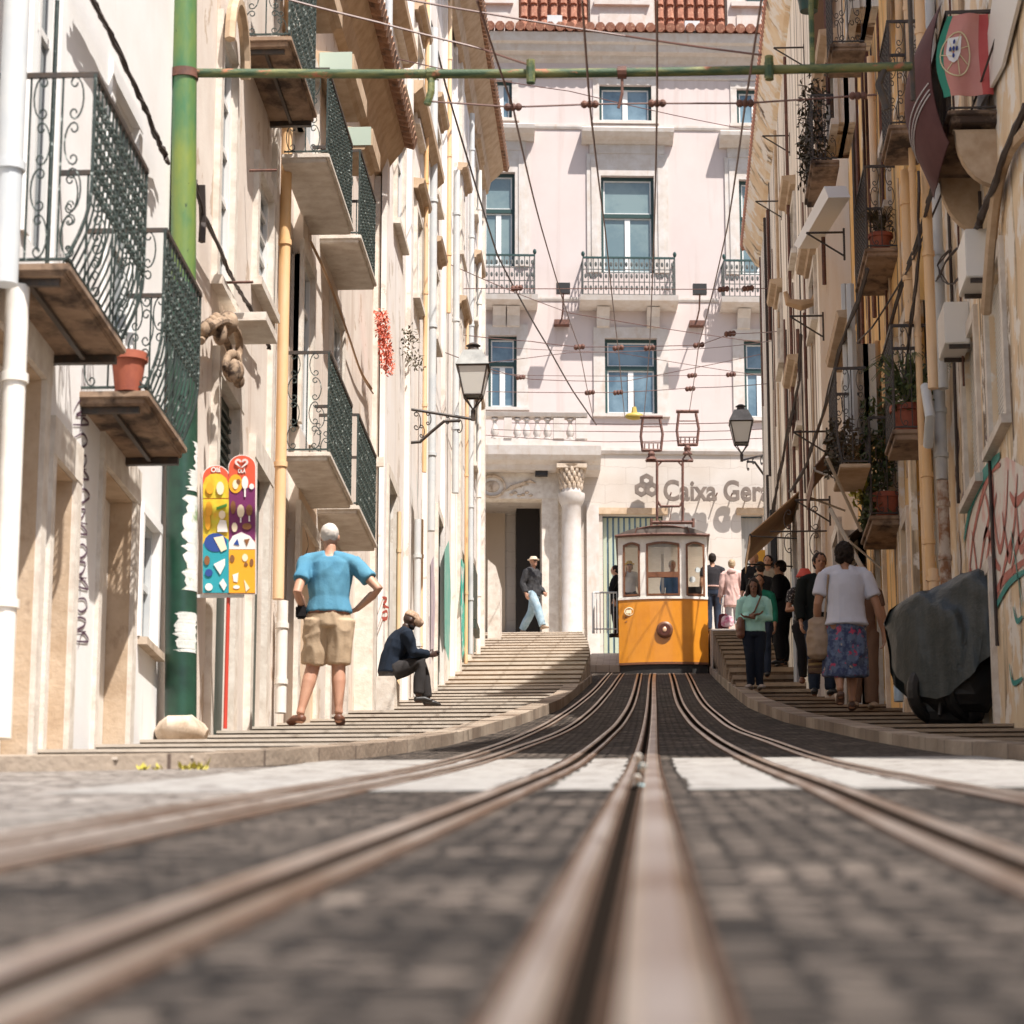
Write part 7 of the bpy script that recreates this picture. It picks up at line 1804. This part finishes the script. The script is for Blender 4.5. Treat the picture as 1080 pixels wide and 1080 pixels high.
# --- woman in mint top
P = gnd(797,39.3,SR); P.z = atY(797,728,39.3).z
tp,J = person('young woman with long dark hair in mint top, arms folded, looking down', P, math.radians(176), 1.64,
  pose={'elR':(.135,.0,.64),'wrR':(-.0,.10,.655),'elL':(-.135,.0,.64),'wrL':(.03,.115,.63),'hdR':(-.9,.3,.05),'hdL':(.9,.2,.1),'knR':(.045,.03,.285),'anR':(.04,.0,.05),'knL':(-.04,.01,.285),'anL':(-.035,-.03,.05)}, skin='skind', head=(0,-.35), build=.98, pieces=[
  ('shirt',fab('mint green cotton',(.36,.62,.55),(.30,.55,.48)),{'hem':-.01,'sleeve':1.75,'e':.016,'wr':.012}),('trousers',fab('navy black jeans',(.012,.016,.026)),{'e':.009}),('hair','haird',{'style':'long'}),('shoe',mat('grey shoe',(.3,.25,.22),.6))])
q = P+V((-.20,-.05,.78)); bag(q,.12,.26,.16,'brshoe','brown bag at the hip of the woman in the mint top',[q+V((0,0,.2)),P+V((.0,-.16,1.12)),P+V((.10,-.10,1.36))])
# --- man in black suit
P = gnd(826,44.0,SR); P.z = atY(827,702,44).z
person('heavy man in black suit with glasses standing on the stairs, head turned left', P, math.radians(70), 1.74, pose={'elR':(.15,.0,.63),'wrR':(.14,.09,.52),'wrL':(-.10,.14,.60),'anR':(.045,.0,.05),'anL':(-.045,.0,.05)}, skin='skint', head=(.1,-.05), build=1.18, pieces=[('jacket','blkc',{'hem':-.07,'sleeve':1.92,'e':.02,'collar':1}),('trousers','blkc',{'loose':.008,'e':.012}),('hair','haird',{}),('shoe','black'),('sunglasses','black')])
# --- man with raised arm, others in the group
P = gnd(812,50.0,SR)
person('man in grey-beige shirt raising one arm towards the wall behind the group', P, math.radians(168), 1.74, pose={'shL':(-.112,0,.83),'elL':(-.235,.03,.90),'wrL':(-.335,.05,.985),'hdL':(-.5,0,.8)}, skin='skint', head=(0,0), pieces=[('shirt',fab('grey beige shirt',(.28,.23,.17)),{'sleeve':1.6,'e':.015}),('trousers','blkc',{}),('hair','haird',{}),('shoe','black')])
P = gnd(803,43.0,SR)
person('person in bright green shirt half hidden behind the woman in the mint top', P, math.radians(172), 1.66, skin='skint', pieces=[('shirt',fab('green cotton',(.02,.16,.10)),{'sleeve':1.7}),('trousers','jeans',{}),('hair','haird',{}),('shoe','black')])
P = gnd(796,53,SR)
person('blond woman in dark top at the back of the group, left', P, math.radians(150), 1.72, skin='skin', pieces=[('shirt','blkc',{'sleeve':1.5}),('trousers','blkc',{}),('hair',mat('reddish blond hair',(.30,.14,.06),.6),{'style':'puffy'}),('shoe','black')])
P = gnd(804,48,SR)
person('dark-haired person seen from behind in the middle of the group', P, math.radians(10), 1.70, skin='skint', eyes=False, pieces=[('shirt','blkc',{'sleeve':1.5}),('trousers','jeans',{}),('hair','haird',{'style':'short'}),('shoe','black')])
# --- red hat woman, dark jacket man
P = gnd(851,36.4,SR); P.z = atY(851,724,36.4).z
person('woman with red bucket hat and black dotted blouse descending the right stairs', P, math.radians(196), 1.60, pose={'elR':(.16,.02,.63),'wrR':(.06,.12,.66),'knR':(.05,.06,.30),'anR':(.05,.05,.07)}, skin='skint', head=(0,-.1), pieces=[('shirt',mat('black blouse with white dots',(.015,.013,.015),.8,(.5,.48,.45),sc=38,lo=.58,hi=.61),{'sleeve':.6,'hem':-.07,'flare':.012}),('trousers','blkc',{}),('hat',fab('coral red cotton',(.55,.10,.08)),{'style':'bucket'}),('hair','haird',{}),('shoe','brshoe')])
P = gnd(868,33.6,SR); P.z = atY(866,734,33.6).z
tp,J = person('man in open black jacket over white shirt, just left of the white blouse', P, math.radians(186), 1.80, pose={'elR':(.15,.02,.63),'wrR':(.15,.07,.50)}, skin='skint', head=(.1,-.08), build=1.08, pieces=[('jacket',fab('black green jacket',(.014,.016,.014)),{'hem':-.06,'sleeve':1.9,'e':.02}),('trousers','jeans',{}),('hair','haird',{}),('shoe','black')])
mb = MB(); mb.prism([V((.045,.145,1.36)),V((-.045,.145,1.36)),V((-.07,.16,1.02)),V((.02,.16,1.02))],(0,.012,0)); mb.build('shirt_front',fab('white shirt cloth',(.6,.6,.6)),tp,local=True)
# --- woman in white blouse and floral skirt
P = gnd(895,27.3,SR); P.z = atY(895,747,27.3).z
SK = mat('floral cotton',(.045,.06,.13),.85,(.12,.16,.25),sc=14,lo=.45,hi=.55,stain=(.50,.06,.12),stain_sc=(13,13,13),stain_lo=.60,stain_hi=.63,stain2=(.50,.38,.26),s2_sc=17,s2_lo=.64,s2_hi=.67)
tp,J = person('woman with short dark hair in white blouse and floral skirt, walking away', P, math.radians(2), 1.70,
  pose={'elR':(.185,-.01,.61),'wrR':(.225,.03,.455),'hdR':(.1,.2,-1),'elL':(-.165,-.01,.62),'wrL':(-.165,.08,.50),'knL':(-.045,.07,.29),'anL':(-.05,-.055,.10),'toL':(-.05,-.03,.022),'knR':(.035,.05,.285),'anR':(.03,.07,.055),'toR':(.04,.155,.02)},
  skin='skint', build=1.17, vox=.010, head=(.0,.02), eyes=True, pieces=[
  ('shirt',fab('white checked linen',(.60,.60,.66),(.56,.56,.62),9),{'hem':-.035,'sleeve':.70,'loose':.005,'e':.016,'wr':.009,'flare':.016,'wf':(6,6,3),'name':'blouse'}),
  ('skirt',SK,{'z':.205,'flare':.026,'e':.012,'wr':.014,'wf':(11,11,1.4)}),('hair','haird',{'style':'puffy','wr':.012}),('shoe',mat('brown sandal',(.10,.05,.03),.6))])
q = P+V((-.27,.02,.74)); 
bag(q+V((0,0,-.2)),.24,.36,.16,'bag','large beige shoulder bag hanging at the left side of the woman in the white blouse',[q+V((-.06,0,.12)),q+V((.05,.03,.62)),q+V((.10,-.12,.60)),q+V((.05,-.02,.1))])
mb = MB(); mb.box(W0,q.x-.11,q.x+.09,q.y+.10,q.y+.16,q.z-.36,q.z-.22); solo('striped_bag', mb, mat('brown and yellow cloth',(.10,.05,.03),.8,(.45,.30,.12),sc=4,st=(.2,.2,6),lo=.5,hi=.54), 'brown and yellow striped cloth bag under the beige shoulder bag', 'bag')
# --- man in brown trousers ahead of her
P = gnd(911,30.2,SR)
person('person in brown trousers mostly hidden ahead of the woman in the white blouse', P, math.radians(185), 1.66, pose={'elL':(-.15,.0,.63)}, skin='skint', pieces=[('shirt',fab('brown shirt',(.16,.09,.06)),{'sleeve':.6}),('trousers',fab('brown trousers',(.17,.10,.065)),{'loose':.008}),('hair','haird',{}),('shoe','bag')])
# --- people in and behind the tram
P = V((atY(664,620,60.8).x, 60.75, atY(664,590,60.75).z-1.56))
person('passenger with yellow hat and sunglasses inside the left tram window', P, math.radians(180), 1.52, pose={'elR':(.14,.04,.66),'wrR':(.05,.09,.80),'hdR':(-.2,.1,1)}, skin='skin', pieces=[('shirt',fab('white blouse cloth',(.7,.68,.66)),{'sleeve':1.2}),('trousers','jeans',{}),('hair','hairb',{'style':'puffy'}),('hat',fab('yellow straw',(.65,.45,.15)),{}),('sunglasses','black')])
P = V((atY(709,600,61.3).x, 61.3, atY(709,590,61.3).z-1.76))
person('driver in blue shirt inside the middle tram window', P, math.radians(200), 1.74, skin='skin', pieces=[('shirt',fab('mid blue shirt',(.06,.14,.28)),{'sleeve':1.5}),('trousers','blkc',{}),('hair','hairw',{'style':'short'})])
P = atY(650,672,62.6)
person('person in black coat half hidden behind the left side of the tram', P, math.radians(90), 1.70, pose={'elL':(-.14,.06,.64)}, skin='skin', pieces=[('coat','blkc',{'hem':-.2,'sleeve':1.9,'e':.025}),('trousers','blkc',{}),('hair','haird',{}),('shoe','black')])
bpy.data.scenes.remove(TS)
for c_ in list(bpy.data.meshes):
    if c_.users == 0: bpy.data.meshes.remove(c_)
